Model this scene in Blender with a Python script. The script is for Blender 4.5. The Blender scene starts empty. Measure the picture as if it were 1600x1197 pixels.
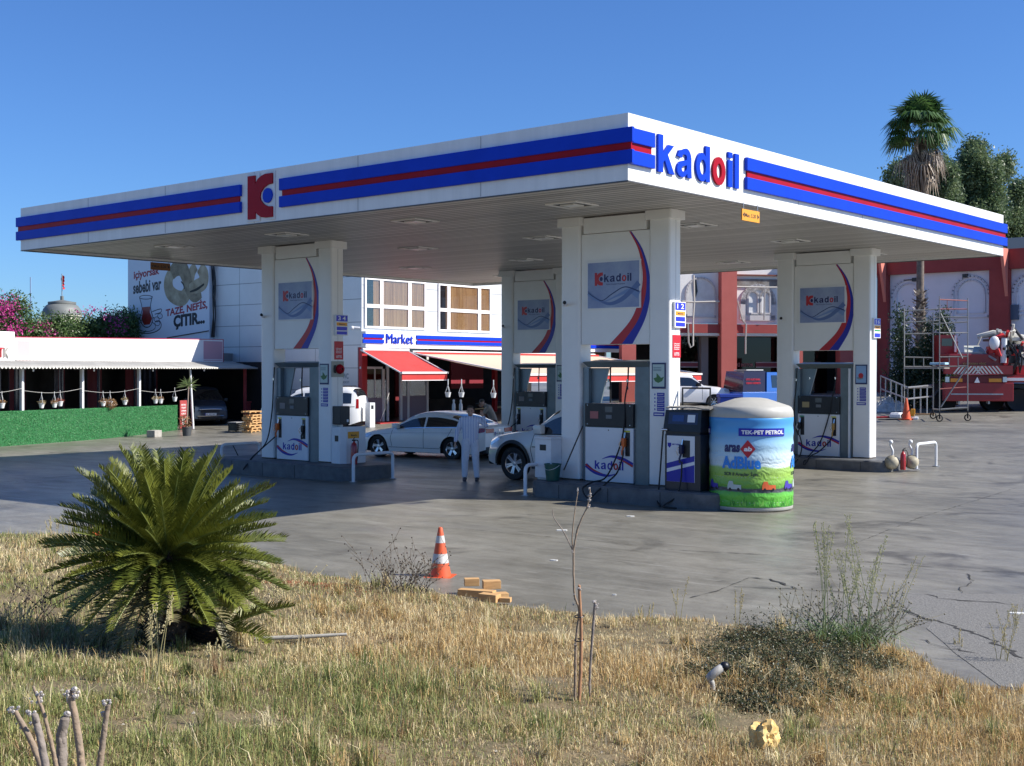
import bpy, bmesh, math, random
import numpy as np
from math import sin, cos, pi, radians, sqrt, atan2
from mathutils import Vector, Matrix, noise
random.seed(7); rng = np.random.default_rng(7)
scn = bpy.context.scene; COL = scn.collection
# ---------------------------------------------------------------- camera
F=1970.25; PITCH=0.0109; ROLL=-0.0013; YAW=0.6992; H=2.5716
cd = bpy.data.cameras.new('camera'); cam = bpy.data.objects.new('camera', cd); COL.objects.link(cam)
cd.sensor_fit='HORIZONTAL'; cd.sensor_width=36; cd.lens=36*F/1600; cd.clip_end=3000; cd.clip_start=.05
fw=Vector((-sin(YAW)*cos(PITCH), cos(YAW)*cos(PITCH), -sin(PITCH))); rt=Vector((cos(YAW),sin(YAW),0)); up=rt.cross(fw)
r2=rt*cos(ROLL)-up*sin(ROLL); u2=up*cos(ROLL)+rt*sin(ROLL)
cam.matrix_world=Matrix(((r2.x,u2.x,-fw.x,0),(r2.y,u2.y,-fw.y,0),(r2.z,u2.z,-fw.z,H),(0,0,0,1)))
scn.camera=cam
# ---------------------------------------------------------------- world, sun, exposure
SUN=Vector((1.0,.60,1.0)).normalized(); el=math.asin(SUN.z); az=atan2(SUN.x,SUN.y)
w=bpy.data.worlds.new("World"); scn.world=w; w.use_nodes=True; nt=w.node_tree
sky=nt.nodes.new('ShaderNodeTexSky'); sky.sky_type='NISHITA'; sky.sun_disc=False
sky.sun_elevation=el; sky.sun_rotation=az; sky.air_density=1.0; sky.dust_density=0.2; sky.ozone_density=3.0; sky.altitude=50
bg=nt.nodes['Background']; bg.inputs[1].default_value=.075; tn=nt.nodes.new('ShaderNodeMixRGB'); tn.blend_type='MULTIPLY'; tn.inputs[0].default_value=1; tn.inputs[2].default_value=(.50,.79,1.24,1); nt.links.new(sky.outputs[0],tn.inputs[1]); nt.links.new(tn.outputs[0],bg.inputs[0])
sd=bpy.data.lights.new('sun','SUN'); sd.energy=5.0; sd.angle=radians(.5); sd.color=(1,.95,.87)
so=bpy.data.objects.new('sun',sd); COL.objects.link(so); so.rotation_euler=SUN.to_track_quat('Z','Y').to_euler(); so.location=(20,20,30)
scn.view_settings.view_transform='Standard'; scn.view_settings.look='None'; scn.view_settings.exposure=0.66; scn.view_settings.gamma=1
scn.view_settings.use_curve_mapping=False
# ---------------------------------------------------------------- ground and pixel helpers
def sm(t): t=max(0,min(1,t)); return t*t*(3-2*t)
def G(x,y):
    d=y-27; r=0 if d<0 else (.035*d*d/8 if d<4 else .035*(d-2))
    if y>75: r=.035*46
    return r+.01*min(0,max(-25,x+20))
EDX=[-30,-18.6,-17.4,-16.6,-13.2,-11.8,-10.8,-10,-9.06,-8.3,-7.57,-7.1,-6.4,-5.7,-4.9,-4.4,-4.0,-3.5,-3.0,4]
EDY=[9.9,9.85,10.3,10.72,10.66,10.34,10.45,10.55,10.34,10.5,10.5,10.85,11.05,11.12,11.2,10.8,10.42,10.15,10.1,9.9]
def GV(x,y):
    e=float(np.interp(x,EDX,EDY))+.07*sin(x*5.3)+.04*sin(x*11.1+1)-y
    if e<0: return -.25
    return .07*e*min(1,.4+e/3)+.03*sin(x*1.1+y*.7)*min(1,e)+.02*sin(x*2.7-y*2.1)*min(1,e)+.02+.02*min(1,e*4)
def ray(u,v):
    a=(u-800)/F; b=-(v-598.5)/F
    return r2*a+u2*b+fw
def depth(u,v,d): return ray(u,v)*d+Vector((0,0,H))
def gz(u,v,z): 
    r=ray(u,v); t=(z-H)/r.z; return r*t+Vector((0,0,H))
def gp(u,v,f=G):
    z=0
    for i in range(30):
        P=gz(u,v,z); z=.5*z+.5*f(P.x,P.y)
    P.z=f(P.x,P.y); return P
def vp(u,v): return gp(u,v,GV)
def zat(v,d): return (ray(800,v)*d).z+H
# ---------------------------------------------------------------- materials
MATS={}
def mat(name,c,rough=.6,metal=0,var=0,scale=8,bump=0,bscale=60,spec=.5,trans=0,coat=0,c2=None,stretch=None,alpha=None):
    if name in MATS: return MATS[name]
    m=bpy.data.materials.new(name); m.use_nodes=True; n=m.node_tree.nodes; l=m.node_tree.links; b=n['Principled BSDF']
    b.inputs['Base Color'].default_value=(*c,1); b.inputs['Roughness'].default_value=rough; b.inputs['Metallic'].default_value=metal
    b.inputs['Specular IOR Level'].default_value=spec; b.inputs['Coat Weight'].default_value=coat
    if coat: b.inputs['Coat Roughness'].default_value=.05
    tc=None
    if var or bump or c2:
        tc=n.new('ShaderNodeTexCoord'); mp=n.new('ShaderNodeMapping'); l.new(tc.outputs['Object'],mp.inputs[0])
        if stretch: mp.inputs['Scale'].default_value=stretch
    if var or c2:
        t=n.new('ShaderNodeTexNoise'); t.inputs['Scale'].default_value=scale; t.inputs['Detail'].default_value=6; t.inputs['Roughness'].default_value=.65
        l.new(mp.outputs[0],t.inputs[0]); r=n.new('ShaderNodeValToRGB'); l.new(t.outputs[0],r.inputs[0])
        r.color_ramp.elements[0].position=.33; r.color_ramp.elements[1].position=.67
        d=c2 if c2 else tuple(x*(1-var) for x in c)
        r.color_ramp.elements[0].color=(*d,1); r.color_ramp.elements[1].color=(*c,1)
        l.new(r.outputs[0],b.inputs['Base Color'])
        mr=n.new('ShaderNodeMapRange'); mr.inputs[3].default_value=min(1,rough*1.25); mr.inputs[4].default_value=rough*.85
        l.new(t.outputs[0],mr.inputs[0]); l.new(mr.outputs[0],b.inputs['Roughness'])
    if bump:
        t2=n.new('ShaderNodeTexNoise'); t2.inputs['Scale'].default_value=bscale; t2.inputs['Detail'].default_value=4
        l.new(mp.outputs[0],t2.inputs[0]); bp=n.new('ShaderNodeBump'); bp.inputs['Strength'].default_value=bump; bp.inputs['Distance'].default_value=.02
        l.new(t2.outputs[0],bp.inputs['Height']); l.new(bp.outputs[0],b.inputs['Normal'])
    if trans: b.inputs['Transmission Weight'].default_value=trans
    MATS[name]=m; return m
def leafmat(name,c1,c2,scale=3,tl=.3,rough=.45):
    if name in MATS: return MATS[name]
    m=bpy.data.materials.new(name); m.use_nodes=True; n=m.node_tree.nodes; l=m.node_tree.links; b=n['Principled BSDF']; out=n['Material Output']
    tc=n.new('ShaderNodeTexCoord'); t=n.new('ShaderNodeTexNoise'); t.inputs['Scale'].default_value=scale; l.new(tc.outputs['Object'],t.inputs[0])
    r=n.new('ShaderNodeValToRGB'); l.new(t.outputs[0],r.inputs[0]); r.color_ramp.elements[0].position=.35; r.color_ramp.elements[1].position=.65
    r.color_ramp.elements[0].color=(*c1,1); r.color_ramp.elements[1].color=(*c2,1)
    l.new(r.outputs[0],b.inputs['Base Color']); b.inputs['Roughness'].default_value=rough
    tr=n.new('ShaderNodeBsdfTranslucent'); l.new(r.outputs[0],tr.inputs[0]); mx=n.new('ShaderNodeMixShader'); mx.inputs[0].default_value=tl
    l.new(b.outputs[0],mx.inputs[1]); l.new(tr.outputs[0],mx.inputs[2]); l.new(mx.outputs[0],out.inputs[0])
    MATS[name]=m; return m
def vcmat(name,attr='col',rough=.8,tl=.2):
    m=bpy.data.materials.new(name); m.use_nodes=True; n=m.node_tree.nodes; l=m.node_tree.links; b=n['Principled BSDF']; out=n['Material Output']
    a=n.new('ShaderNodeAttribute'); a.attribute_name=attr; l.new(a.outputs[0],b.inputs['Base Color']); b.inputs['Roughness'].default_value=rough; b.inputs['Specular IOR Level'].default_value=.25
    tr=n.new('ShaderNodeBsdfTranslucent'); l.new(a.outputs[0],tr.inputs[0]); mx=n.new('ShaderNodeMixShader'); mx.inputs[0].default_value=tl
    l.new(b.outputs[0],mx.inputs[1]); l.new(tr.outputs[0],mx.inputs[2]); l.new(mx.outputs[0],out.inputs[0]); MATS[name]=m; return m
def paneglass(name,fac=.16,tint=(.9,.95,.95)):
    m=bpy.data.materials.new(name); m.use_nodes=True; n=m.node_tree.nodes; l=m.node_tree.links; out=n['Material Output']; n.remove(n['Principled BSDF'])
    t=n.new('ShaderNodeBsdfTransparent'); t.inputs[0].default_value=(*tint,1); g=n.new('ShaderNodeBsdfGlossy'); g.inputs['Roughness'].default_value=.03
    mx=n.new('ShaderNodeMixShader'); mx.inputs[0].default_value=fac; l.new(t.outputs[0],mx.inputs[1]); l.new(g.outputs[0],mx.inputs[2]); l.new(mx.outputs[0],out.inputs[0]); MATS[name]=m; return m
WHITE=mat('white_panel_paint',(.84,.83,.80),.32,var=.07,scale=1.2,spec=.5)
WHITE2=mat('white_enamel',(.74,.75,.76),.35,var=.12,scale=3)
SOF=None
BLUE=mat('blue_sign_acrylic',(.006,.050,.55),.42,var=.12,scale=2,spec=.12)
BLUEP=mat('blue_print',(.008,.012,.33),.4)
LBLUE=mat('light_blue_print',(.02,.03,.55),.4)
RED=mat('red_sign_acrylic',(.38,.005,.018),.42,var=.15,scale=2,spec=.12)
REDP=mat('red_print',(.45,.01,.02),.4)
NAVY=mat('navy_print',(.004,.006,.09),.4)
BLACK=mat('black_plastic',(.012,.012,.014),.4,var=.3,scale=10)
RUB=mat('black_rubber',(.010,.010,.011),.65,bump=.1)
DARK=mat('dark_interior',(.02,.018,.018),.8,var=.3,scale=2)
GREYP=mat('grey_blue_steel_panel',(.20,.25,.28),.35,metal=.3,var=.12,scale=3)
STEEL=mat('galvanised_steel',(.45,.46,.47),.4,metal=.7,var=.2,scale=8)
CHROME=mat('chrome_metal',(.7,.7,.72),.12,metal=1)
ORANGE=mat('orange_plastic',(.75,.16,.03),.45,var=.15,scale=12)
YEL=mat('amber_sign_paint',(.75,.32,.02),.45)
PRINTW=mat('white_print',(.8,.8,.8),.5)
CONC=mat('kerb_concrete',(.21,.205,.19),.7,var=.45,scale=3,bump=.25,bscale=40)
WOOD=mat('raw_timber',(.62,.38,.16),.7,c2=(.45,.25,.10),scale=6,stretch=(1,8,8),bump=.1)
CAR_W=mat('white_car_paint',(.88,.88,.86),.35,coat=.5,var=.03,scale=2)
CGLASS=mat('tinted_car_glass',(.012,.016,.02),.04,spec=.8,coat=1)
RIM=mat('alloy_wheel',(.62,.62,.64),.25,metal=.85)
REDGL=mat('red_lamp_lens',(.30,.004,.008),.12,coat=1)
LAMP=mat('clear_lamp_lens',(.6,.64,.7),.08,coat=1,metal=.3)
SKIN=mat('skin',(.46,.26,.18),.55,var=.1)
# ---------------------------------------------------------------- mesh builder
SPLIT={'column','fascia_joint','arrow_mark','kerb_joint','awning_frame','cab_window','wave_print','price_list','hazard_stripe','pole_clip','brick_strip','side_window','curtain_drape','reflective_band','screw','display_label','boot_light','amber_light','white_lens','roof_bulb','wall_lamp','hose','arched_window','post','plate_bracket','roof_rail','arch_liner','shop_glazing','kick_panel','shopfront_glass','window_frame','tow_bracket'}
class MB:
    def __init__(s): s.v=[]; s.f=[]; s.m=[]
    def add(s,vs,fs,mi=0):
        o=len(s.v); s.v+= [tuple(p) for p in vs]; s.f+=[tuple(i+o for i in f) for f in fs]; s.m+=[mi]*len(fs); return s
    def box(s,x0,y0,z0,x1,y1,z1,mi=0,bv=0):
        if x0>x1:x0,x1=x1,x0
        if y0>y1:y0,y1=y1,y0
        if z0>z1:z0,z1=z1,z0
        if bv:
            bm=bmesh.new(); bmesh.ops.create_cube(bm,size=1)
            for q in bm.verts: q.co=Vector(((x0+x1)/2+q.co.x*(x1-x0),(y0+y1)/2+q.co.y*(y1-y0),(z0+z1)/2+q.co.z*(z1-z0)))
            bmesh.ops.bevel(bm,geom=bm.edges[:],offset=bv,segments=2,affect='EDGES',profile=.6); s.bm(bm,mi); return s
        return s.add([(x0,y0,z0),(x1,y0,z0),(x1,y1,z0),(x0,y1,z0),(x0,y0,z1),(x1,y0,z1),(x1,y1,z1),(x0,y1,z1)],
              [(0,3,2,1),(4,5,6,7),(0,1,5,4),(1,2,6,5),(2,3,7,6),(3,0,4,7)],mi)
    def bm(s,bm,mi=0,M=None):
        bm.verts.index_update(); vs=[(M@q.co if M else q.co) for q in bm.verts]; s.add(vs,[[q.index for q in f.verts] for f in bm.faces],mi); bm.free(); return s
    def tube(s,pts,r,n=8,mi=0,caps=True):
        pts=[Vector(p) for p in pts]; R=r if isinstance(r,(list,tuple)) else [r]*len(pts)
        o=len(s.v); prev=None
        for i,p in enumerate(pts):
            d=(pts[min(i+1,len(pts)-1)]-pts[max(i-1,0)]).normalized()
            if prev is None: a=d.orthogonal().normalized()
            else: a=(prev-d*prev.dot(d)); a=a.normalized() if a.length>1e-6 else d.orthogonal().normalized()
            prev=a; b=d.cross(a)
            for k in range(n):
                t=2*pi*k/n; s.v.append(tuple(p+(a*cos(t)+b*sin(t))*R[i]))
        for i in range(len(pts)-1):
            for k in range(n):
                s.f.append((o+i*n+k,o+i*n+(k+1)%n,o+(i+1)*n+(k+1)%n,o+(i+1)*n+k)); s.m.append(mi)
        if caps:
            s.f.append(tuple(o+k for k in reversed(range(n)))); s.m.append(mi)
            e=o+(len(pts)-1)*n; s.f.append(tuple(e+k for k in range(n))); s.m.append(mi)
        return s
    def lathe(s,prof,c=(0,0,0),n=24,mi=0,axis='z',a0=0,a1=2*pi):
        o=len(s.v); c=Vector(c); full=abs(a1-a0-2*pi)<1e-6; m=n if full else n+1
        for (r,z) in prof:
            for k in range(m):
                t=a0+(a1-a0)*k/n
                q=Vector((r*cos(t),r*sin(t),z))
                if axis=='y': q=Vector((q.x,q.z,-q.y)) 
                if axis=='Y': q=Vector((q.x,-q.z,q.y))
                if axis=='x': q=Vector((q.z,q.x,q.y))
                s.v.append(tuple(c+q))
        for i in range(len(prof)-1):
            for k in range(n):
                k2=(k+1)%m
                s.f.append((o+i*m+k,o+i*m+k2,o+(i+1)*m+k2,o+(i+1)*m+k)); s.m.append(mi)
        return s
    def sph(s,c,r,mi=0,n=10,sc=(1,1,1)):
        prof=[(r*sin(pi*i/n)+1e-5,-r*cos(pi*i/n)) for i in range(n+1)]; o=len(s.v); s.lathe(prof,(0,0,0),n+2,mi)
        for i in range(o,len(s.v)):
            q=s.v[i]; s.v[i]=(c[0]+q[0]*sc[0],c[1]+q[1]*sc[1],c[2]+q[2]*sc[2])
        return s
    def poly(s,pts,t=.003,mi=0,M=None):
        # 2D polygon in the X-Z plane extruded towards -Y by t (front face at y=-t)
        from mathutils.geometry import tessellate_polygon
        n=len(pts); A=sum(pts[i][0]*pts[(i+1)%n][1]-pts[(i+1)%n][0]*pts[i][1] for i in range(n))
        if A<0: pts=pts[::-1]
        tri=tessellate_polygon([[Vector((p[0],p[1],0)) for p in pts]])
        vs=[Vector((p[0],-t,p[1])) for p in pts]+[Vector((p[0],0,p[1])) for p in pts]
        fs=[]
        for a,b,c in tri:
            q=(Vector(pts[b])-Vector(pts[a])).cross(Vector(pts[c])-Vector(pts[a])) if False else ((pts[b][0]-pts[a][0])*(pts[c][1]-pts[a][1])-(pts[b][1]-pts[a][1])*(pts[c][0]-pts[a][0]))
            fs.append((a,b,c) if q>0 else (a,c,b))
        for i in range(n): j=(i+1)%n; fs.append((i,i+n,j+n,j))
        if M: vs=[M@q for q in vs]
        return s.add(vs,fs,mi)
    def quad(s,a,b,c,d,mi=0): return s.add([a,b,c,d],[(0,1,2,3)],mi)
    def xf(s,M,i0=0):
        for i in range(i0,len(s.v)): s.v[i]=tuple(M@Vector(s.v[i]))
        return s
    def merge(s,o,M=None,mi=None):
        vs=[M@Vector(q) for q in o.v] if M else o.v; k=len(s.v); s.v+=[tuple(q) for q in vs]; s.f+=[tuple(i+k for i in f) for f in o.f]; s.m+=o.m if mi is None else [mi]*len(o.f); return s
    def build(s,name,mats,parent=None,smooth=None,loc=None,rot=None,weld=False):
        if name in SPLIT and len(s.f)>1:
            pr=list(range(len(s.v)))
            def fd(a):
                while pr[a]!=a: pr[a]=pr[pr[a]]; a=pr[a]
                return a
            key={}
            if weld:
                for i,v in enumerate(s.v):
                    k=(round(v[0],4),round(v[1],4),round(v[2],4))
                    if k in key: pr[fd(i)]=fd(key[k])
                    else: key[k]=i
            for f in s.f:
                for q in f[1:]: pr[fd(q)]=fd(f[0])
            gr={}
            for f,m in zip(s.f,s.m): gr.setdefault(fd(f[0]),[]).append((f,m))
            if len(gr)>1:
                out=[]
                for fs in gr.values():
                    ids={}; b=MB()
                    for f,m in fs:
                        for q in f:
                            if q not in ids: ids[q]=len(b.v); b.v.append(s.v[q])
                        b.f.append(tuple(ids[q] for q in f)); b.m.append(m)
                    out.append(b.build0(name,mats,parent,smooth,loc,rot,weld))
                return out[0]
        return s.build0(name,mats,parent,smooth,loc,rot,weld)
    def build0(s,name,mats,parent=None,smooth=None,loc=None,rot=None,weld=False):
        me=bpy.data.meshes.new(name); me.from_pydata(s.v,[],s.f); me.update()
        if not isinstance(mats,(list,tuple)): mats=[mats]
        for m in mats: me.materials.append(m)
        if len(mats)>1: me.polygons.foreach_set('material_index',s.m)
        if weld:
            bm=bmesh.new(); bm.from_mesh(me); bmesh.ops.remove_doubles(bm,verts=bm.verts,dist=1e-4); bmesh.ops.recalc_face_normals(bm,faces=bm.faces); bm.to_mesh(me); bm.free()
        if smooth is not None:
            me.polygons.foreach_set('use_smooth',[True]*len(me.polygons))
            if smooth<180: me.set_sharp_from_angle(angle=radians(smooth))
        o=bpy.data.objects.new(name,me); COL.objects.link(o)
        if parent is not None: o.parent=parent
        if loc is not None: o.location=loc
        if rot is not None: o.rotation_euler=rot
        return o
def tag(o,label=None,cat=None,group=None,kind=None):
    if label: o['label']=label
    if cat: o['category']=cat
    if group: o['group']=group
    if kind: o['kind']=kind
    return o
def thing(name,label,cat,loc=(0,0,0),rz=0,group=None):
    o=bpy.data.objects.new(name,None); COL.objects.link(o); o.empty_display_size=.2; o.location=loc; o.rotation_euler=(0,0,rz); return tag(o,label,cat,group)
def dup(root,loc,rz=None,label=None,group=None,scale=None):
    def cp(o,par):
        c=o.copy(); COL.objects.link(c)
        if par is not None: c.parent=par; c.matrix_parent_inverse=o.matrix_parent_inverse.copy()
        for ch in KIDS.get(o.name,[]): cp(ch,c)
        return c
    KIDS={}
    for q in bpy.data.objects:
        if q.parent: KIDS.setdefault(q.parent.name,[]).append(q)
    r=cp(root,None); r.location=loc
    if rz is not None: r.rotation_euler=(r.rotation_euler[0],r.rotation_euler[1],rz)
    if label: r['label']=label
    if group: r['group']=group
    if scale: r.scale=scale
    return r
RX=Matrix.Rotation(pi/2,4,'X')                       # text plane -> X-Z plane, facing -Y
FX=Matrix.Rotation(pi/2,4,'Z')                       # -Y facing -> +X facing
def textmb(body,w,h,ex=.004,bold=.0,midx=None,sc=None):
    cu=bpy.data.curves.new('t','FONT'); cu.body=body; cu.size=1; cu.offset=bold; cu.resolution_u=3
    for i in range(3): cu.materials.append(BLACK)
    if midx:
        for i,k in enumerate(midx): cu.body_format[i].material_index=k
    o=bpy.data.objects.new('t',cu); COL.objects.link(o); dg=bpy.context.evaluated_depsgraph_get(); dg.update()
    me=bpy.data.meshes.new_from_object(o.evaluated_get(dg)); bm=bmesh.new(); bm.from_mesh(me)
    mi=[p.material_index for p in me.polygons]
    xs=[v.co.x for v in bm.verts]; ys=[v.co.y for v in bm.verts]; x0,x1,y0,y1=min(xs),max(xs),min(ys),max(ys)
    b=MB(); S=Vector((w/(x1-x0), h/(y1-y0)))
    bm.verts.index_update(); n=len(bm.verts)
    P=[Vector(((v.co.x-x0)*S.x,-ex,(v.co.y-y0)*S.y)) for v in bm.verts]; Q=[Vector((p.x,0,p.z)) for p in P]
    b.v=[tuple(p) for p in P]+[tuple(p) for p in Q]
    for f,k in zip(bm.faces,mi): b.f.append(tuple(v.index for v in f.verts)); b.m.append(k)
    for e in bm.edges:
        if len(e.link_faces)==1:
            f=e.link_faces[0]; lo=[v.index for v in f.verts]; a,c=e.verts[0].index,e.verts[1].index
            i=lo.index(a)
            if lo[(i+1)%len(lo)]!=c: a,c=c,a
            b.f.append((c,a,a+n,c+n)); b.m.append(mi[f.index] if f.index<len(mi) else 0)
    bm.free(); bpy.data.objects.remove(o); bpy.data.curves.remove(cu); bpy.data.meshes.remove(me)
    return b
def textobj(name,body,x,z,w,h,mats,parent,y=0,ex=.004,bold=0,midx=None,M=None,label=None,shear=0):
    b=textmb(body,w,h,ex,bold,midx)
    if shear: b.v=[(p[0]+p[2]*shear,p[1],p[2]) for p in b.v]
    T=Matrix.Translation((x,y,z)); b.xf((M if M else Matrix())@T)
    if not isinstance(mats,(list,tuple)): mats=[mats]*3
    o=b.build(name,list(mats)+[mats[-1]]*(3-len(mats)),parent)
    if label: o['label']=label
    return o
def arc(cx,cy,rx,ry,a0,a1,n=12): return [(cx+rx*cos(radians(a0+(a1-a0)*i/n)),cy+ry*sin(radians(a0+(a1-a0)*i/n))) for i in range(n+1)]
def spline(P,n=8):
    out=[]
    for i in range(len(P)-1):
        p0,p1,p2,p3=P[max(i-1,0)],P[i],P[i+1],P[min(i+2,len(P)-1)]
        for k in range(n):
            t=k/n; out.append(tuple(.5*((2*b)+(-a+c)*t+(2*a-5*b+4*c-d)*t*t+(-a+3*b-3*c+d)*t**3) for a,b,c,d in zip(p0,p1,p2,p3)))
    out.append(tuple(P[-1])); return out
def ribbon(P,W,n=8):
    Q=spline([(p[0],p[1],w) for p,w in zip(P,W)],n); L=[];R=[]
    for i,q in enumerate(Q):
        a=Q[max(i-1,0)]; b=Q[min(i+1,len(Q)-1)]; d=Vector((b[0]-a[0],b[1]-a[1])).normalized(); nx,ny=-d.y,d.x
        L.append((q[0]+nx*q[2]/2,q[1]+ny*q[2]/2)); R.append((q[0]-nx*q[2]/2,q[1]-ny*q[2]/2))
    return L+R[::-1]
def smooth3(P,n=6): return spline([tuple(p) for p in P],n)
# ================================================================ forecourt ground
def ground_mat():
    m=bpy.data.materials.new('worn_concrete'); m.use_nodes=True; N=m.node_tree.nodes; L=m.node_tree.links; b=N['Principled BSDF']
    tc=N.new('ShaderNodeTexCoord')
    def nz(scale,detail,rough,st=None,rot=0,dist=0):
        mp=N.new('ShaderNodeMapping'); L.new(tc.outputs['Object'],mp.inputs[0]); mp.inputs['Rotation'].default_value=(0,0,rot)
        if st: mp.inputs['Scale'].default_value=st
        t=N.new('ShaderNodeTexNoise'); t.inputs['Scale'].default_value=scale; t.inputs['Detail'].default_value=detail; t.inputs['Roughness'].default_value=rough; t.inputs['Distortion'].default_value=dist
        L.new(mp.outputs[0],t.inputs[0]); return t.outputs[0]
    def ramp(x,a,ca,c,cc):
        r=N.new('ShaderNodeValToRGB'); L.new(x,r.inputs[0]); e=r.color_ramp.elements; e[0].position=a; e[1].position=c; e[0].color=(*ca,1); e[1].color=(*cc,1); return r.outputs[0]
    def mul(a,bb,f=1):
        q=N.new('ShaderNodeMixRGB'); q.blend_type='MULTIPLY'; q.inputs[0].default_value=f; L.new(a,q.inputs[1]); L.new(bb,q.inputs[2]); return q.outputs[0]
    rot=radians(-38)
    c=ramp(nz(.22,7,.6),.32,(.205,.195,.163),.66,(.33,.313,.262))
    c=mul(c,ramp(nz(.9,8,.7,(.5,1.2,1),rot,.5),.33,(.74,.735,.72),.62,(1,1,1)))          # long tyre-worn streaks
    c=mul(c,ramp(nz(3.5,8,.75,(.22,1.3,1),rot+.25),.36,(.76,.75,.73),.58,(1,1,1)),.8)
    c=mul(c,ramp(nz(.55,5,.6,None,0,1.2),.30,(.36,.35,.34),.43,(1,1,1)),.85)               # oily patches
    c=mul(c,ramp(nz(26,5,.8),.3,(.70,.70,.69),.6,(1,1,1)),.9); c=mul(c,ramp(nz(1.9,9,.75,None,0,.8),.34,(.72,.71,.69),.60,(1.0,1.0,1.0)),.9)
    s=ramp(nz(5,7,.7,(.12,2.2,1),rot-.1,.4),.60,(0,0,0),.74,(1,1,1))                      # pale scrapes
    mx=N.new('ShaderNodeMixRGB'); L.new(s,mx.inputs[0]); L.new(c,mx.inputs[1]); mx.inputs[2].default_value=(.42,.41,.38,1)
    L.new(mx.outputs[0],b.inputs['Base Color'])
    rr=N.new('ShaderNodeMapRange'); L.new(nz(.7,7,.7,(.4,1.4,1),rot),rr.inputs[0]); rr.inputs[1].default_value=.3; rr.inputs[2].default_value=.7; rr.inputs[3].default_value=.30; rr.inputs[4].default_value=.52
    L.new(rr.outputs[0],b.inputs['Roughness']); b.inputs['Specular IOR Level'].default_value=.5
    bp=N.new('ShaderNodeBump'); bp.inputs['Strength'].default_value=.22; bp.inputs['Distance'].default_value=.01; L.new(nz(38,6,.8),bp.inputs['Height']); L.new(bp.outputs[0],b.inputs['Normal'])
    return m
GM=ground_mat()
def sheet(name,xs,ys,f,m,kind='structure',cond=None):
    b=MB(); nx,ny=len(xs),len(ys)
    b.v=[(x,y,f(x,y)) for y in ys for x in xs]
    for j in range(ny-1):
        for i in range(nx-1):
            if cond is None or cond((xs[i]+xs[i+1])/2,(ys[j]+ys[j+1])/2): b.f.append((j*nx+i,j*nx+i+1,(j+1)*nx+i+1,(j+1)*nx+i)); b.m.append(0)
    o=b.build(name,m,smooth=180); tag(o,kind=kind); return o
def axis(a,b,st,far): 
    L=list(np.arange(a,b+1e-6,st)); k=st
    while L[-1]<far[1]: k*=1.5; L.append(L[-1]+k)
    k=st
    while L[0]>far[0]: k*=1.5; L.insert(0,L[0]-k)
    return [float(q) for q in L]
sheet('forecourt_ground',axis(-70,20,1,(-900,900)),axis(5,80,1,(-60,1500)),G,GM)
# verge (dry grass bank between the road and the forecourt)
SOIL=mat('dry_soil',(.21,.155,.085),.95,c2=(.10,.085,.04),scale=2.2,bump=.6,bscale=30)
sheet('verge_soil',[float(q) for q in np.arange(-46,24,.25)],[float(q) for q in np.arange(-4,11.8,.15)],lambda x,y:GV(x,y)+.015*noise.noise(Vector((x*3,y*3,0))),SOIL,cond=lambda x,y:y<11.7)
# asphalt patch on the near right + cracks and slab joints (thin dark seams laid 4 mm proud)
ASP=mat('rough_asphalt',(.11,.108,.10),.85,c2=(.25,.24,.22),scale=42,bump=.8,bscale=90)
_r=random.Random(31)
pts=[gp(u+_r.uniform(-9,9),v+_r.uniform(-3,3)) for u,v in [(1398,930),(1440,927),(1600,931),(1760,930),(1800,1100),(1560,1075),(1490,1020),(1478,1003),(1455,985),(1448,972),(1425,960),(1418,948),(1402,938)]]
b=MB(); b.add([(p.x,p.y,p.z+.004) for p in pts],[tuple(range(len(pts)))[::-1]]); o=b.build('asphalt_patch',ASP); tag(o,kind='structure')
JM=mat('joint_dirt',(.035,.033,.03),.9)
def seam(name,px,wd,jit=.03,seed=0,m=JM):
    P=[gp(u,v) for u,v in px]; r=random.Random(seed); Q=[]
    wd*=.62
    for a,c in zip(P,P[1:]):
        n=max(2,int((c-a).length/.09))
        for k in range(n): q=a.lerp(c,k/n); Q.append(q+Vector((r.uniform(-jit,jit),r.uniform(-jit,jit),0)))
    Q.append(P[-1]); b=MB(); o=0
    for i,q in enumerate(Q):
        d=(Q[min(i+1,len(Q)-1)]-Q[max(i-1,0)]); d.z=0; d.normalize(); n=Vector((-d.y,d.x,0)); ww=wd*r.choice((.15,.35,.6,.9,1.5))*r.uniform(.7,1.2)*(.3 if i in(0,len(Q)-1) else 1)
        b.v+= [tuple(q+n*ww/2+Vector((0,0,.008))),tuple(q-n*ww/2+Vector((0,0,.008)))]
        if i: b.f.append((2*i-2,2*i-1,2*i+1,2*i)); b.m.append(0)
    o=b.build(name,m); tag(o,kind='structure')
for i,(px,wd,j) in enumerate([([(1040,859),(1150,865),(1262,871)],.035,.02),([(1262,871),(1380,880),(1530,893),(1640,897)],.03,.02),
    ([(1142,917),(1240,921),(1330,926),(1441,929)],.03,.03),([(1172,903),(1205,906),(1245,921)],.07,.03),([(1172,903),(1120,924),(1076,935),(1040,932)],.025,.01),
    ([(1441,929),(1470,936),(1600,946),(1700,952)],.05,.04),([(1388,945),(1440,965),(1500,982),(1566,1010),(1600,1030)],.06,.05),([(1513,897),(1522,908),(1500,920),(1504,927)],.035,.03),
    ([(1590,762),(1500,790),(1440,808),(1330,852)],.02,.01),([(1440,1000),(1480,1012),(1530,1022)],.05,.08),
    ([(0,752),(90,755),(180,751),(300,757)],.03,.03),([(600,822),(720,827),(850,838),(990,852)],.02,.02),([(560,765),(640,762),(760,770)],.02,.02),
    ([(880,640+90),(0+760,775)],.02,.01)]): seam('ground_crack',px,wd,j,i)
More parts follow.
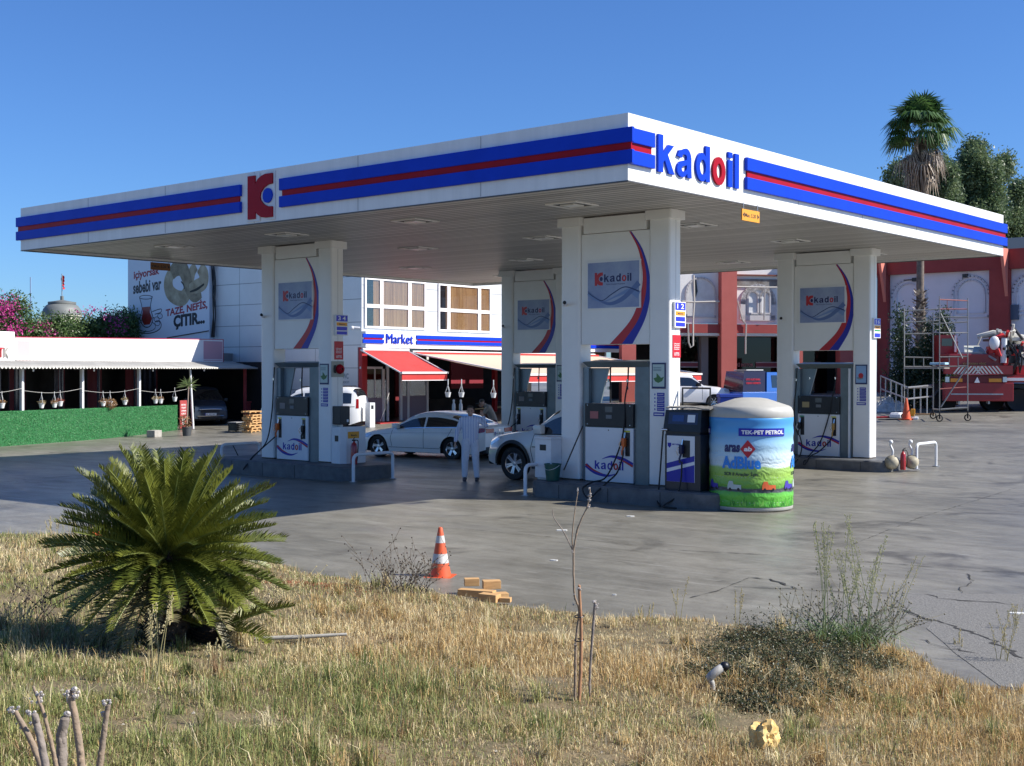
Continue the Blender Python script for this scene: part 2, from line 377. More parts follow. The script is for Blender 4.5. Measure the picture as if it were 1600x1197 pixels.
# ================================================================ canopy
CX,CY,ZB,ZT,LX,LY=-11.6059,16.6816,5.6062,6.6833,18.9032,17.3985
def soffit_mat():
    m=mat('linear_soffit_panel',(.60,.57,.54),.42,spec=.5); N=m.node_tree.nodes; L=m.node_tree.links; b=N['Principled BSDF']
    tc=N.new('ShaderNodeTexCoord'); sp=N.new('ShaderNodeSeparateXYZ'); L.new(tc.outputs['Object'],sp.inputs[0])
    md=N.new('ShaderNodeMath'); md.operation='FRACT'; k=N.new('ShaderNodeMath'); k.operation='MULTIPLY'; k.inputs[1].default_value=5.0; L.new(sp.outputs[1],k.inputs[0]); L.new(k.outputs[0],md.inputs[0])
    r=N.new('ShaderNodeValToRGB'); e=r.color_ramp.elements; e[0].position=.10; e[1].position=.24; e[0].color=(0.05,.05,.05,1); e[1].color=(1,1,1,1); L.new(md.outputs[0],r.inputs[0])
    fl=N.new('ShaderNodeMath'); fl.operation='FLOOR'; L.new(k.outputs[0],fl.inputs[0]); wn=N.new('ShaderNodeTexWhiteNoise'); wn.noise_dimensions='1D'; L.new(fl.outputs[0],wn.inputs[1])
    mr=N.new('ShaderNodeMapRange'); mr.inputs[3].default_value=.68; mr.inputs[4].default_value=1; L.new(wn.outputs[0],mr.inputs[0])
    mx=N.new('ShaderNodeMixRGB'); mx.blend_type='MULTIPLY'; mx.inputs[0].default_value=1; mx.inputs[1].default_value=(.56,.54,.51,1); L.new(r.outputs[0],mx.inputs[2])
    m2=N.new('ShaderNodeMixRGB'); m2.blend_type='MULTIPLY'; m2.inputs[0].default_value=1; L.new(mx.outputs[0],m2.inputs[1]); L.new(mr.outputs[0],m2.inputs[2]); L.new(m2.outputs[0],b.inputs['Base Color'])
    bp=N.new('ShaderNodeBump'); bp.inputs['Strength'].default_value=.6; bp.inputs['Distance'].default_value=.02; L.new(r.outputs[0],bp.inputs['Height']); L.new(bp.outputs[0],b.inputs['Normal'])
    return m
CAN=thing('forecourt_canopy','large flat filling station canopy with blue and red striped white fascia','canopy',(CX,CY,0))
x0,y1=-LX,LY
b=MB(); t=.12
b.box(x0,0,ZB,0,t,ZT); b.box(-t,t+.002,ZB,0,y1-t-.002,ZT); b.box(x0,t+.002,ZB,x0+t,y1-t-.002,ZT); b.box(x0,y1-t,ZB,0,y1,ZT); b.box(x0+t+.003,t+.003,ZT-.1,-t-.003,y1-t-.003,ZT-.05)
# fascia panel seams
b.build('fascia',mat('weathered_white_fascia',(.84,.83,.80),.38,c2=(.74,.735,.71),scale=2.2,stretch=(1.6,1.6,.12),spec=.4),CAN)
b=MB(); jm=mat('panel_joint',(.28,.29,.31),.6)
for k in range(1,6): b.box(x0+k*3.15,-.003,ZB+.01,x0+k*3.15+.012,.001,ZT-.01)
for k in range(1,6): b.box(-.001,k*2.9,ZB+.01,.003,k*2.9+.012,ZT-.01)
b.build('fascia_joint',jm,CAN)
b=MB(); b.quad((x0+t,t,ZB+.05),(x0+t,y1-t,ZB+.05),(-t,y1-t,ZB+.05),(-t,t,ZB+.05)); b.build('soffit',soffit_mat(),CAN)
b=MB(); tr=mat('dark_edge_trim',(.08,.08,.085),.5)
b.box(x0-.005,-.005,ZB-.022,.005,.03,ZB-.002); b.box(-.025,.032,ZB-.022,.005,y1,ZB-.002); b.box(x0-.005,.032,ZB-.022,x0+.03,y1,ZB-.002); b.box(x0+.033,y1-.03,ZB-.022,-.028,y1,ZB-.002); b.build('edge_trim',tr,CAN)
def stripe(L,M,name='stripe_sign',wl=0,wr=0):
    # two blue boxes with a recessed red strip between; local x along, facing -Y
    z0,z1,z2,z3=5.86,6.085,6.205,6.445; b=MB(); d=.07
    b.box(-wl,-d,z0,L+wr,-.002,z1,0,.012); b.box(-wl,-d,z2,L+wr,-.002,z3,0,.012); b.box(-wl+(.05 if wl else .06),-d*.45,z1-.01,L+wr-(.05 if wr else .06),-.004,z2+.01,1); b.xf(M)
    o=b.build(name,[BLUE,RED],CAN); return o
X=lambda v:v-CX
stripe(-21.45+30.5091,Matrix.Translation((x0,0,0)),wl=.13)
stripe(20.18-11.6059,Matrix.Translation((X(-20.18),0,0)),wr=.13)
stripe(17.37-CY-.002,FX@Matrix.Translation((0,0,0)))
stripe(LY-(20.38-CY),FX@Matrix.Translation((20.38-CY,0,0)),wr=.13)
stripe(LY,Matrix.Translation((x0,0,0))@Matrix.Rotation(-pi/2,4,'Z')@Matrix.Translation((-LY,0,0)))
def klogo(w,h,t,M,parent,name='emblem',mats=None,halo=True):
    S=lambda P:[(p[0]*w,p[1]*h) for p in P]
    out=[(0,0),(.30,0),(.30,.16)]+[(.42,.08),(.56,.02),(.72,0),(1,0),(1,.24)]+[(.82,.25),(.66,.31),(.53,.41),(.50,.5),(.53,.59),(.66,.69),(.82,.75)]+[(1,.76),(1,1),(.72,1),(.56,.97),(.42,.91),(.30,.80),(.30,1),(0,1)]
    b=MB(); b.poly(S(out),t,0); b.poly(S(arc(.80,.5,.19,.17,0,360,20)[:-1]),t,1)
    b.xf(M); return b.build(name,mats or [RED,BLUE],parent)
klogo(.80,.90,.05,Matrix.Translation((X(-21.21),-.002,5.69)),CAN)
b=MB(); b.poly([(-.05,-.05),(.36,-.05),(.36,.10),(.5,0),(.6,-.05),(.85,-.05),(.85,.95),(.6,.95),(.5,.92),(.36,.8),(.36,.95),(-.05,.95)],.02); b.xf(Matrix.Translation((X(-21.21),-.002,5.69))); b.build('emblem_backing',WHITE2,CAN)
def letters(parent,x,z,w,h,M,ex,mats,bold=.02,y=0,name='lettering'):
    # bold grotesque lettering drawn as outlines (ascender height 1, total width 4.24)
    E=lambda cx,cy,rx,ry,a0=0,a1=360,n=28: arc(cx,cy,rx,ry,a0,a1,n)
    S=.23; G_=[]
    G_.append((0,[(0,0),(S,0),(S,.26),(.31,.345),(.52,0),(.79,0),(.46,.50),(.76,.77),(.49,.77),(S,.52),(S,1),(0,1)],[]))
    a=[(1.66,0),(1.65,.10),(1.64,.22),(1.64,.52)]+E(1.385,.50,.255,.29,5,120,10)+[(1.02,.70),(.96,.60),(.94,.54),(1.155,.51)]+[(1.18,.575),(1.23,.615),(1.30,.62),(1.37,.61),(1.405,.57),(1.41,.49)]+[(1.36,.465),(1.20,.435),(1.06,.395),(.96,.32),(.92,.22),(.93,.11),(1.0,.03),(1.12,-.015),(1.24,-.01),(1.34,.03),(1.425,.105),(1.435,.04),(1.45,0)]
    G_.append((0,a,[[(1.41,.34),(1.34,.315),(1.22,.29),(1.16,.255),(1.145,.21),(1.165,.16),(1.22,.135),(1.30,.15),(1.37,.19),(1.405,.25)]]))
    G_.append((0,[(2.62,0),(2.62,1),(2.39,1),(2.39,.70)]+E(2.20,.385,.31,.40,62,298,26)+[(2.40,.08),(2.40,0)],[E(2.245,.385,.155,.215)[:-1]]))
    G_.append((1,E(3.125,.385,.345,.40)[:-1],[E(3.125,.385,.135,.215)[:-1]]))
    G_.append((0,[(3.63,0),(3.86,0),(3.86,.77),(3.63,.77)],[])); G_.append((0,[(3.63,.84),(3.86,.84),(3.86,1),(3.63,1)],[]))
    G_.append((0,[(4.01,0),(4.24,0),(4.24,1),(4.01,1)],[]))
    from mathutils.geometry import tessellate_polygon
    b=MB(); kx=w/4.24; T=(M if M else Matrix())@Matrix.Translation((x,y,z))
    for mi,o,hs in G_:
        loops=[o]+hs; pts=[Vector((p[0],p[1],0)) for l in loops for p in l]; tri=tessellate_polygon([[Vector((p[0],p[1],0)) for p in l] for l in loops]); n=len(pts)
        vs=[T@Vector((p.x*kx,-ex,p.y*h)) for p in pts]+[T@Vector((p.x*kx,0,p.y*h)) for p in pts]; fs=[]
        for i,j,k in tri:
            q=(pts[j]-pts[i]).cross(pts[k]-pts[i]).z; fs.append((i,j,k) if q>0 else (i,k,j))
        c=0
        for l in loops:
            m=len(l); A_=sum(l[i][0]*l[(i+1)%m][1]-l[(i+1)%m][0]*l[i][1] for i in range(m)); inv=(A_<0)!=(l is not loops[0])
            for i in range(m): p_,q_=c+i,c+(i+1)%m; fs.append((p_,p_+n,q_+n,q_) if not inv else (q_,q_+n,p_+n,p_))
            c+=m
        b.add(vs,fs,mi)
    return b.build(name,mats,parent)
letters(CAN,17.50-CY,5.84,20.13-17.50,.62,FX,.04,[BLUE,RED],.022,-.002)
# recessed ceiling lights
LX_=[-14.35,-18.45,-22.55,-26.9]; LY_=[18.8,23.1,27.4,31.8]
lit=mat('lamp_diffuser',(.75,.75,.72),.3)
cl=None; CHL=[]
for i,lx in enumerate(LX_):
    for j,ly in enumerate(LY_):
        b=MB(); s=.36; z=ZB+.048
        b.box(-s,-s,z-.02,s,-s+.05,z,0); b.box(-s,s-.05,z-.02,s,s,z,0); b.box(-s,-s+.051,z-.02,-s+.05,s-.051,z,0); b.box(s-.05,-s+.051,z-.02,s,s-.051,z,0)
        if cl is None:
            cl=b.build('ceiling_light',WHITE,CAN); d=MB(); d.box(-s+.05,-s+.05,z-.006,s-.05,s-.05,z-.003,0); d.box(-.16,-.16,z-.03,.16,.16,z-.007,1); d=d.build('light_panel',[BLACK,lit],cl); cl.location=(lx-CX,ly-CY,0); base=(cl,d)
        else:
            c=base[0].copy(); COL.objects.link(c); c.location=(lx-CX,ly-CY,0); e=base[1].copy(); COL.objects.link(e); e.parent=c
# hanging clearance signs
def hsign(loc,rz,label,m=None,W=.64):
    t=thing('height_limit_sign',label,'sign',loc,rz); b=MB(); h=.21
    b.box(-W/2,-.012,-h,W/2,.012,0,0,.004); b.build('sign_plate',m or YEL,t)
    b=MB(); 
    b.add([(-W/2+.02,-.0135,-h/2),(-W/2+.09,-.0135,-h/2+.05),(-W/2+.08,-.0135,-h/2-.05)],[(0,2,1)]); b.add([(W/2-.02,-.0135,-h/2),(W/2-.09,-.0135,-h/2+.05),(W/2-.08,-.0135,-h/2-.05)],[(0,1,2)]); b.build('arrow_mark',BLACK,t)
    textobj('sign_text','Max. 5.20',-.22,-h/2-.035,.40,.07,BLACK,t,-.0122,.001,.02)
    b=MB(); b.tube([(-W/2+.06,0,0),(-W/2+.06,0,.12)],.008,6); b.tube([(W/2-.06,0,0),(W/2-.06,0,.12)],.008,6); b.build('hanger',STEEL,t); return t
hsign((CX+.02,20.58,5.50),pi/2,'small orange clearance sign below the sunlit side of the canopy')
hsign((CX-LX+.02,20.85,5.56),pi/2,'small dull clearance sign in shade below the far left canopy edge',mat('shaded_sign_back',(.20,.075,.02),.6))  # sign back in a browner tone that carries the canopy shade
# ================================================================ pump islands, portals, dispensers
W1,W2,W3,DEP,ZI=.4886,2.1646,2.6425,.4143,.3121
ISL={'A':(-25.4336,20.3559,-1.2,3.95),'B':(-25.86,30.2,-.65,3.7),'C':(-15.9188,20.4824,-.42,4.1),'D':(-16.263,30.2964,-.6,3.35)}
PNT='pump islands under the canopy'
def rrect(x0,y0,x1,y1,r,n=6): return arc(x0+r,y0+r,r,r,180,270,n)+arc(x1-r,y0+r,r,r,270,360,n)+arc(x1-r,y1-r,r,r,0,90,n)+arc(x0+r,y1-r,r,r,90,180,n)
def prism(b,P,z0,z1,mi=0,top=None,bev=0):
    n=len(P); cx=sum(p[0] for p in P)/n; cy=sum(p[1] for p in P)/n
    def ins(P,d): return [(cx+(p[0]-cx)*(1-d/max(.1,abs(p[0]-cx)+.01)) if abs(p[0]-cx)>.2 else p[0], cy+(p[1]-cy)*(1-d/max(.1,abs(p[1]-cy)+.01)) if abs(p[1]-cy)>.1 else p[1]) for p in P]
    rings=[(P,z0),(P,z1-bev)]+([(ins(P,bev),z1)] if bev else [(P,z1)] if False else [])
    o=len(b.v)
    for Q,z in rings: b.v+=[(q[0],q[1],z) for q in Q]
    for k in range(len(rings)-1):
        for i in range(n): j=(i+1)%n; b.f.append((o+k*n+i,o+k*n+j,o+(k+1)*n+j,o+(k+1)*n+i)); b.m.append(mi)
    e=o+(len(rings)-1)*n; b.f.append(tuple(e+i for i in range(n))); b.m.append(mi if top is None else top); b.f.append(tuple(o+i for i in reversed(range(n)))); b.m.append(mi); return b
ISM=mat('painted_kerb_stone',(.13,.135,.14),.55,var=.45,scale=3,bump=.2,bscale=25)
ilab={'A':'kerbed island carrying the pump on the left, behind the big cycad','B':'kerbed island of the rearmost pump, hidden behind the white cars','C':'kerbed island of the nearest pump beside the round printed tank','D':'kerbed island of the right pump with two pale pots at its end'}
for k,(ox,oy,a,c) in ISL.items():
    g=G(ox+1,oy); b=MB(); zi=ZI
    prism(b,rrect(ox+a,oy-.68,ox+c,oy+DEP+.62,.45),g-.1,zi-.0,bev=.03)
    o=b.build('pump_island',ISM,smooth=35); tag(o,ilab[k],'kerb island',PNT)
    j=MB()
    for q in (ox+a+.9,ox+a+2.1,ox+a+3.3): j.box(q,oy-.6835,g,q+.012,oy-.679,zi-.035)
    j.build('kerb_joint',JM,o)
POS=mat('poster_sky_print',(.36,.43,.58),.35,c2=(.17,.22,.42),scale=.9)
NB=mat('navy_frame',(.012,.02,.10),.4); GLF=mat('leaf_green_print',(.06,.17,.05),.5); ADV=mat('advert_print',(.45,.56,.52),.4)
LETS=[NAVY,REDP]
def portal(k):
    ox,oy,_,_=ISL[k]
    lab={'A':'white pillar frame numbered 3 4 over the left pump','B':'white pillar frame over the rearmost pump, behind the near white pickup','C':'nearest white pillar frame numbered 1 2 with half sunlit edge','D':'white pillar frame numbered 5 6 over the right pump'}[k]
    T=thing('pump_portal',lab,'pillar frame',(ox,oy,0),0,'pillar frames carrying the canopy')
    for xa,xb in ((0,W1),(W2,W3)):
        b=MB(); P=rrect(xa,0,xb,DEP,.055,5); prism(b,P,ZI+.03,ZB+.03); o=b.build('pillar',WHITE,T,smooth=35)
        c=MB(); prism(c,rrect(xa-.07,-.07,xb+.07,DEP+.07,.06,5),ZB-.13,ZB+.045); c.build('pillar_cap',WHITE,o,smooth=35)
        f=MB(); f.box(xa+.02,.02,ZI-.01,xb-.02,DEP-.02,ZI+.029); f.build('base_plate',mat('rusty_base',(.16,.12,.09),.8,var=.5,scale=9),o)
    b=MB(); b.box(W2+.24,-.0015,ZI+.04,W2+.246,.002,ZB-.14) if False else None
    b.box(W3-.002,DEP*.52,ZI+.04,W3+.0015,DEP*.52+.008,ZB-.14); b.build('pillar_seam',jm,T)
    b=MB(); zb=3.07; b.box(W1+.01,.045,zb,W2-.01,DEP-.045,5.30,0,.008); P=b.build('header_panel',WHITE,T)
    c=MB(); c.box(W1+.075,.02,5.31,W2-.075,DEP-.02,ZB+.02,0,.006); c.build('header_cap',WHITE,T)
    for side in (0,1):
        Ms=Matrix() if side==0 else Matrix.Translation((W1+W2,DEP,0))@Matrix.Rotation(pi,4,'Z')
        # swoosh
        pts=[(1.70,5.29),(1.93,4.95),(2.06,4.55),(2.085,4.2),(2.02,3.85),(1.86,3.5),(1.50,3.075)]
        wd=[.05,.10,.15,.20,.27,.36,.56]
        def sw(off0,off1):
            Q=spline([(p[0],p[1],q) for p,q in zip(pts,wd)],8); L=[];R=[]
            for i,q in enumerate(Q):
                L.append((q[0]+q[2]*off0,q[1])); R.append((q[0]+q[2]*off1,q[1]))
            return L+R[::-1]
        b=MB(); b.poly(sw(-.62,.56),.0025,2,Matrix.Translation((0,.044,0))); b.poly(sw(-.52,0.0),.005,0,Matrix.Translation((0,.044,0))); b.poly(sw(0.002,.46),.005,1,Matrix.Translation((0,.044,0)))
        b.xf(Ms); b.build('swoosh',[REDP,BLUEP,PRINTW],T)
        b=MB(); b.box(.655,.012,3.78,1.965,.043,4.735,1); b.box(.685,.008,3.80,1.935,.0115,4.71,0); b.xf(Ms); po=b.build('poster',[POS,PRINTW],T)
        b=MB(); D=Ms@Matrix.Translation((0,.0075,0))
        def wave(P,W,mi,t): b.poly(ribbon(P,W,6),t,mi,D)
        wave([(.69,4.10),(.88,3.97),(1.1,3.93),(1.4,4.03),(1.7,4.12),(1.93,4.03)],[.05,.03,.02,.04,.09,.16],1,.001)
        wave([(.69,4.15),(.9,4.0),(1.2,3.88),(1.5,3.95),(1.75,4.12),(1.93,4.27)],[.02,.03,.06,.09,.10,.12],0,.002)
        wave([(.69,4.12),(.85,4.02),(1.05,3.95),(1.3,4.08),(1.6,4.20),(1.93,4.10)],[.015,.015,.015,.02,.02,.03],2,.003)
        b.build('wave_print',[mat('wave_mid',(.10,.16,.36),.4),mat('wave_pale',(.16,.25,.48),.4),mat('wave_dark',(.012,.03,.13),.4)],po)
        klogo(.20,.26,.002,D@Matrix.Translation((.86,0,4.25)),po,'small_emblem',[REDP,NAVY])
        letters(po,1.09,4.315,.66,.155,D,.002,LETS,.018)
        textobj('small_print','Petrol Urunleri Pazarlama',1.14,4.255,.46,.028,NAVY,po,0,.001,0,None,D)
    # notice board and price list on the right pillar
    b=MB(); b.box(W2+.085,-.018,2.20,W3-.075,-.001,2.70,0,.004); nb=b.build('notice_frame',NB,T)
    b=MB(); b.box(W2+.11,-.0205,2.24,W3-.10,-.019,2.67,0)
    if k!='D': 
        b.poly([(W2+.13,2.40),(W2+.17,2.34),(W2+.24,2.31),(W2+.33,2.35),(W2+.37,2.43),(W2+.30,2.41),(W2+.24,2.47),(W2+.20,2.50),(W2+.20,2.42)],.002,1,Matrix.Translation((0,-.0205,0)))
        for zz in (2.60,2.57,2.545): b.box(W2+.13,-.0225,zz,W2+.31,-.021,zz+.013,3)
    else: b.poly(arc(W2+.24,2.42,.07,.07,0,360,8)[:-1],.002,2,Matrix.Translation((0,-.0205,0))); b.poly(arc(W2+.22,2.36,.09,.04,0,360,8)[:-1],.001,3,Matrix.Translation((0,-.0205,0)))
    b.build('notice_print',[ADV if k!='D' else mat('pale_blue_print',(.25,.40,.62),.4),GLF,REDP,mat('grey_print',(.18,.25,.28),.5)],nb)
    b=MB()
    for q in range(5): b.box(W2+.20,-.006,1.77+q*.072,W2+.37,-.001,1.77+q*.072+.062,0)
    b.box(W2+.12,-.006,1.67,W2+.37,-.001,1.74,0)
    for q in range(5): b.poly(arc(W2+.15,1.80+q*.072,.012,.02,0,360,8)[:-1],.004,0,Matrix.Translation((0,-.001,0)))
    for q in range(5): b.box(W2+.215,-.0075,1.80+q*.072,W2+.35,-.0062,1.80+q*.072+.008,1)
    b.box(W2+.14,-.0075,1.695,W2+.34,-.0062,1.715,1)
    b.build('price_list',[BLUEP,PRINTW],T)
    # number sign on the +X edge
    nums={'A':'3 4','B':'7 8','C':'1 2','D':'5 6'}[k]
    M=Matrix.Translation((W3+.055,.10,0))@FX; b=MB()
    zt=3.88
    b.box(0,-.0,3.38,.40,.055,zt,0,.006); b.box(.02,-.004,3.72,.38,-.001,zt-.015,1); b.box(.035,-.004,3.615,.365,-.001,3.695,2)
    if k=='D': b.box(.035,-.004,3.55,.365,-.001,3.59,3); b.box(.035,-.004,3.40,.365,-.001,3.50,1)
    else: b.box(.035,-.004,3.505,.365,-.001,3.59,1); b.box(.035,-.004,3.405,.365,-.001,3.48,1)
    b.xf(M); ns=b.build('number_sign',[PRINTW,LBLUE,YEL,mat('green_print',(.03,.28,.08),.4)],T)
    textobj('sign_number',nums,.08,3.745,.24,.10,PRINTW,ns,-.0045,.002,.02,None,M)
    textobj('sign_text','Motorin',.11,3.635,.18,.035,NAVY,ns,-.0045,.001,.02,None,M)
    if k in 'AC':
        M=Matrix.Translation((W3+.001,.10,0))@FX; b=MB(); b.box(0,-.008,2.80,.29,-.001,3.24,0,.003); b.xf(M); rs=b.build('red_notice',mat('red_notice_print',(.50,.008,.02),.45),T)
        textobj('notice_text','UTTS',.06,2.84,.17,.06,PRINTW,rs,-.0085,.002,.02,None,M)
        for q,s in enumerate(('Ulusal','Tasit Tanima','Sistemi','Gecerlidir')): textobj('notice_text',s,.05,3.06-q*.035,.19,.022,PRINTW,rs,-.0085,.0015,.02,None,M)
    if k=='A':
        M=Matrix.Translation((W3+.001,.06,0))@FX; b=MB(); b.box(-.06,-.03,2.38,.33,-.001,2.76,0,.006); b.xf(M); hb=b.build('siren_board',mat('beige_board',(.36,.36,.30),.6),T)
        b=MB(); b.lathe([(.11,0),(.12,.04),(.09,.10),(.03,.12)],(0,0,0),20); b.xf(M@Matrix.Translation((.17,-.03,2.57))@Matrix.Rotation(pi/2,4,'X')); b.box(0,0,0,.001,.001,.001); b.build('alarm_bell',RED,hb,smooth=40)
        b=MB(); b.tube([(.03,-.05,2.66),(.0,-.06,2.57),(.03,-.05,2.48)],.022,8); b.xf(M); b.build('call_handset',BLACK,hb,smooth=40)
        b=MB(); b.box(W3-.02,.05,1.24,W3+.28,.36,1.68,0,.02); b.box(W3+.281,.25,1.30,W3+.284,.31,1.36,1); b.build('dispenser_box',[BLACK,PRINTW],T)
    # CCTV camera on the left pillar, wall cable
    b=MB(); b.box(.10,-.06,3.86,.16,-.001,3.92,0,.005); b.tube([(.13,-.05,3.89),(.20,-.13,3.92)],.022,10,0); b.sph((.215,-.15,3.93),.038,1); b.build('cctv_camera',[WHITE2,BLACK],T,smooth=40)
    return T
for k in 'ABCD': portal(k)
DISPW=mat('dispenser_white_front',(.70,.72,.75),.3,var=.05,scale=2)
DGREY=mat('dispenser_grey_panel',(.17,.21,.22),.38,metal=.25,var=.25,scale=2.5)
def hose(b,P,r=.016,mi=0): b.tube(smooth3(P,6),r,8,mi)
def nozzle(parent,x,z,m,y=-.05,name='nozzle'):
    b=MB(); b.box(x-.035,y-.06,z-.03,x+.035,y+.03,z+.14,0,.012); b.tube([(x,y-.02,z-.02),(x-.02,y-.05,z-.12),(x-.02,y-.04,z-.2)],.02,8,0)
    b.tube([(x,y,z+.12),(x+.01,y+.02,z+.24)],.014,8,1); b.tube([(x-.03,y-.07,z+.1),(x-.06,y-.1,z+.02),(x-.03,y-.07,z-.06)],.008,6,1)
    b.build(name,[m,CHROME],parent,smooth=40)
def dispenser(k):
    ox,oy,_,_=ISL[k]; g=0
    lab={'A':'white and black fuel dispenser of the left pump with orange nozzle','B':'fuel dispenser at the back, seen over the bonnet of the near white pickup','C':'nearest fuel dispenser with orange nozzle and hose looping to the kerb','D':'fuel dispenser on the right island with a hose at each side'}[k]
    T=thing('fuel_dispenser',lab,'fuel pump',(ox,oy,0),0,'fuel dispensers'); xl,xr=.65,1.82; yb=DEP-.02
    b=MB(); b.box(xl+.02,.02,ZI,xr-.02,yb,.36); b.build('plinth',BLACK,T)
    b=MB(); b.box(xl,-.02,.33,xr,-.001+.03,1.41,0,.006); f=b.build('front_panel',DISPW,T)
    b=MB(); b.box(xl+.005,.032,.33,xr-.005,yb,1.43); b.build('cabinet',DGREY,T)
    b=MB(); b.box(xl-.005,-.03,1.425,xr+.005,yb+.01,1.885,0,.01); dh=b.build('display_head',BLACK,T)
    b=MB(); b.box(xl+.13,-.034,1.585,xl+.33,-.031,1.73,0); b.box(xl+.50,-.034,1.72,xl+.68,-.031,1.83,1); b.box(xl+.52,-.034,1.59,xl+.66,-.031,1.665,2)
    for q in (0,.035,.07): b.box(xl+.70+q*0,-.034,1.66,xl+.701,-.031,1.661,1)
    b.build('display_label',[mat('label_red_'+k,{'A':(.20,.17,.16),'B':(.20,.17,.16),'C':(.38,.12,.11),'D':(.34,.27,.13)}[k],.5),mat('lcd_grey',(.09,.10,.105),.25),mat('keypad_grey',(.14,.15,.16),.5)],dh)
    b=MB(); 
    for q in ((xl+.06,1.85),(xr-.07,1.85),(xl+.06,1.47),(xr-.07,1.47)): b.lathe([(.0,-.004),(.009,-.003),(.009,0)],(q[0],-.031,q[1]),10,0,'y')
    b.build('screw',CHROME,dh)
    # side columns and head
    b=MB(); b.box(xr+.006,.03,.26,W2-.008,yb,2.62,0,.006); b.build('side_column',DGREY,T)
    b=MB(); b.box(xr-.13,yb-.035,1.89,xr+.0,yb,2.6); b.add([(W1+.012,.10,.33),(xl-.006,.10,.33),(xl-.006,.10,2.6),(W1+.012,.10,2.6),(W1+.012,yb,.33),(xl-.006,yb,.33),(xl-.006,yb,2.6),(W1+.012,yb,2.6)],[(0,1,2,3),(7,6,5,4),(0,4,5,1),(1,5,6,2),(2,6,7,3),(3,7,4,0)])
    b.add([(xl,.20,1.89),(xl+.22,.20,1.89),(xl+.42,.20,2.6),(xl,.20,2.6),(xl,.24,1.89),(xl+.22,.24,1.89),(xl+.42,.24,2.6),(xl,.24,2.6)],[(0,1,2,3),(7,6,5,4),(0,4,5,1),(1,5,6,2),(2,6,7,3),(3,7,4,0)])
    b.build('hose_column',GREYP,T)
    b=MB(); b.add([(W1+.11,-.06,2.72),(W2+.0,-.06,2.72),(W2+.0,yb,2.76),(W1+.11,yb,2.76),(W1+.19,.04,2.61),(W2+.0,.04,2.61),(W2+.0,yb,2.61),(W1+.19,yb,2.61)],[(0,1,2,3),(4,7,6,5),(0,4,5,1),(1,5,6,2),(2,6,7,3),(3,7,4,0)]); b.build('head_canopy',DGREY,T)
    if k=='D': 
        b=MB(); b.box(W2-.10,-.03,.24,W2-.05,.02,2.6,0,.004); b.build('edge_strip',WHITE2,T)
    # print
    b=MB(); Mf=Matrix.Translation((0,-.0205,0))
    b.poly(ribbon([(xl+.02,.80),(xl+.25,.665),(xl+.55,.61),(xl+.80,.67)],[.09,.075,.045,.008]),.002,1,Mf); b.poly(ribbon([(xl+.01,.815),(xl+.22,.705),(xl+.45,.64)],[.04,.03,.004]),.003,0,Mf)
    b.poly(ribbon([(xl+.42,.94),(xl+.65,1.0),(xl+.92,.955),(xr-.01,.85)],[.008,.045,.075,.09]),.002,1,Mf); b.poly(ribbon([(xl+.78,.96),(xl+.95,.915),(xr-.005,.825)],[.004,.03,.045]),.003,0,Mf)
    b.xf(Matrix.Translation((0,0,-.16))); b.build('swoosh_print',[REDP,BLUEP],f)
    letters(f,xl+.24,.575,.70,.17,Mf,.003,[BLUEP,REDP],.03)
    b=MB(); b.lathe([(.0,-.003),(.013,-.002),(.013,0)],(xl+.575,-.0205,1.36),10,0,'y'); b.build('lock',BLACK,f)
    slots={'A':[(xl+.13,1),(xr-.14,0)],'B':[(xl+.13,0),(xr-.14,0)],'C':[(xr-.13,1)],'D':[(xl+.13,2),(xr-.14,3)]}[k]
    for sx,kind in slots:
        b=MB(); b.box(sx-.055,-.024,.86,sx+.055,-.0205,1.33,0); b.box(sx-.085,-.025,1.335,sx+.055,-.0206,1.365,1); b.build('nozzle_holster',[BLACK,mat('yellow_tag',(.55,.55,.05),.5) if kind!=2 else mat('green_tag',(.03,.25,.12),.5)],f)
        if kind in(1,): nozzle(T,sx-.06,1.08,ORANGE)
        elif kind==2: nozzle(T,sx-.06,1.05,BLACK)
        elif kind==3: nozzle(T,sx-.0,1.05,mat('brass',(.45,.26,.08),.4,metal=.6))
        else: nozzle(T,sx-.02,1.05,BLACK,-.02)
    b=MB()
    if k=='C': hose(b,[(xr-.20,.10,2.62),(xr-.19,.06,2.3),(xr-.20,-.02,1.95),(xr-.19,-.05,1.5),(xr-.28,-.10,1.0),(xr-.50,-.22,.45),(xr-.60,-.55,.36),(xr-.68,-.76,.24),(xr-.52,-.78,.06),(xr-.34,-.72,.22),(xr-.24,-.50,.40),(xr-.20,-.28,.55),(xr-.18,-.12,.85),(xr-.19,-.09,.98)]); hose(b,[(xl+.50,.15,2.62),(xl+.51,.13,2.3),(xl+.50,.15,1.9)])
    if k=='D': hose(b,[(xr-.14,.10,2.62),(xr-.15,.04,2.2),(xr-.2,-.03,1.8),(xr-.3,-.05,1.3),(xr-.48,-.12,.7),(xr-.6,-.45,.38),(xr-.62,-.76,.2),(xr-.58,-.78,.14),(xr-.50,-.60,.36),(xr-.42,-.35,.45),(xr-.25,-.10,.70),(xr-.16,-.08,.88)]); hose(b,[(xl-.02,-.04,2.62),(xl-.04,-.05,2.1),(xl-.10,-.05,1.5),(xl-.02,-.06,1.0),(xl+.05,-.08,.85)]); hose(b,[(xl+.08,-.08,.85),(xl+.18,-.15,.6),(xl+.32,-.5,.37),(xl+.33,-.76,.2),(xl+.2,-.78,.13)])
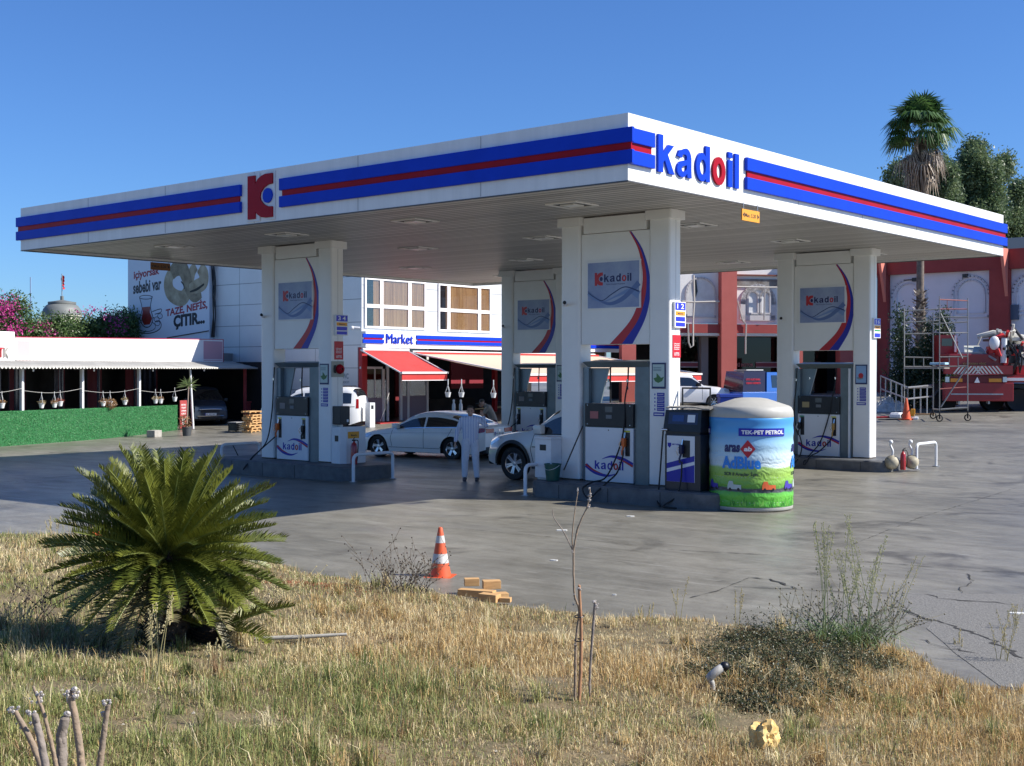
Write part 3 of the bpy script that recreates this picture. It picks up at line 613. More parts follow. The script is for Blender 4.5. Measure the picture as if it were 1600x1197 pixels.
    if k in 'AB': hose(b,[(xl-.05,-.05,2.62),(xl-.08,-.06,2.2),(xl-.14,-.06,1.5),(xl-.28,-.12,.75),(xl-.38,-.50,.36),(xl-.36,-.75,.12),(xl-.33,-.76,.12),(xl-.28,-.52,.40),(xl-.08,-.12,.80),(xl+.06,-.08,.9)]); hose(b,[(xr-.36,.12,2.62),(xr-.36,.10,2.2),(xr-.38,.13,1.9)])
    b.build('hose',RUB,T,smooth=60)
    b=MB()
    for (hx,hz) in {'C':[(xr-.195,2.35),(xr-.2,2.2),(xl+.51,2.35),(xl+.51,2.2)],'D':[(xr-.15,2.35),(xl-.03,2.3),(xl+.3,2.35)],'A':[(xl-.08,2.32),(xr-.36,2.3)],'B':[(xl-.08,2.32),(xr-.36,2.3)]}[k]: b.tube([(hx,.06 if hx>xl else -.058,hz-.03),(hx,.06 if hx>xl else -.058,hz+.03)],.024,8)
    b.build('hose_swivel',CHROME,T,smooth=40)
    return T
for k in 'ABCD': dispenser(k)
# steel hoop barriers
def hoop_mesh():
    b=MB(); h=.62; L=1.25; r=.038
    P=[(0,0,0)]+[(0,0,h-.12)]+[(0,.12*(1-cos(t)),h-.12+.12*sin(t)) for t in (pi/6,pi/3,pi/2)]+[(0,L-.12,h)]+[(0,L-.12+.12*sin(t),h-.12+.12*cos(t)) for t in (pi/6,pi/3,pi/2)]+[(0,L,0)]
    b.tube(P,r,12,0); return b
hp=thing('hoop_barrier','x','barrier',(0,0,0),0,'white steel hoops guarding the islands'); hoop_mesh().build('hoop_pipe',WHITE2,hp,smooth=50)
for yy in (0,1.25):
    f=MB(); f.lathe([(.001,.012),(.09,.012),(.09,0)],(0,yy,0),16); f.build('foot_plate',STEEL,hp)
A,B_,C_,D_=[ISL[k] for k in 'ABCD']
hp.location=(-21.2,19.61,0); hp['label']='white hoop barrier beside the red extinguisher at the left island'
dup(hp,(C_[0]-.36,C_[1]-.70,0),0,'white hoop barrier beside the white cabinet left of the nearest pump')
dup(hp,(D_[0]+3.80,D_[1]+.15,.1),0,'white hoop barrier beside the two pale pots on the right')
dup(hp,(A[0]-1.75,A[1]+.1,-.04),0,'white hoop barrier half hidden behind the big cycad')
# cabinets
b=thing('utility_cabinet','white metal cabinet with a small dark window left of the nearest pillar','cabinet',(C_[0],C_[1],ZI))
m=MB(); m.box(-.40,-.34,.04,.02,.12,.83,0,.01); m.build('cabinet_body',WHITE2,b); m=MB(); m.box(-.42,-.36,.832,.04,.14,.875,0,.008); m.build('cabinet_lid',WHITE2,b)
m=MB(); m.box(-.27,-.346,.60,-.11,-.341,.72,0); m.build('cabinet_window',BLACK,b); m=MB(); m.box(-.36,-.30,0,-.02,.08,.04); m.build('cabinet_foot',STEEL,b)
b=thing('utility_cabinet','white cabinet with an amber label right of the left pillar, extinguisher in front','cabinet',(A[0],A[1],ZI))
m=MB(); m.add([(2.66,.0,0),(2.98,-.02,0),(3.08,.10,0),(3.08,.72,0),(2.66,.75,0),(2.66,.0,.85),(2.98,-.02,.88),(3.08,.10,.88),(3.08,.72,.88),(2.66,.75,.85)],[(4,3,2,1,0),(5,6,7,8,9),(0,1,6,5),(1,2,7,6),(2,3,8,7),(3,4,9,8),(4,0,5,9)]); m.build('cabinet_body',WHITE2,b)
Mx=Matrix.Translation((3.083,.12,0))@FX; m=MB(); m.box(.02,-.004,.60,.38,-.001,.76); m.xf(Mx); q=m.build('cabinet_label',YEL,b); textobj('label_text','Motorin',.12,.65,.18,.05,BLACK,q,-.0045,.001,.02,None,Mx)
m=MB(); m.box(2.80,-.022,.53,2.92,-.003,.67); m.build('cabinet_socket',BLACK,b)
# extinguishers
def exting(loc,label,rz=0,s=1):
    t=thing('fire_extinguisher',label,'extinguisher',loc,rz,'fire extinguishers'); m=MB(); m.lathe([(.001,0),(.075,0),(.08,.03),(.08,.42),(.06,.49),(.025,.52),(.025,.55),(.001,.55)],n=20); m.build('cylinder',mat('extinguisher_red',(.36,.015,.02),.3,coat=.4),t,smooth=40)
    m=MB(); m.box(-.02,-.05,.55,.02,.03,.59,0,.005); m.tube([(0,-.02,.60),(.08,-.05,.64)],.01,6); m.build('valve',BLACK,t); m=MB(); hose(m,[(0,.03,.57),(.10,.03,.56),(.14,.0,.42),(.12,.0,.18),(.10,0,.08)],.012); m.build('discharge_hose',BLACK,t,smooth=60); t.scale=(s,s,s); return t
exting((A[0]+3.32,A[1]+.12,ZI),'red fire extinguisher standing before the white cabinet on the left island')
exting((D_[0]+3.62,D_[1]-.25,.10),'red fire extinguisher between the two pale round pots',rz=.4,s=.85)
# pale round pots on the D end
pm=mat('pale_gourd_clay',(.58,.52,.38),.7,c2=(.22,.20,.15),scale=4)
pt=thing('round_pot','pale round pot with upright white knob, left of the red extinguisher','pot',(0,0,0),0,'pale pots at the right island end'); m=MB(); m.sph((0,0,.18),.185,0,14,(1,1,.95)); m.build('pot_body',pm,pt,smooth=180)
m=MB(); m.tube(smooth3([(0,0,.33),(.02,0,.46),(-.05,.02,.60),(-.02,.0,.68)],5),[.03]*15+[.045],8); m.sph((-.03,0,.68),.055); m.build('pot_spout',WHITE2,pt,smooth=60)
pt.location=(D_[0]+3.38,D_[1]-.35,.10); dup(pt,(D_[0]+3.68,D_[1]+.12,.10),1.2,'pale round pot half behind the hoop barrier, right of the extinguisher')
# bucket with stick
t=thing('bucket','dark green bucket with wire handle at the foot of the nearest pillar','bucket',(C_[0]+.13,C_[1]-.42,ZI)); m=MB(); m.lathe([(.001,.01),(.13,.01),(.17,.33),(.178,.33),(.178,.35),(.16,.35),(.12,.02)],n=20); m.build('pail',mat('green_plastic',(.008,.075,.055),.45),t,smooth=40)
m=MB(); m.tube([( .17*cos(a),-.17*abs(sin(a))*.9,.33-.10*abs(sin(a))) for a in np.linspace(0,pi,12)],.006,6); m.build('handle',WHITE2,t,smooth=60)
t=MB(); t.tube([(C_[0]+.32,C_[1]-.30,ZI+.22),(C_[0]+.62,C_[1]-.06,ZI+1.12)],.014,8); tag(t.build('squeegee_pole',mat('dark_wood',(.04,.03,.025),.6),smooth=60),'dark pole leaning from the green bucket to the pump','pole')
t=MB(); t.tube([(A[0]-1.9,A[1]+.9,0),(A[0]-2.35,A[1]+.9,.55)],.014,8); tag(t.build('squeegee_pole',BLACK,smooth=60),'dark pole leaning beside the hoop behind the cycad','pole')
# ---- blue-black standalone dispenser + printed tank
t=thing('additive_dispenser','dark blue and white standalone dispenser between pillar and round tank','fuel pump',(C_[0]+2.84,C_[1]-.45,ZI))
m=MB(); m.box(0,0,-.02,.78,.50,1.05,0,.012); m.build('cabinet',mat('navy_black_steel',(.010,.012,.022),.35,coat=.2),t)
m=MB(); m.add([(-.02,-.04,1.10),(.80,-.04,1.10),(.80,.50,1.10),(-.02,.50,1.10),(0,.03,1.50),(.78,.03,1.50),(.78,.48,1.50),(0,.48,1.50)],[(3,2,1,0),(4,5,6,7),(0,1,5,4),(1,2,6,5),(2,3,7,6),(3,0,4,7)]); m.box(.02,0,1.05,.76,.48,1.10); hd=m.build('display_head',BLACK,t)
Mh=Matrix.Translation((0,-.035,1.12))@Matrix.Rotation(-atan2(.07,.40),4,'X'); m=MB(); m.box(.17,-.008,.17,.42,-.001,.29,0); m.box(.50,-.008,.16,.66,-.001,.30,1); m.box(.08,-.004,.12,.72,-.0005,.34,2); m.xf(Mh); m.build('screen',[mat('blue_lcd',(.03,.06,.20),.2),PRINTW,mat('dark_blue_trim',(.02,.03,.08),.4)],hd)
m=MB(); m.tube([(-.03,-.06,1.13),(.10,-.06,1.13)],.022,10); m.build('lever',CHROME,t,smooth=50)
m=MB(); m.box(.05,-.012,.16,.66,-.001,1.02,0,.003); f=m.build('front_panel',DISPW,t)
m=MB(); Mf=Matrix.Translation((0,-.0125,0)); m.poly([(.052,.16),(.655,.16),(.655,.36),(.052,.22+.06)],.002,0,Mf) if False else None
m.poly([(.052,.162),(.655,.162),(.655,.49),(.052,.33)],.002,0,Mf); m.poly([(.052,.40),(.655,.555),(.655,.66),(.052,.50)],.002,0,Mf); m.poly([(.052,.335),(.655,.495),(.655,.545),(.052,.39)],.001,1,Mf)
m.poly([(.07,.885),(.15,.885),(.15,.83),(.11,.79),(.07,.83)],.002,0,Mf); m.build('stripe_print',[BLUEP,PRINTW],f)
textobj('brand_text','MITAMA',.17,.845,.18,.028,BLUEP,f,0,.002,.02,None,Mf)
m=MB(); m.box(.40,-.016,.62,.56,-.0126,.94); m.build('nozzle_holster',BLACK,f); nozzle(t,.40,.72,mat('dark_blue_plastic',(.01,.015,.06),.4),-.04)
m=MB(); hose(m,[(.42,-.07,.55),(.42,-.10,.2),(.38,-.2,-.1),(.20,-.30,-.25),(.22,-.35,-.29),(.5,-.38,-.29)]); hose(m,[(-.02,-.03,1.1),(-.05,-.05,.6),(-.06,-.10,.1),(-.02,-.22,-.2),(.10,-.30,-.29)]); m.build('hose',RUB,t,smooth=60)
m=MB(); m.box(.79,.25,-.30,.90,.52,.80,0,.02); tag(m.build('hose_reel_case',BLACK,loc=(C_[0]+2.84,C_[1]-.45,ZI)),'tall black case squeezed between blue dispenser and round tank','case')
m=MB(); random.seed(3)
gx,gy=7,5; m.v=[(x/(gx-1)*.95+.02,y/(gy-1)*.5,1.535+.05*random.random()) for y in range(gy) for x in range(gx)]; m.f=[(j*gx+i,j*gx+i+1,(j+1)*gx+i+1,(j+1)*gx+i) for j in range(gy-1) for i in range(gx-1)]; m.m=[0]*len(m.f)
o=m.build('crumpled_cover',mat('grey_crumpled_foil',(.32,.31,.29),.45,metal=.2,var=.6,scale=9),t); md=o.modifiers.new('s','SOLIDIFY'); md.thickness=.02
t2=MB(); t2.tube([(0,0,0),(0,0,.42),(.62,0,.42),(.62,0,0)],.022,8); t2.box(.0,-.02,.12,.62,.02,.15); tag(t2.build('black_pipe_frame',BLACK,loc=(C_[0]+2.72,C_[1]+.35,ZI+1.48)),'black pipe frame above the blue dispenser','frame')
m=MB(); m.box(0,0,0,.8,.35,ZI+1.05,0,.02); tag(m.build('equipment_box',mat('grey_equipment',(.10,.10,.10),.6),loc=(C_[0]+2.75,C_[1]+.1,ZI)),'dark grey equipment box behind the blue dispenser','box')
# tank
TX,TY=-11.66,20.76; TR=.765
def tank_mat():
    m=mat('printed_tank_wrap',(.5,.5,.5),.4,spec=.5); N=m.node_tree.nodes; L=m.node_tree.links; b=N['Principled BSDF']; tc=N.new('ShaderNodeTexCoord'); sp=N.new('ShaderNodeSeparateXYZ'); L.new(tc.outputs['Object'],sp.inputs[0])
    nz=N.new('ShaderNodeTexNoise'); nz.inputs['Scale'].default_value=2.5; nz.inputs['Detail'].default_value=5; L.new(tc.outputs['Object'],nz.inputs[0])
    ad=N.new('ShaderNodeMath'); ad.operation='MULTIPLY_ADD'; L.new(nz.outputs[0],ad.inputs[0]); ad.inputs[1].default_value=.10; L.new(sp.outputs[2],ad.inputs[2])
    mr=N.new('ShaderNodeMapRange'); L.new(ad.outputs[0],mr.inputs[0]); mr.inputs[1].default_value=.05; mr.inputs[2].default_value=1.65
    r=N.new('ShaderNodeValToRGB'); L.new(mr.outputs[0],r.inputs[0]); e=r.color_ramp.elements
    cols=[(0,(.06,.33,.03)),(.16,(.13,.48,.05)),(.195,(.10,.40,.05)),(.205,(.07,.075,.08)),(.235,(.07,.075,.08)),(.245,(.11,.32,.04)),(.36,(.30,.50,.08)),(.44,(.32,.50,.12)),(.46,(.62,.72,.74)),(.62,(.42,.62,.74)),(.80,(.10,.36,.66)),(.98,(.03,.24,.60))]
    e[0].position=0; e[0].color=(*cols[0][1],1); e[1].position=1; e[1].color=(*cols[-1][1],1)
    for p,c in cols[1:-1]: q=e.new(p); q.color=(*c,1)
    L.new(r.outputs[0],b.inputs['Base Color'])
    w1=N.new('ShaderNodeTexWave'); w1.wave_type='BANDS'; w1.bands_direction='Z'; w1.inputs['Scale'].default_value=3.2; w1.inputs['Distortion'].default_value=16; w1.inputs['Detail'].default_value=3; w1.inputs['Detail Scale'].default_value=1.2; L.new(tc.outputs['Object'],w1.inputs[0])
    mk=N.new('ShaderNodeMapRange'); L.new(sp.outputs[2],mk.inputs[0]); mk.inputs[1].default_value=1.15; mk.inputs[2].default_value=.75
    mx=N.new('ShaderNodeMath'); mx.operation='MULTIPLY'; L.new(w1.outputs[0],mx.inputs[0]); L.new(mk.outputs[0],mx.inputs[1])
    bp=N.new('ShaderNodeBump'); bp.inputs['Strength'].default_value=.22; bp.inputs['Distance'].default_value=.03; L.new(mx.outputs[0],bp.inputs['Height']); L.new(bp.outputs[0],b.inputs['Normal']); return m
T=thing('additive_tank','round white topped tank wrapped in blue and green printed film','tank',(TX,TY,0))
m=MB(); m.lathe([(.001,.012),(TR-.02,.012),(TR,.03),(TR,.075),(TR-.002,.076),(TR-.002,1.499),(TR+.001,1.50),(TR+.008,1.51),(TR,1.60),(TR-.03,1.66),(TR-.07,1.685),(.30,1.80),(.18,1.815),(.001,1.82)],n=64); m.build('tank_shell',mat('grey_white_plastic',(.44,.43,.39),.5,var=.12,scale=4),T,smooth=50)
m=MB(); m.lathe([(TR,.075)]+[(TR+.004+.006*math.sin(z*31),z) for z in np.linspace(.08,1.5,40)]+[(TR+.001,1.505)],n=72); wrap=m.build('printed_wrap',tank_mat(),T,smooth=180)
# camera-side azimuth; wrap prints round the cylinder
T.scale=(1,1,1.13); a0=atan2(-TY,-TX)
def wrapmb(b,s0,z,R=TR+.014):
    # local x = arc length to the right, as seen from outside; z up ; subdivide first
    bm=bmesh.new(); vs=[bm.verts.new(p) for p in b.v]
    fl=[]
    for f,mi in zip(b.f,b.m):
        try: q=bm.faces.new([vs[i] for i in f]); q.material_index=mi
        except ValueError: pass
    for it in range(3):
        es=[e for e in bm.edges if abs(e.verts[0].co.x-e.verts[1].co.x)>.07]
        if not es: break
        bmesh.ops.subdivide_edges(bm,edges=es,cuts=1)
    bmesh.ops.triangulate(bm,faces=bm.faces[:])
    bm.verts.index_update(); o=MB()
    for v in bm.verts:
        a=a0+(s0+v.co.x)/TR; rr=R-v.co.y-.0; o.v.append((rr*cos(a),rr*sin(a),z+v.co.z))
    for f in bm.faces: o.f.append(tuple(v.index for v in f.verts)); o.m.append(f.material_index)
    bm.free(); return o
def wtext(s,s0,z,w,h,m,bold=.03,ex=.003,shear=0,name='tank_lettering',R=TR+.014):
    b=textmb(s,w,h,ex,bold)
    if shear: b.v=[(p[0]+p[2]*shear,p[1],p[2]) for p in b.v]
    wrapmb(b,s0,z,R).build(name,[m,m,m],wrap)
def wpoly(P,s0,z,m,t=.002,R=TR+.012,name='tank_print'):
    b=MB(); b.poly(P,t,0); wrapmb(b,s0,z,R).build(name,m,wrap)
def rect(x0,z0,x1,z1,n=8): return [(x0+(x1-x0)*i/n,z0) for i in range(n+1)]+[(x1-(x1-x0)*i/n,z1) for i in range(n+1)]
ABL=mat('tank_text_blue',(.02,.22,.68),.4)
for sh in (-1.60,0,1.42):
    c=sh
    wpoly(rect(-.02,0,.86,.125),c-.20,1.215,BLUEP); wtext('TEK-PET PETROL',c-.17,1.245,.80,.066,PRINTW,.035)
    wtext('aras',c-.50,.955,.30,.12,mat('aras_navy',(.015,.02,.12),.4),.04,shear=.12)
    wpoly([(0,-.145),(.135,0),(0,.145),(-.135,0)],c-.055,1.01,mat('logo_red',(.50,.012,.03),.4)); wtext('ab',c-.125,.975,.14,.075,PRINTW,.05,shear=.15)
    wtext('AdBlue',c-.545,.69,.72,.20,ABL,.04,R=TR+.018); wtext('SCR li Araçlar İçin',c-.50,.57,.62,.078,mat('tank_text_dark',(.03,.04,.05),.5),.02)
    # little vehicles on the printed road
    for dx,cm in ((-.33,mat('print_pale',(.45,.52,.50),.5)),(.30,mat('print_orange',(.65,.12,.03),.5)),(.78,mat('print_purple',(.06,.04,.35),.5))):
        wpoly([(0,.02),(.26,.02),(.26,.09),(.12,.095),(.10,.15),(.03,.15),(.0,.08)],c+dx-.1,.345,cm)
        for q in (.05,.21): wpoly(arc(q,.025,.025,.025,0,360,8)[:-1],c+dx-.1,.34,BLACK,.003)
for i in range(70):
    s=random.uniform(-1.1,1.1); h=random.uniform(.06,.16); wpoly([(0,0),(.02,0),(random.uniform(-.02,.04),h)],s,.10,mat('grass_print_'+('a' if i%2 else 'b'),(.04,.26,.02) if i%2 else (.22,.55,.08),.5),.001)
# ================================================================ facade frames
class Frame:
    def __init__(s,O,th): s.O=Vector((O[0],O[1],0)); s.th=th; s.x=Vector((cos(th),sin(th),0)); s.n=Vector((sin(th),-cos(th),0)); s.gz=G(O[0],O[1])
    def hit(s,u,v,d=0):          # pixel -> (x along, z) on the plane lying d metres behind the frame plane
        r=ray(u,v); C=Vector((0,0,H)); P0=s.O-s.n*d; t=(P0-C).dot(s.n)/r.dot(s.n); P=C+r*t; return (P-s.O).dot(s.x),P.z
    def M(s): return Matrix.Translation(s.O)@Matrix.Rotation(s.th,4,'Z')
    def w(s,x,d,z): return s.O+s.x*x-s.n*d+Vector((0,0,z))
    def empty(s,name,label,cat,group=None,x=0,d=0,z=0): return thing(name,label,cat,s.w(x,d,z),s.th,group)
# ================================================================ market building
PC=gp(565,662); MK=Frame(PC,pi/2); MW=Frame(PC,0)
ALU=mat('pale_aluminium_cladding',(.62,.65,.66),.35,var=.10,scale=.5,spec=.5,metal=.1)
T=MK.empty('market_building','two storey white shop building with curtained windows and Market sign','building')
L=20; ztop=9.0; XWL=MW.hit(200,527,-.25)[0]-.02; gm=MK.gz-.6
b=MB(); z2=3.55
b.box(0,.0,z2,L,.25,ztop); b.box(0,.2505,gm,.25,-XWL,ztop) 
b.build('wall',ALU,T)
b=MB(); b.box(0,.252,ztop-.02,L,-XWL,ztop+.15); b.build('roof',WHITE2,T)
# the shaded side wall lies in the plane local x=0 ; joints of its cladding
b=MB(); 
for k in range(12):
    z=.55+k*1.03-1.0*0
    if z<ztop: b.box(-.004,.01,z,.001,-XWL,z+.022)
for q in (3.1,8.7,11.6,14.5,17.4): b.box(-.004,q,gm,.001,q+.015,ztop)
for k in range(4): b.box(.02,-.004,4.1+k*1.03+1.2,L,.001,4.1+k*1.03+1.215)
b.build('cladding_joint',mat('cladding_joint_dark',(.07,.09,.11),.6),T)
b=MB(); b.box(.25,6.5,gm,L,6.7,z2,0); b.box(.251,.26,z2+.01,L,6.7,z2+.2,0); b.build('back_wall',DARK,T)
b=MB(); 
x0_,_=MK.hit(565,600,0); x1_,_=MK.hit(573,600,0); b.box(.0,-.03,gm,x1_,.2,z2-.002); b.build('red_wall',mat('red_wall_paint',(.42,.012,.02),.5,var=.15,scale=2),T)
CURT=mat('fold_shaded_curtain_cloth',(.66,.38,.18),.9,c2=(.36,.17,.07),scale=3.2,stretch=(6,6,.12)); WG=paneglass('window_glass',.12,(.85,.87,.87))  # curtain's darker vertical streaks paint in the shade of its folds
def window(fr,par,u0,v0,u1,v1,cols,vt,open_=None):
    xa,za=fr.hit(u0,v1); xb,zb=fr.hit(u1,v0); _,zb2=fr.hit(u1,v1); _,za2=fr.hit(u0,v0); z0=(za+zb2)/2; z1=(zb+za2)/2
    f=MB(); ft=.09
    xs=[xa]+[fr.hit(c,478)[0] for c in cols]+[xb]; zt=fr.hit((u0+u1)/2,vt)[1]
    f.box(xa,-.07,z0-.0,xb,-.002,z0+ft); f.box(xa,-.07,z1-ft,xb,-.002,z1)
    for x in (xa,xb-ft): f.box(x,-.069,z0+ft+.001,x+ft,-.003,z1-ft-.001)
    for x in xs[1:-1]: f.box(x-.10,-.068,z0+ft+.001,x+.10,-.004,z1-ft-.001)
    f.box(xa+ft+.001,-.062,zt-.08,xb-ft-.001,-.006,zt+.08)
    F_=f.build('window',mat('white_window_frame',(.8,.8,.8),.4),par)
    g=MB(); g.box(xa+ft,-.03,z0+ft,xb-ft,-.022,z1-ft); g.build('pane',WG,F_)
    c=MB(); n=int((xb-xa)/.05); rr=random.Random(int(u0)); px_=[]
    for i in range(n+1):
        x=xa+.55+(xb-xa-.58)*i/n; px_.append((x,-.013+.008*sin(i*1.6+2.2*sin(i*.31))))
    o=len(c.v)
    for (x,y) in px_: c.v+= [(x,y,z0+ft),(x,y,z1-ft)]
    for i in range(n): c.f.append((2*i,2*i+2,2*i+3,2*i+1)); c.m.append(0)
    c.build('curtain',CURT,F_,smooth=180)
    d=MB(); d.box(xa+.02,-.0035,z0+.02,xb-.02,-.001,z1-.02); d.build('dark_room_sheet',BLACK,F_); return F_  # black sheet on the solid wall stands in for an unlit room
window(MK,T,569,437,664,514,[595,639],480)
window(MK,T,684,446,766,519,[700,748],486)
window(MK,T,800,455,850,522,[825],490); window(MK,T,905,520,946,562,[925],540)
# sign board
xa,za=MK.hit(563,543); xb,zb=MK.hit(563,516); b=MB(); zc=MK.hit(780,547)[1]; zs0=3.55; 
zs0=MK.hit(564,543,-.3)[1]; zs1=MK.hit(564,517,-.3)[1]; b.box(-.03,-.3,zs0,L,-.001,zs1,0,.01); S=b.build('sign_board',mat('white_sign_board',(.8,.8,.8),.45),T)
MS=Matrix.Translation((0,-.301,0)); zz=lambda v,u:MK.hit(u,v,-.3)[1]; xx=lambda u:MK.hit(u,530,-.3)[0]
b=MB()
hh=zs1-zs0; a0_,a1_=zs0+.27*hh,zs0+.84*hh; r0,r1=zs0+.50*hh,zs0+.60*hh
for (p,q) in ((xx(566),xx(599)),(xx(650),L)):
    b.box(p,-.36,a0_,q,-.3015,r0-.002,0,.006); b.box(p,-.36,r1+.002,q,-.3015,a1_,0,.006); b.box(p+.1,-.34,r0-.001,q-.1,-.302,r1+.001,1)
b.build('stripe_panel',[BLUE,RED],S)
textobj('sign_text','Market',xx(603),zs0+.28*hh,xx(645)-xx(603),.60*hh,[BLUE],S,-.002,.05,.0,None,MS)
# shopfront below the sign
FRW=mat('door_frame_white',(.62,.60,.58),.45); dg=paneglass('shop_glass',.10,(.5,.55,.55))
b=MB(); zt_=MK.hit(600,573)[1]; z0_=MK.gz
us=[572,592,600,606,628,638,652,668,676]; 
b.box(xx(572),.03,zt_-.1,xx(606),.12,zt_)
for u in (572,600,607,628,639,669): x=MK.hit(u,620)[0]; b.box(x-.07,.03,z0_,x+.07,.12,zt_-.101 if u<607 else z2)
x=MK.hit(587,620)[0]; b.box(x-.03,.04,z0_+1.1,x+.03,.1,zt_-.102); DF=b.build('shopfront_frame',FRW,T)
b=MB(); b.box(MK.hit(573,600)[0],.065,z0_,MK.hit(606,600)[0],.075,zt_-.1); b.box(MK.hit(629,600)[0],.065,z0_,MK.hit(668,600)[0],.075,z2); b.build('shopfront_glass',dg,DF)
b=MB(); pk=mat('mauve_film',(.20,.16,.20),.6); b.box(MK.hit(573,600)[0]+.08,.04,z0_,MK.hit(599,600)[0],.06,z0_+1.15); b.box(MK.hit(629,600)[0],.04,z0_,MK.hit(668,600)[0],.06,z0_+1.2); b.build('kick_panel',pk,DF)
b=MB(); b.box(0,-1.2,z0_-.02,xx(640),.02,z0_+.06); b.build('red_step',mat('red_step_paint',(.40,.03,.03),.6),T)
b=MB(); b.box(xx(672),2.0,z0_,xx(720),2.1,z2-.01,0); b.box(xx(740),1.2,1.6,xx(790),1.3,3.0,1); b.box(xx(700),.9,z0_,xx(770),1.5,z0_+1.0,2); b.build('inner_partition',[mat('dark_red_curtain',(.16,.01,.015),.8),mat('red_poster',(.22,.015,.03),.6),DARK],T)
b=MB(); b.box(xx(780)-.1,-.1,z0_,xx(780)+.1,.1,z2); b.build('red_post',mat('red_wall_paint',(.42,.012,.02)),T)
# awnings
def solveD(fr,u,v,x):
    lo,hi=0,12
    for i in range(50):
        m=(lo+hi)/2
        if fr.hit(u,v,-m)[0]<x: hi=m
        else: lo=m
    return m
AW=mat('red_awning_cloth',(.52,.035,.03),.75,var=.12,scale=2); AWB=mat('beige_awning_cloth',(.60,.45,.33),.8)
def awning(u0,v0,uf,vf,x1,label,inner,topm=None):
    x=MK.hit(u0,v0,-.32)[0]; zt=MK.hit(u0,v0,-.32)[1]; D=solveD(MK,uf,vf,x) if uf else 5.0; zf=MK.hit(uf,vf,-D)[1]
    t=MK.empty('shop_awning',label,'awning','red awnings of the shop'); n=10
    b=MB(); V=[]
    for i in range(n+1):
        s=i/n; V+=[(x,-.32-(D-.32)*s,zt+(zf-zt)*s-.05*sin(pi*s)),(x1,-.32-(D-.32)*s,zt+(zf-zt)*s-.05*sin(pi*s))]
    b.v=V+[(p[0],p[1],p[2]-.012) for p in V]; k=len(V)
    for i in range(n): b.f.append((2*i,2*i+2,2*i+3,2*i+1)); b.m.append(0); b.f.append((k+2*i,k+2*i+1,k+2*i+3,k+2*i+2)); b.m.append(1)
    
    b.build('awning_cloth',[topm or AW,inner],t,smooth=180)
    if topm: c=MB(); c.box(x,-.7,zt-.13,x1,-.33,zt+.03,0,.01); c.build('red_cassette',AW,t)
    b=MB(); b.box(x,-D-.01,zf-.30,x1,-D+.01,zf-.03,0); b.box(x,-D-.013,zf-.33,x1,-D+.013,zf-.301,1); b.build('valance',[AW,PRINTW],t)
    b=MB(); b.box(x-.04,-D-.06,zf-.03,x1+.04,-D+.06,zf+.06); b.tube([(x-.03,-.3,zt),(x-.03,-D,zf)],.035,8); b.tube([(x1+.03,-.3,zt),(x1+.03,-D,zf)],.035,8); b.tube([(x-.02,-.4,zt+.02),(x1+.02,-.4,zt+.02)],.07,10); b.build('awning_frame',mat('white_tube',(.7,.68,.66),.4),t,smooth=40); return x,D,zf
x1a=MK.hit(636,548,-.32)[0]
awning(565,547,628,583,x1a,'short red awning pitched over the shop door, left of the long one',AW)
awning(643,551,822,586,L-3,'long low faded beige awning with red valance, behind the white sedan',AWB,AWB)
# small things on and near the shop
t=MK.empty('white_locker','white box with a small black screen by the shop door, right of the van','box',x=0,d=-2.0,z=0); P=gp(578,668); t.location=(P.x,P.y,P.z); b=MB(); b.box(0,0,0,.30,.30,1.05,0,.01); b.build('box_body',WHITE2,t); b=MB(); b.box(.07,-.006,.78,.21,-.001,.94); b.build('box_screen',BLACK,t)
def bracket(u,v,txt): pass
b=MB(); Mw=MW.M(); 
t=MW.empty('wall_plate','dark red plate fixed on the grey cladding above the white van','sign'); x,z=MW.hit(541,608,-.02); b.box(x-.55,-.04,z-.12,x+.38,-.002,z+.14); b.build('plate',mat('dark_red_plate',(.16,.01,.015),.5),t); textobj('plate_text','OTOPARK',x-.4,z-.06,.6,.12,PRINTW,t,-.041,.002,.02)
t=MW.empty('wall_stencil','small grey stencilled lettering on cladding beside the shop corner','marking'); x,z=MW.hit(540,592,0); textobj('stencil_text','WC',x-.2,z,.4,.25,mat('grey_print',(.18,.25,.28)),t,-.001,.002,.03); textobj('stencil_text','MESCIT',x-.25,z-.2,.5,.1,mat('grey_print',(.18,.25,.28)),t,-.001,.002,.03)
t=MW.empty('security_camera','white security camera on the shop corner above the awning','camera'); x,z=MK.hit(560,512,-.2); b=MB(); b.tube([(-.05,-.05,z),(-.25,-.25,z+.02)],.05,8); b.sph((-.3,-.28,z),.09); b.build('camera_body',WHITE2,t,smooth=60)
# ================================================================ billboard on the wall
BB=MW; xa,zb_=BB.hit(200,527,-.25); xr_=BB.hit(327,527,-.25)[0]; zt_=BB.hit(200,384,-.25)[1]; zb_-=.2
t=BB.empty('billboard','pale billboard with tea glass and ring bread print on the cladding','billboard')
b=MB(); b.box(xa,-.25,zb_,xr_,-.01,zt_,0,.01); bd=b.build('board',mat('pale_blue_board',(.66,.72,.78),.5),t)
h=lambda u,v:BB.hit(u,v,-.255)
def btext(s,u0,v0,u1,v1,m,bold,sh=0,hm=1.0):
    # baseline from (u0,v0) to u1; cap height from v1 ; drawn following the baseline in the wall plane
    x0,z0=h(u0,v0); x1,_=h(u1,v0); _,z1=h(u0,v1); b=textmb(s,x1-x0,(z1-z0)*hm,.004,bold)
    M=Matrix.Translation((x0,-.251,z0)); b.v=[(p[0],p[1],p[2]+p[0]*sh) for p in b.v]; b.xf(M); b.build('board_text',[m]*3,bd)
RB=mat('board_red',(.32,.015,.03),.5); KB=mat('board_black',(.012,.012,.02),.5)
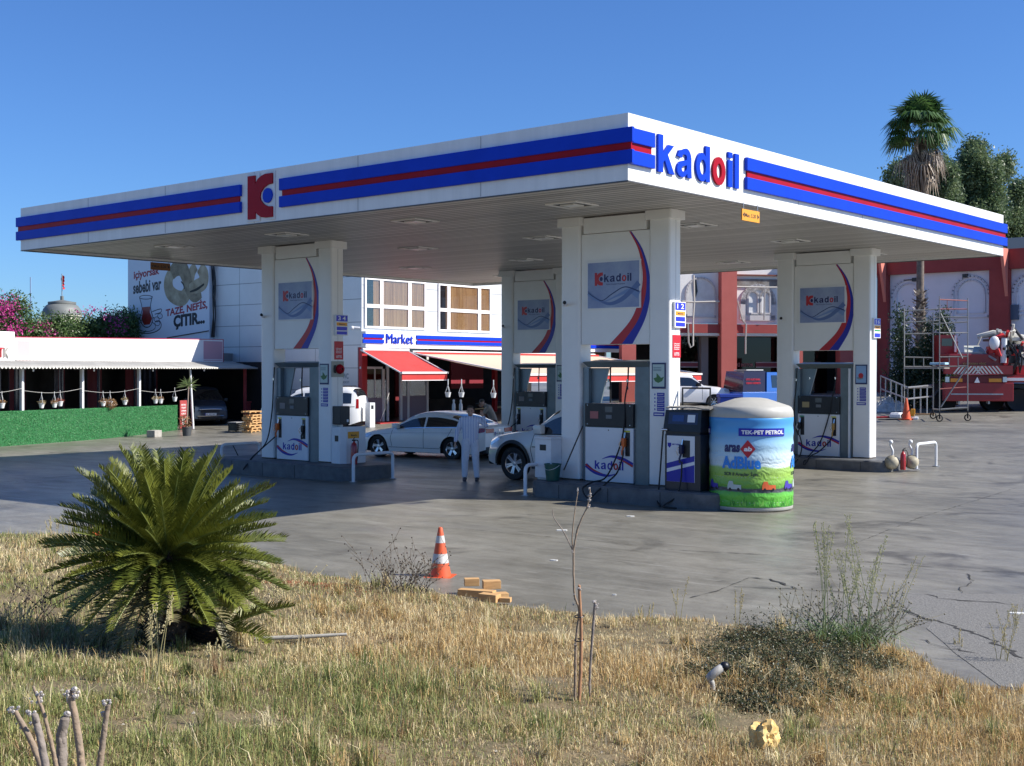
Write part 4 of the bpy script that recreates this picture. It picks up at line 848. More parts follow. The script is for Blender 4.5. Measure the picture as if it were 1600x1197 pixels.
btext('içiyorsak',209,440,249,424,RB,.03,.07); btext('sebebi var',208,460,252,441,KB,.03,.06); btext('TAZE, NEFİS,',259,497,324,480,RB,.035,.10); btext('ÇITIR...',271,516,320,493,KB,.05,.06)
def bp(P): return [h(u,v) for u,v in P]
b=MB(); TB=Matrix.Translation((0,-.251,0))
RIMP=lambda P,w:ribbon(P,[w]*len(P),4)
def ell(cu,cv,ru,rv,a0=0,a1=360,n=20): return [(cu+ru*cos(radians(a0+(a1-a0)*i/n)),cv-rv*sin(radians(a0+(a1-a0)*i/n))) for i in range(n+1)]
b.poly(bp(ell(228,508,24,14)[:-1]),.002,0,TB); 
b.poly(RIMP(bp(ell(229,508,23,13)),.05),.003,1,TB); b.poly(RIMP(bp(ell(229,510,14,8)),.035),.0035,1,TB)
b.poly(bp([(218,465),(238,463),(235,480),(239,498),(234,509),(224,509),(219,498),(222,482)]),.004,0,TB)
b.poly(bp([(222,480),(235,479),(234,488),(238,498),(234,507),(225,508),(221,499),(223,488)]),.006,2,TB)
b.poly(RIMP(bp([(218,465),(222,482),(219,498),(225,510),(234,510),(239,498),(235,480),(238,463)]),.05),.007,1,TB); b.poly(RIMP(bp(ell(228,464.5,10,3)),.035),.007,1,TB)
for cu,cv in ((245,499),(250,494),(246,505)): b.poly(bp(ell(cu,cv,4,4,0,360,6)[:-1]),.004,0,TB); b.poly(RIMP(bp(ell(cu,cv,4,4,0,360,6)),.03),.006,1,TB)
b.poly(RIMP(bp([(238,487),(246,484),(252,483),(251,488),(242,491)]),.04),.006,1,TB)
b.build('tea_print',[mat('board_pale',(.55,.62,.70),.5),KB,mat('tea_red',(.30,.03,.02),.4)],bd)
BRD=mat('bread_print',(.50,.45,.31),.8,c2=(.26,.22,.14),scale=1.6); BR2=mat('bread_print_dark',(.36,.32,.21),.8,c2=(.18,.15,.10),scale=3)
b=MB()
def bread(P,W,mi,t_): b.poly(ribbon(bp(P),W,6),t_,mi,TB)
bread([(268,425),(263,440),(265,455),(274,464),(285,466),(292,457),(296,440),(300,425),(306,416)],[.6,.75,.8,.8,.8,.75,.7,.6,.5],0,.004)
bread([(268,428),(275,420),(284,419),(290,430),(296,450),(304,462),(314,458)],[.7,.8,.85,.8,.75,.7,.5],2,.010)
bread([(312,418),(318,428),(317,442),(306,448),(296,452)],[.6,.75,.75,.7,.5],0,.013)
bread([(297,456),(308,452),(319,444)],[.08,.14,.1],1,.016); bread([(283,440),(287,445),(288,452)],[.05,.09,.05],1,.012)
b.build('bread_print',[BRD,mat('bread_shadow_print',(.03,.03,.025),.7),BR2],bd)
b=MB(); P=[h(328,400),(h(329,440)[0],h(329,440)[1]),(h(330,480)[0],h(330,480)[1]),(h(329,527)[0],h(329,527)[1])]
for k in range(4): b.tube(smooth3([(p[0]+.05+.12*sin(i*1.7+k*2)*(.5+.3*k)+.04*k,-.12-.03*k,p[1]) for i,p in enumerate(P)],6),.03,6)
b.tube([(h(262,528)[0],-.3,h(262,528)[1]),(h(327,517)[0],-.3,h(327,517)[1])],.025,6)
q=MW.empty('cable_bundle','black cables hanging down the cladding beside the billboard','cables'); b.build('cable',BLACK,q,smooth=60)
# ================================================================ left terrace restaurant
PL=gp(0,698); PR=gp(277,672); d_=(PR-PL); TR_=Frame(PL,atan2(d_.y,d_.x)); LT=d_.length; tg=lambda x:G(*(TR_.w(x,0,0).xy))
x_end=TR_.hit(412,600,0)[0]; xs_=-9
T=TR_.empty('terrace_restaurant','low restaurant with corrugated roof, white sign fascia and dark open terrace','building')
zr=TR_.hit(200,575,-.4)[1]
b=MB(); P_=.19; n=int((x_end-xs_)/P_*6); 
for i in range(n+1):
    x=xs_+(x_end-xs_)*i/n; c=.035*sin(2*pi*x/P_); b.v+=[(x,-.5,zr+c),(x,1.6,zr+.34+c),(x,-.5,zr+c-.012),(x,1.6,zr+.33+c-.012)]
for i in range(n): k=4*i; b.f+=[(k,k+4,k+5,k+1),(k+2,k+3,k+7,k+6),(k,k+2,k+6,k+4)]; b.m+=[0,0,0]
b.build('corrugated_roof',mat('corrugated_sheet',(.42,.41,.38),.45,metal=.3,var=.3,scale=1.5),T,smooth=180)
xf0=TR_.hit(24,540,1.2)[0]; xf1=TR_.hit(349,540,1.2)[0]; zf1=TR_.hit(24,526,1.2)[1]; zf1b=TR_.hit(349,530,1.2)[1]; zf0=TR_.hit(24,565,1.2)[1]-.0
b=MB(); b.add([(xf0,1.2,zf0),(xf1,1.2,zf0),(xf1,1.2,zf1b),(xf0,1.2,zf1),(xf0,1.7,zf0),(xf1,1.7,zf0),(xf1,1.7,zf1b),(xf0,1.7,zf1)],[(0,1,2,3),(7,6,5,4),(3,2,6,7),(1,5,6,2),(0,3,7,4),(0,4,5,1)]); sb=b.build('sign_fascia',mat('white_fascia_sheet',(.80,.78,.77),.5),T)  # fascia sheet is plain white in one even colour
b=MB(); xq=TR_.hit(46,540,1.2)[0]; b.box(xf0+.1,1.19,zf0+.10,xq,1.199,zf1-.15,0); xq2=TR_.hit(318,540,1.2)[0]; b.box(xq2,1.19,zf0+.12,xf1-.1,1.199,zf1b-.12,1)
b.box(xf0,1.188,zf0,xf1,1.1985,zf0+.045,2); b.add([(xf0,1.188,zf1-.03),(xf1,1.188,zf1b-.03),(xf1,1.188,zf1b),(xf0,1.188,zf1)],[(0,1,2,3)],2); b.box(xf1-.04,1.187,zf0,xf1,1.199,zf1b,2); b.box(xf0+.1,1.187,zf0+.16,xf1-.1,1.1895,zf0+.19,3); b.build('fascia_print',[mat('pink_print',(.75,.42,.42),.5),mat('pink_fade_print',(.55,.30,.34),.5),mat('crimson_edge',(.40,.01,.05),.5),PRINTW],sb)
xw1=TR_.hit(23,540,1.0)[0]; zw1=TR_.hit(23,518.5,1.0)[1]; zw0=TR_.hit(23,565,1.0)[1]; b=MB(); b.box(xs_,1.0,zw0,xw1,1.6,zw1,0,.01); wb=b.build('white_sign_box',mat('white_fascia_sheet',(.8,.78,.77)),T)
x0t=TR_.hit(-13,560,1.0)[0]; x1t=TR_.hit(13,560,1.0)[0]; zt0=TR_.hit(5,559,1.0)[1]; zt1=TR_.hit(5,543,1.0)[1]; textobj('sign_text','UTK',x0t,zt0,x1t-x0t,zt1-zt0,[mat('grey_letter',(.40,.38,.35),.5),mat('red_letter',(.5,.03,.04),.5)],wb,.999,.06,.0,[0,1,0])
b=MB(); b.box(xs_,1.61,zr+.3,x_end-.2,6,zf0+.5); b.build('flat_roof',mat('grey_roof_felt',(.2,.2,.2),.9),T)
b=MB(); b.box(xs_,4.6,-.6,x_end+.5,4.8,zr+.45); b.build('back_wall',DARK,T)  # near-black wall set forward to darken the terrace interior
rr=random.Random(5); b=MB(); x=xs_+.5
while x<x_end-2:
    ww=rr.uniform(.5,1.1); nn=8
    for i in range(nn+1): b.v+=[(x+ww*i/nn,3.6+.07*sin(i*2.3),-.4),(x+ww*i/nn,3.6+.07*sin(i*2.3),zr+.2)]
    k0=len(b.v)-2*(nn+1)
    for i in range(nn): b.f.append((k0+2*i,k0+2*i+2,k0+2*i+3,k0+2*i+1)); b.m.append(0 if rr.random()<.35 else 1)
    x+=ww+rr.uniform(.4,1.8)
b.build('curtain_drape',[mat('dark_red_drape',(.11,.008,.015),.7),mat('black_vinyl_drape',(.02,.02,.03),.22,spec=.6)],T,smooth=180)
for k in range(7):
    xx_=-6+k*3.6; dw=mat('dark_wood',(.04,.03,.025),.6); b=MB(); b.box(xx_,2,.55,xx_+1.4,2.8,.6); q=b.build('table_top',dw,T); b=MB(); b.box(xx_+.6,2.3,-.2,xx_+.8,2.5,.549); b.build('table_leg',dw,q); b=MB(); b.box(xx_+1.6,2.1,.2,xx_+2.0,2.5,.95,0,.03); b.build('chair_seat',dw,T)
wp=MB(); wp.box(-.055,-.055,0,.055,.055,1,0,.008)
for u,(z0,lean) in {34:(None,0),128:(None,0),217:(None,0)}.items():
    x=TR_.hit(u,600,.15)[0]; m=MB(); m.box(x-.06,.09,tg(x),x+.06,.21,zr+.05,0,.008); m.box(x-.5,.10,zr-.05,x+.2,.14,zr-.01); m.build('post',WHITE2,T)
x=TR_.hit(297,600,-.1)[0]; xb2=TR_.hit(302,678,-.3)[0]; m=MB(); m.tube([(xb2,-.30,tg(xb2)),(x,-.1,zr)],.05,8); m.build('post',WHITE2,T,smooth=50)
rp=mat('faded_red_paint',(.42,.06,.06),.6,var=.3,scale=5)
x=TR_.hit(383,600,0)[0]; m=MB(); m.box(x-.06,-.05,tg(x)-.1,x+.06,.07,zr,0,.006); m.build('red_post',rp,T); z1=TR_.hit(383,629,0)[1]; m=MB(); m.box(x+.07,-.03,z1-.03,x_end+1,.03,z1+.05); m.box(x-1.0,-.03,z1-.95,x+3,.03,z1-.88); m.box(x+.07,.04,z1-.9,x_end+1,.06,z1-.04); m.build('red_rail',rp,T)
m=MB()
for u in (52,147,239,319): x,z=TR_.hit(u,579,-.3); m.lathe([(.001,-.12),(.03,-.1),(.03,0)],(x,-.3,zr-.03),8)
m.build('roof_bulb',PRINTW,T,smooth=60)
# artificial turf panel
zt0,zt1=TR_.hit(0,643)[1],TR_.hit(277,633)[1]; t=TR_.empty('turf_screen','bright green artificial turf screen along the terrace on the left','screen')
b=MB(); xL=-9; n=40; b.v=[]
for i in range(n+1):
    x=xL+(LT-xL)*i/n; zt=zt0+(zt1-zt0)*x/LT; b.v+=[(x,0,tg(x)-.05),(x,0,zt),(x,.12,zt),(x,.12,tg(x)-.05)]
for i in range(n): k=4*i; b.f+=[(k,k+4,k+5,k+1),(k+1,k+5,k+6,k+2),(k+2,k+6,k+7,k+3)]; b.m+=[0]*3
k=4*n; b.f.append((k,k+3,k+2,k+1)); b.m.append(0)
b.build('turf_backing',mat('turf_backing_green',(.03,.14,.05),.8),t)
N_=26000; X_=rng.uniform(-5,LT,N_); Z_=rng.uniform(0,1,N_); zt_a=zt0+(zt1-zt0)*X_/LT; gl=np.array([tg(float(x)) for x in np.linspace(-5,LT,60)]); g_=np.interp(X_,np.linspace(-5,LT,60),gl); Z_=g_+(zt_a-g_)*Z_
a_=rng.uniform(0,2*pi,N_); l_=rng.uniform(.03,.06,N_); V=np.empty((N_*3,3)); V[0::3]=np.c_[X_-.012*np.sin(a_),np.full(N_,-.002),Z_+.012*np.cos(a_)]; V[1::3]=np.c_[X_+.012*np.sin(a_),np.full(N_,-.002),Z_-.012*np.cos(a_)]; V[2::3]=np.c_[X_+l_*np.cos(a_),-rng.uniform(.01,.045,N_),Z_+l_*np.sin(a_)]
def npmesh(name,V,faces,m,parent=None,col=None,smooth=False):
    me=bpy.data.meshes.new(name); nf,k=faces.shape; me.vertices.add(len(V)); me.vertices.foreach_set('co',V.astype(np.float32).ravel()); me.loops.add(nf*k); me.loops.foreach_set('vertex_index',faces.astype(np.int32).ravel()); me.polygons.add(nf); me.polygons.foreach_set('loop_start',np.arange(0,nf*k,k,dtype=np.int32)); 
    me.update(calc_edges=True)
    if col is not None:
        at=me.color_attributes.new('col','FLOAT_COLOR','POINT'); at.data.foreach_set('color',np.c_[col,np.ones(len(col))].astype(np.float32).ravel())
    for q in (m if isinstance(m,(list,tuple)) else [m]): me.materials.append(q)
    if smooth: me.polygons.foreach_set('use_smooth',[True]*nf)
    o=bpy.data.objects.new(name,me); COL.objects.link(o)
    if parent is not None: o.parent=parent
    return o
VC=vcmat('leaf_vertex_tint',rough=.6,tl=.25)
c_=np.array([.045,.25,.08])*rng.uniform(.55,1.35,(N_,1)); c_[rng.random(N_)<.12]=[.16,.38,.16]
npmesh('turf_blades',V,np.arange(N_*3).reshape(-1,3),VC,t,np.repeat(c_,3,0))['kind']='stuff'
b=MB(); xa=MW.hit(290,620,-.3)[0]; xb=MW.hit(408,620,-.3)[0]; b.box(xa,-.3,-.6,xb,-.02,zr+.3); q=b.build('shade_backdrop',DARK,None); q.matrix_world=MW.M(); tag(q,'dark partition added to deepen the shade behind the parked van and timber stack under the terrace roof','backdrop')  # added dark sheet deepens the shade under the terrace roof
# hanging pots on a line
ln=TR_.empty('hanging_line','thin sagging cord strung between the terrace posts','cord'); m=MB(); pu=[-60,34,128,217,296]
for a_u,b_u in zip(pu,pu[1:]):
    xa,za=TR_.hit(a_u,610,.0); xb,zb=TR_.hit(b_u,607,.0); m.tube([(xa+(xb-xa)*s,.0,za+(zb-za)*s-.13*sin(pi*s)) for s in np.linspace(0,1,9)],.008,5)
m.build('cord',mat('pale_cord',(.45,.44,.42),.7),ln)
DRY=leafmat('dry_plant_leaf',(.24,.13,.06),(.38,.24,.12),8)
def tuft(par,c,r,n,m,seed,name='dry_plant',size=.05,flat=.6):
    R=np.random.default_rng(seed); P=R.normal(0,1,(n,3)); P/=np.linalg.norm(P,axis=1)[:,None]; P*=(R.random((n,1))**.5)*r; P[:,2]*=flat; P+=np.array(c)
    A=R.normal(0,1,(n,3)); A/=np.linalg.norm(A,axis=1)[:,None]; B=np.cross(A,R.normal(0,1,(n,3))); B/=np.linalg.norm(B,axis=1)[:,None]; s=size*R.uniform(.5,1.2,(n,1))
    V=np.stack([P-A*s*.35,P+B*s,P+A*s*.35,P-B*s],1).reshape(-1,3); return npmesh(name,V,np.arange(n*4).reshape(-1,4),m,par)
GRN=leafmat('pot_green_leaf',(.05,.10,.03),(.10,.16,.05),8)
px=[(3,634,0,'leftmost white hanging pot at the frame edge, over the green turf'),(65,634,1,'white hanging pot, first of three between the two left posts'),(85,633,0,'white hanging pot, middle of three between the two left posts'),(94,631,2,'white hanging pot with red brown plant, last of three between the left posts'),
    (161,631,0,'small hanging pot left of the big dry brown one'),(172,631,3,'hanging pot overflowing with a big dry brown plant'),(195,629,1,'white hanging pot with pale leaves left of the third post'),(243,627,1,'white hanging pot with dry leaves, left of a touching pair'),(251,627,0,'white hanging pot with dry leaves, right of a touching pair'),(273,624,4,'bare white hanging pot beside the red board')]
protos=None
for i,(u,v,kd,lab) in enumerate(px):
    x,z=TR_.hit(u,v,-.02); t=thing('hanging_pot',lab,'pot',TR_.w(x,-.02,z),TR_.th,'white pots hanging along the terrace')
    m=MB(); m.lathe([(.001,-.09),(.07,-.09),(.11,.08),(.12,.08),(.12,.10),(.10,.09),(.07,-.07)],n=14); m.build('pot',WHITE2,t,smooth=40)
    m=MB(); zt=.42
    for a in (0,2.1,4.2): m.tube([(.11*cos(a),.11*sin(a),.08),(0,0,zt)],.006,5)
    m.tube([(0,0,zt),(0,0,zt+.10)],.012,5); m.build('hanger',WHITE2,t)
    if kd!=4: tuft(t,(0,0,.12 if kd!=3 else .0),.17 if kd!=3 else .30,90 if kd!=3 else 500,{0:DRY,1:leafmat('pale_dry_leaf',(.35,.28,.16),(.45,.38,.22),8),2:leafmat('red_dry_leaf',(.30,.06,.04),(.35,.15,.08),8),3:DRY}[kd],i,flat=.6 if kd!=3 else .8)
# red board, pot with yucca, block, crate, pallets
PB=gp(287,671); t=thing('menu_board','faded red standing board with white lettering beside the terrace end','sign',PB,TR_.th); m=MB(); m.box(-.26,0,.05,.26,.06,1.28,0,.02); q=m.build('board',rp,t); 
for k,s in enumerate(('PATSO','TOST','AYRAN','CAY')): textobj('board_text',s,-.17,1.05-k*.13,.34,.07,PRINTW,q,-.001,.003,.02)
m=MB(); m.poly(arc(0,.35,.10,.16,0,360,12)[:-1],.004,0,Matrix.Translation((-.02,-.002,0))); m.build('board_picture',mat('board_white_pic',(.6,.6,.58),.5),q)
PP=gp(292,681); t=thing('potted_yucca','spiky potted plant with pale trunk in a dark pot beside the red board','plant',PP,0); m=MB(); m.lathe([(.001,0),(.16,0),(.20,.33),(.21,.33),(.21,.36),(.18,.34)],n=18); m.build('pot',mat('dark_grey_pot',(.06,.065,.07),.6),t,smooth=40)
m=MB(); m.tube([(0,0,.3),(.05,0,1.2),(.12,0,2.02)],[.035,.03,.025],8); m.build('trunk',mat('pale_trunk',(.30,.22,.18),.8),t,smooth=60)
m=MB(); R_=random.Random(3)
for k in range(42):
    a=R_.uniform(0,2*pi); e=R_.uniform(-.35,1.3); l=R_.uniform(.35,.6); d=Vector((cos(a)*cos(e),sin(a)*cos(e),sin(e))); s=d.cross(Vector((0,0,1))).normalized()*.018; p=Vector((.12,0,2.05)); q=p+d*l+Vector((0,0,-.07)); md=p+d*l*.5
    m.add([p-s*.4,p+s*.4,md+s,q,md-s],[(0,1,2,3,4)])
m.build('spiky_leaf_crown',leafmat('yucca_leaf',(.16,.22,.08),(.30,.36,.16),6),t)
tuft(t,(0,-.12,.55),.28,200,DRY,77,'dry_plant',.07,1.2)
PB=gp(241,683); t=MB(); t.box(-.24,-.2,0,.24,.2,.28,0,.02); tag(t.build('concrete_block',mat('pale_block',(.42,.40,.36),.8,var=.3,scale=6),loc=PB,rot=(0,0,TR_.th)),'pale concrete block at the foot of the green turf screen','block')
PB=gp(369,674); t=thing('plastic_crate','black slatted crate on the ground between the parked van and the pallets','crate',PB,TR_.th); m=MB()
for k in range(4): m.box(-.3,-.2,.04+k*.08,.3,-.18,.08+k*.08); m.box(-.3,.18,.04+k*.08,.3,.2,.08+k*.08)
for x in (-.3,.27): m.box(x,-.201,0,x+.03,-.15,.36); m.box(x,.15,0,x+.03,.201,.36); m.box(x,-.14,.04,x+.02,.14,.32)
m.build('crate_slats',mat('grey_black_plastic',(.05,.05,.05),.5),t); m=MB(); m.box(-.32,-.21,.37,.32,.21,.40); m.build('crate_rim',mat('grey_rim',(.3,.3,.3),.5),t)
P0=gp(394,675); R_=random.Random(9); zc=0
for k in range(8):
    t=MB(); w_=R_.uniform(.38,.5); h_=R_.uniform(.07,.12); 
    for s in (-.16,0,.16): t.box(-w_,s-.06,h_*.5,w_,s+.06,h_*.98)
    for s in (-w_,-.06,w_-.12): t.box(s,-.21,0,s+.12,.21,h_*.48)
    q=R_.uniform(-.1,.1); P=TR_.w((P0-TR_.O).dot(TR_.x)+q,-(P0-TR_.O).dot(TR_.n),P0.z+zc); tag(t.build('timber_bundle',WOOD,loc=P,rot=(0,0,TR_.th+R_.uniform(-.12,.12))),'bundle of pale timber offcuts, %s of the stack by the red post'%['bottom one','second from the bottom','third from the bottom','fourth from the bottom','fourth from the top','third from the top','second from the top','topmost'][k],'timber','stacked timber by the red post'); zc+=h_+.015+(.06 if k==6 else 0)
# ================================================================ trees
def blob_tree(name,label,cat,loc,trunk,blobs,n,m,size,seed,group=None,trunk_m=None,flowers=None,sy=1):
    t=thing(name,label,cat,loc,0,group); tm=trunk_m or mat('bark',(.10,.075,.055),.9,var=.4,scale=6,bump=.4)
    b=MB(); b.tube(trunk[0],trunk[1],8)
    R=random.Random(seed)
    top=Vector(trunk[0][-1])
    for c,r in blobs:
        c=Vector(c); p=Vector(trunk[0][len(trunk[0])//2]).lerp(top,R.random()); b.tube([p,p.lerp(c,.5)+Vector((R.uniform(-.2,.2),R.uniform(-.2,.2),.1)),c],[trunk[1][-1]*.7,trunk[1][-1]*.45,.02],6)
    b.build('trunk',tm,t,smooth=60)
    RR=np.random.default_rng(seed); Vs=[];Vf=[]
    tot=sum(r if not isinstance(r,tuple) else r[0] for c,r in blobs)
    for c,r in blobs:
        r=np.array(r if isinstance(r,tuple) else (r,r,r),float); k=int(n*r[0]/tot)
        # leaves gathered in small sprays on an uneven shell
        ns=max(6,k//28); D=RR.normal(0,1,(ns,3)); D/=np.linalg.norm(D,axis=1)[:,None]; rad=RR.uniform(.45,1.08,(ns,1)); S=D*rad*r*(1+.18*np.sin(D[:,:1]*7+D[:,1:2]*5+seed)); S+=np.array(c)
        idx=RR.integers(0,ns,k); P=S[idx]+RR.normal(0,1,(k,3))*(size*2.3)
        A=RR.normal(0,1,(k,3)); A/=np.linalg.norm(A,axis=1)[:,None]; B=np.cross(A,RR.normal(0,1,(k,3))); B/=np.linalg.norm(B,axis=1)[:,None]; s=size*RR.uniform(.6,1.3,(k,1))
        V=np.stack([P-A*s*.4,P+B*s,P+A*s*.4,P-B*s],1).reshape(-1,3)
        Vs.append(V)
    V=np.concatenate(Vs); npmesh('crown',V,np.arange(len(V)).reshape(-1,4),m,t)
    if flowers:
        fm,fb,fn=flowers; Vs=[]
        for c,r in fb:
            k=fn; P=RR.normal(0,.62,(k,3))*np.array(r)+np.array(c); A=RR.normal(0,1,(k,3)); A/=np.linalg.norm(A,axis=1)[:,None]; B=np.cross(A,RR.normal(0,1,(k,3))); B/=np.linalg.norm(B,axis=1)[:,None]; s=size*.7; Vs.append(np.stack([P-A*s*.5,P+B*s,P+A*s*.5,P-B*s],1).reshape(-1,3))
        V=np.concatenate(Vs); npmesh('blossom',V,np.arange(len(V)).reshape(-1,4),fm,t)
    return t
BG=leafmat('bougainvillea_leaf',(.05,.10,.03),(.13,.20,.06),1.2); MAG=leafmat('magenta_bract',(.60,.03,.28),(.75,.10,.40),3,.4)
def bpx(u,v,d): return depth(u,v,d)
def boug(label,uc,vt,vb,wpx,dd,seed,fl,fl_n=45):
    Pt=bpx(uc,vt,dd); base=Vector((Pt.x,Pt.y,G(Pt.x,Pt.y))); W=wpx*dd/F; zt=Pt.z-base.z; r_=Vector((rt.x,rt.y,0)); R=random.Random(seed); bl=[]
    zb=bpx(uc,vb,dd).z-base.z-1.2
    for k in range(9):
        a=R.uniform(-.5,.5)*W*.85; z=R.uniform(zb,zt-.5); rr_=R.uniform(.5,1.0); c=r_*a+fw*R.uniform(-.6,.6); bl.append(((c.x,c.y,z),(rr_*1.1,rr_*1.1,rr_*.8)))
    for s in np.linspace(-.45,.45,max(3,int(W/1.4))): c=r_*(s*W); zz_=zt-.55-R.uniform(0,.4); bl.append(((c.x,c.y,zz_),(.9,.9,.65))); bl.append(((c.x,c.y,zz_-1.1),(1,1,.8)))
    fb=[]
    for (fu,fv,ru,rv) in fl:
        P=bpx(fu,fv,dd-1.0)-base; s=dd/F; fb.append(((P.x,P.y,P.z),(ru*s,.5,rv*s)))
    return blob_tree('bougainvillea',label,'shrub',base,([(0,0,0),(.1,.05,zt*.4),(0,.1,zt*.75)],[.14,.10,.06]),bl,11000,BG,.085,seed,'bougainvilleas behind the terrace roof',None,(MAG,fb,fl_n) if fb else None)
boug('tall bougainvillea with magenta blossom at the left edge behind the white sign',-4,460,530,62,62,11,[(18,500,12,22),(12,475,12,10),(24,515,8,10),(5,488,12,8)],150)
boug('green shrub with sparse pink blossom below the grey dome',66,492,530,66,64,12,[(68,508,9,8),(76,520,10,7),(50,515,8,5)])
boug('broad bougainvillea with pink patch beside the billboard',140,487,530,66,66,13,[(184,505,12,12),(176,495,10,6),(152,483,10,4),(188,515,6,8),(130,487,7,4)])
boug('dark green shrub touching the billboard edge',185,490,530,34,67,15,[(183,512,10,9)])
# dome with flag, mast
P=bpx(97,510,150); t=thing('domed_tower','distant grey dome on a cream arcaded drum beyond the shrubs','tower',(P.x,P.y,0)); s=150/F; zd=zat(494,150); m=MB(); R0=30*s
m.lathe([(R0,zd),(R0*.99,zd+.25),(R0*.93,zd+.75),(R0*.80,zd+1.15),(R0*.66,zd+1.36)],n=36); m.lathe([(R0*.70,zd+1.36),(R0*.70,zd+1.6),(R0*.62,zd+1.62)],n=36); m.lathe([(R0*.66,zd+1.6),(R0*.3,zd+1.75),(.2,zd+1.85),(.2,zd+2.3),(.001,zd+2.3)],n=36); m.build('dome',mat('dull_lead',(.17,.18,.17),.55,var=.2,scale=.6),t,smooth=50)
m=MB(); m.lathe([(R0*.93,zd-6),(R0*.93,zd-.1),(R0*1.0,zd-.1),(R0*1.0,zd)],n=24); m.build('drum',mat('cream_stone',(.62,.58,.46),.8),t,smooth=40)
m=MB()
for k in range(24):
    a=2*pi*k/24; M=Matrix.Rotation(a,4,'Z')@Matrix.Translation((R0*.935,0,zd-1.5)); m.add([M@Vector(q) for q in ((0,-.25,0),(0,.25,0),(0,.25,.6),(0,0,.85),(0,-.25,.6))],[(0,1,2,3,4)])
m.build('arched_window',BLACK,t)
t=thing('flagpole','distant pole with a drooping red flag on top of the dome','flag',(P.x,P.y,zd+2.3)); hp_=(zat(429,150)-(zd+2.3)); m=MB(); m.tube([(0,0,0),(0,0,hp_)],.06,6); m.build('pole',STEEL,t)
m=MB(); zz0=zat(452,150)-(zd+2.3); n=8
for i in range(n+1): q=i/n; m.v+=[(-.1-.28*q*sin(q*5),.05*sin(i*2),hp_-.1-(hp_-zz0-.1)*q),(.28*rt.x*(1+.2*sin(i)),.28*rt.y+.12*sin(i*3),hp_-.1-(hp_-zz0-.1)*q-.15)]
for i in range(n): m.f.append((2*i,2*i+1,2*i+3,2*i+2)); m.m.append(0)
m.build('flag_cloth',mat('flag_red',(.55,.01,.02),.7),t); 
P=bpx(48,520,240); m=MB(); m.tube([(P.x,P.y,0),(P.x,P.y,zat(434,240))],.12,6); tag(m.build('radio_mast',mat('pale_blue_mast',(.20,.30,.45),.6)),'thin distant mast against the sky left of the dome','mast')
# ================================================================ right hand building
RED_W=mat('brick_red_render',(.33,.055,.05),.8,var=.18,scale=.8,bump=.05); SAL=mat('salmon_render',(.45,.10,.08),.8,var=.12,scale=1); PWH=mat('off_white_render',(.80,.78,.75),.8,var=.14,scale=.6)
P0=depth(1215,600,71); DG=Frame(P0,YAW+.18); T=DG.empty('courtyard_building','red framed building with white arch panels above dark shops, centre right','building')
X_=lambda u,v=500,d=0:DG.hit(u,v,d)[0]; Z_=lambda v,d=0:DG.hit(1200,v,d)[1]
gz_=-.3; ztop=Z_(392)
b=MB(); b.box(X_(985),.3,Z_(506),X_(1372),.5,ztop); b.build('upper_wall',PWH,T)
b=MB(); b.box(X_(985),0,Z_(521),X_(1372),.45,Z_(507)); b.build('beam',RED_W,T)
b=MB(); 
for (a,c) in ((1125,1149),(1239,1252),(1310,1334),(970,992)): b.box(X_(a),-.25,gz_,X_(c),.35,ztop,0)
b.build('column',mat('brick_red_render_b',(.45,.11,.09),.8,var=.10,scale=1),T)
b=MB(); b.box(X_(985),.1,Z_(525),X_(1372),6,Z_(521.5)); b.build('soffit_strip',PWH,T)
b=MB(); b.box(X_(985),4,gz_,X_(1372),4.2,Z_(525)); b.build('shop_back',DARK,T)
b=MB(); b.box(X_(1107),1.2,gz_,X_(1118),2,Z_(525)); b.build('grey_pier',mat('grey_pier',(.22,.21,.22),.8),T)
b=MB(); b.box(X_(1060),1.5,gz_,X_(1104),1.52,Z_(526)); b.box(X_(1150),1.5,gz_,X_(1310),1.52,Z_(526)); b.build('shop_glazing',paneglass('dark_shop_glass',.05,(.3,.3,.3)),T)
b=MB(); b.box(X_(1060),1.44,Z_(573),X_(1104),1.47,Z_(566),0); b.box(X_(1196),1.44,Z_(573),X_(1300),1.47,Z_(566),0)
for zz1 in (566,573.5): b.box(X_(1060),1.42,Z_(zz1)-.03,X_(1104),1.439,Z_(zz1)+.02,1); b.box(X_(1196),1.42,Z_(zz1)-.03,X_(1300),1.439,Z_(zz1)+.02,1)
q=b.build('shop_band',[mat('dull_red_band',(.18,.03,.04),.6),mat('pale_band',(.35,.3,.3),.6)],T)
textobj('band_text','GALERİ MOTOR',X_(1152),Z_(573),X_(1192)-X_(1152),Z_(566)-Z_(573),mat('dull_letter',(.25,.10,.10),.6),q,1.44,.02,.03)
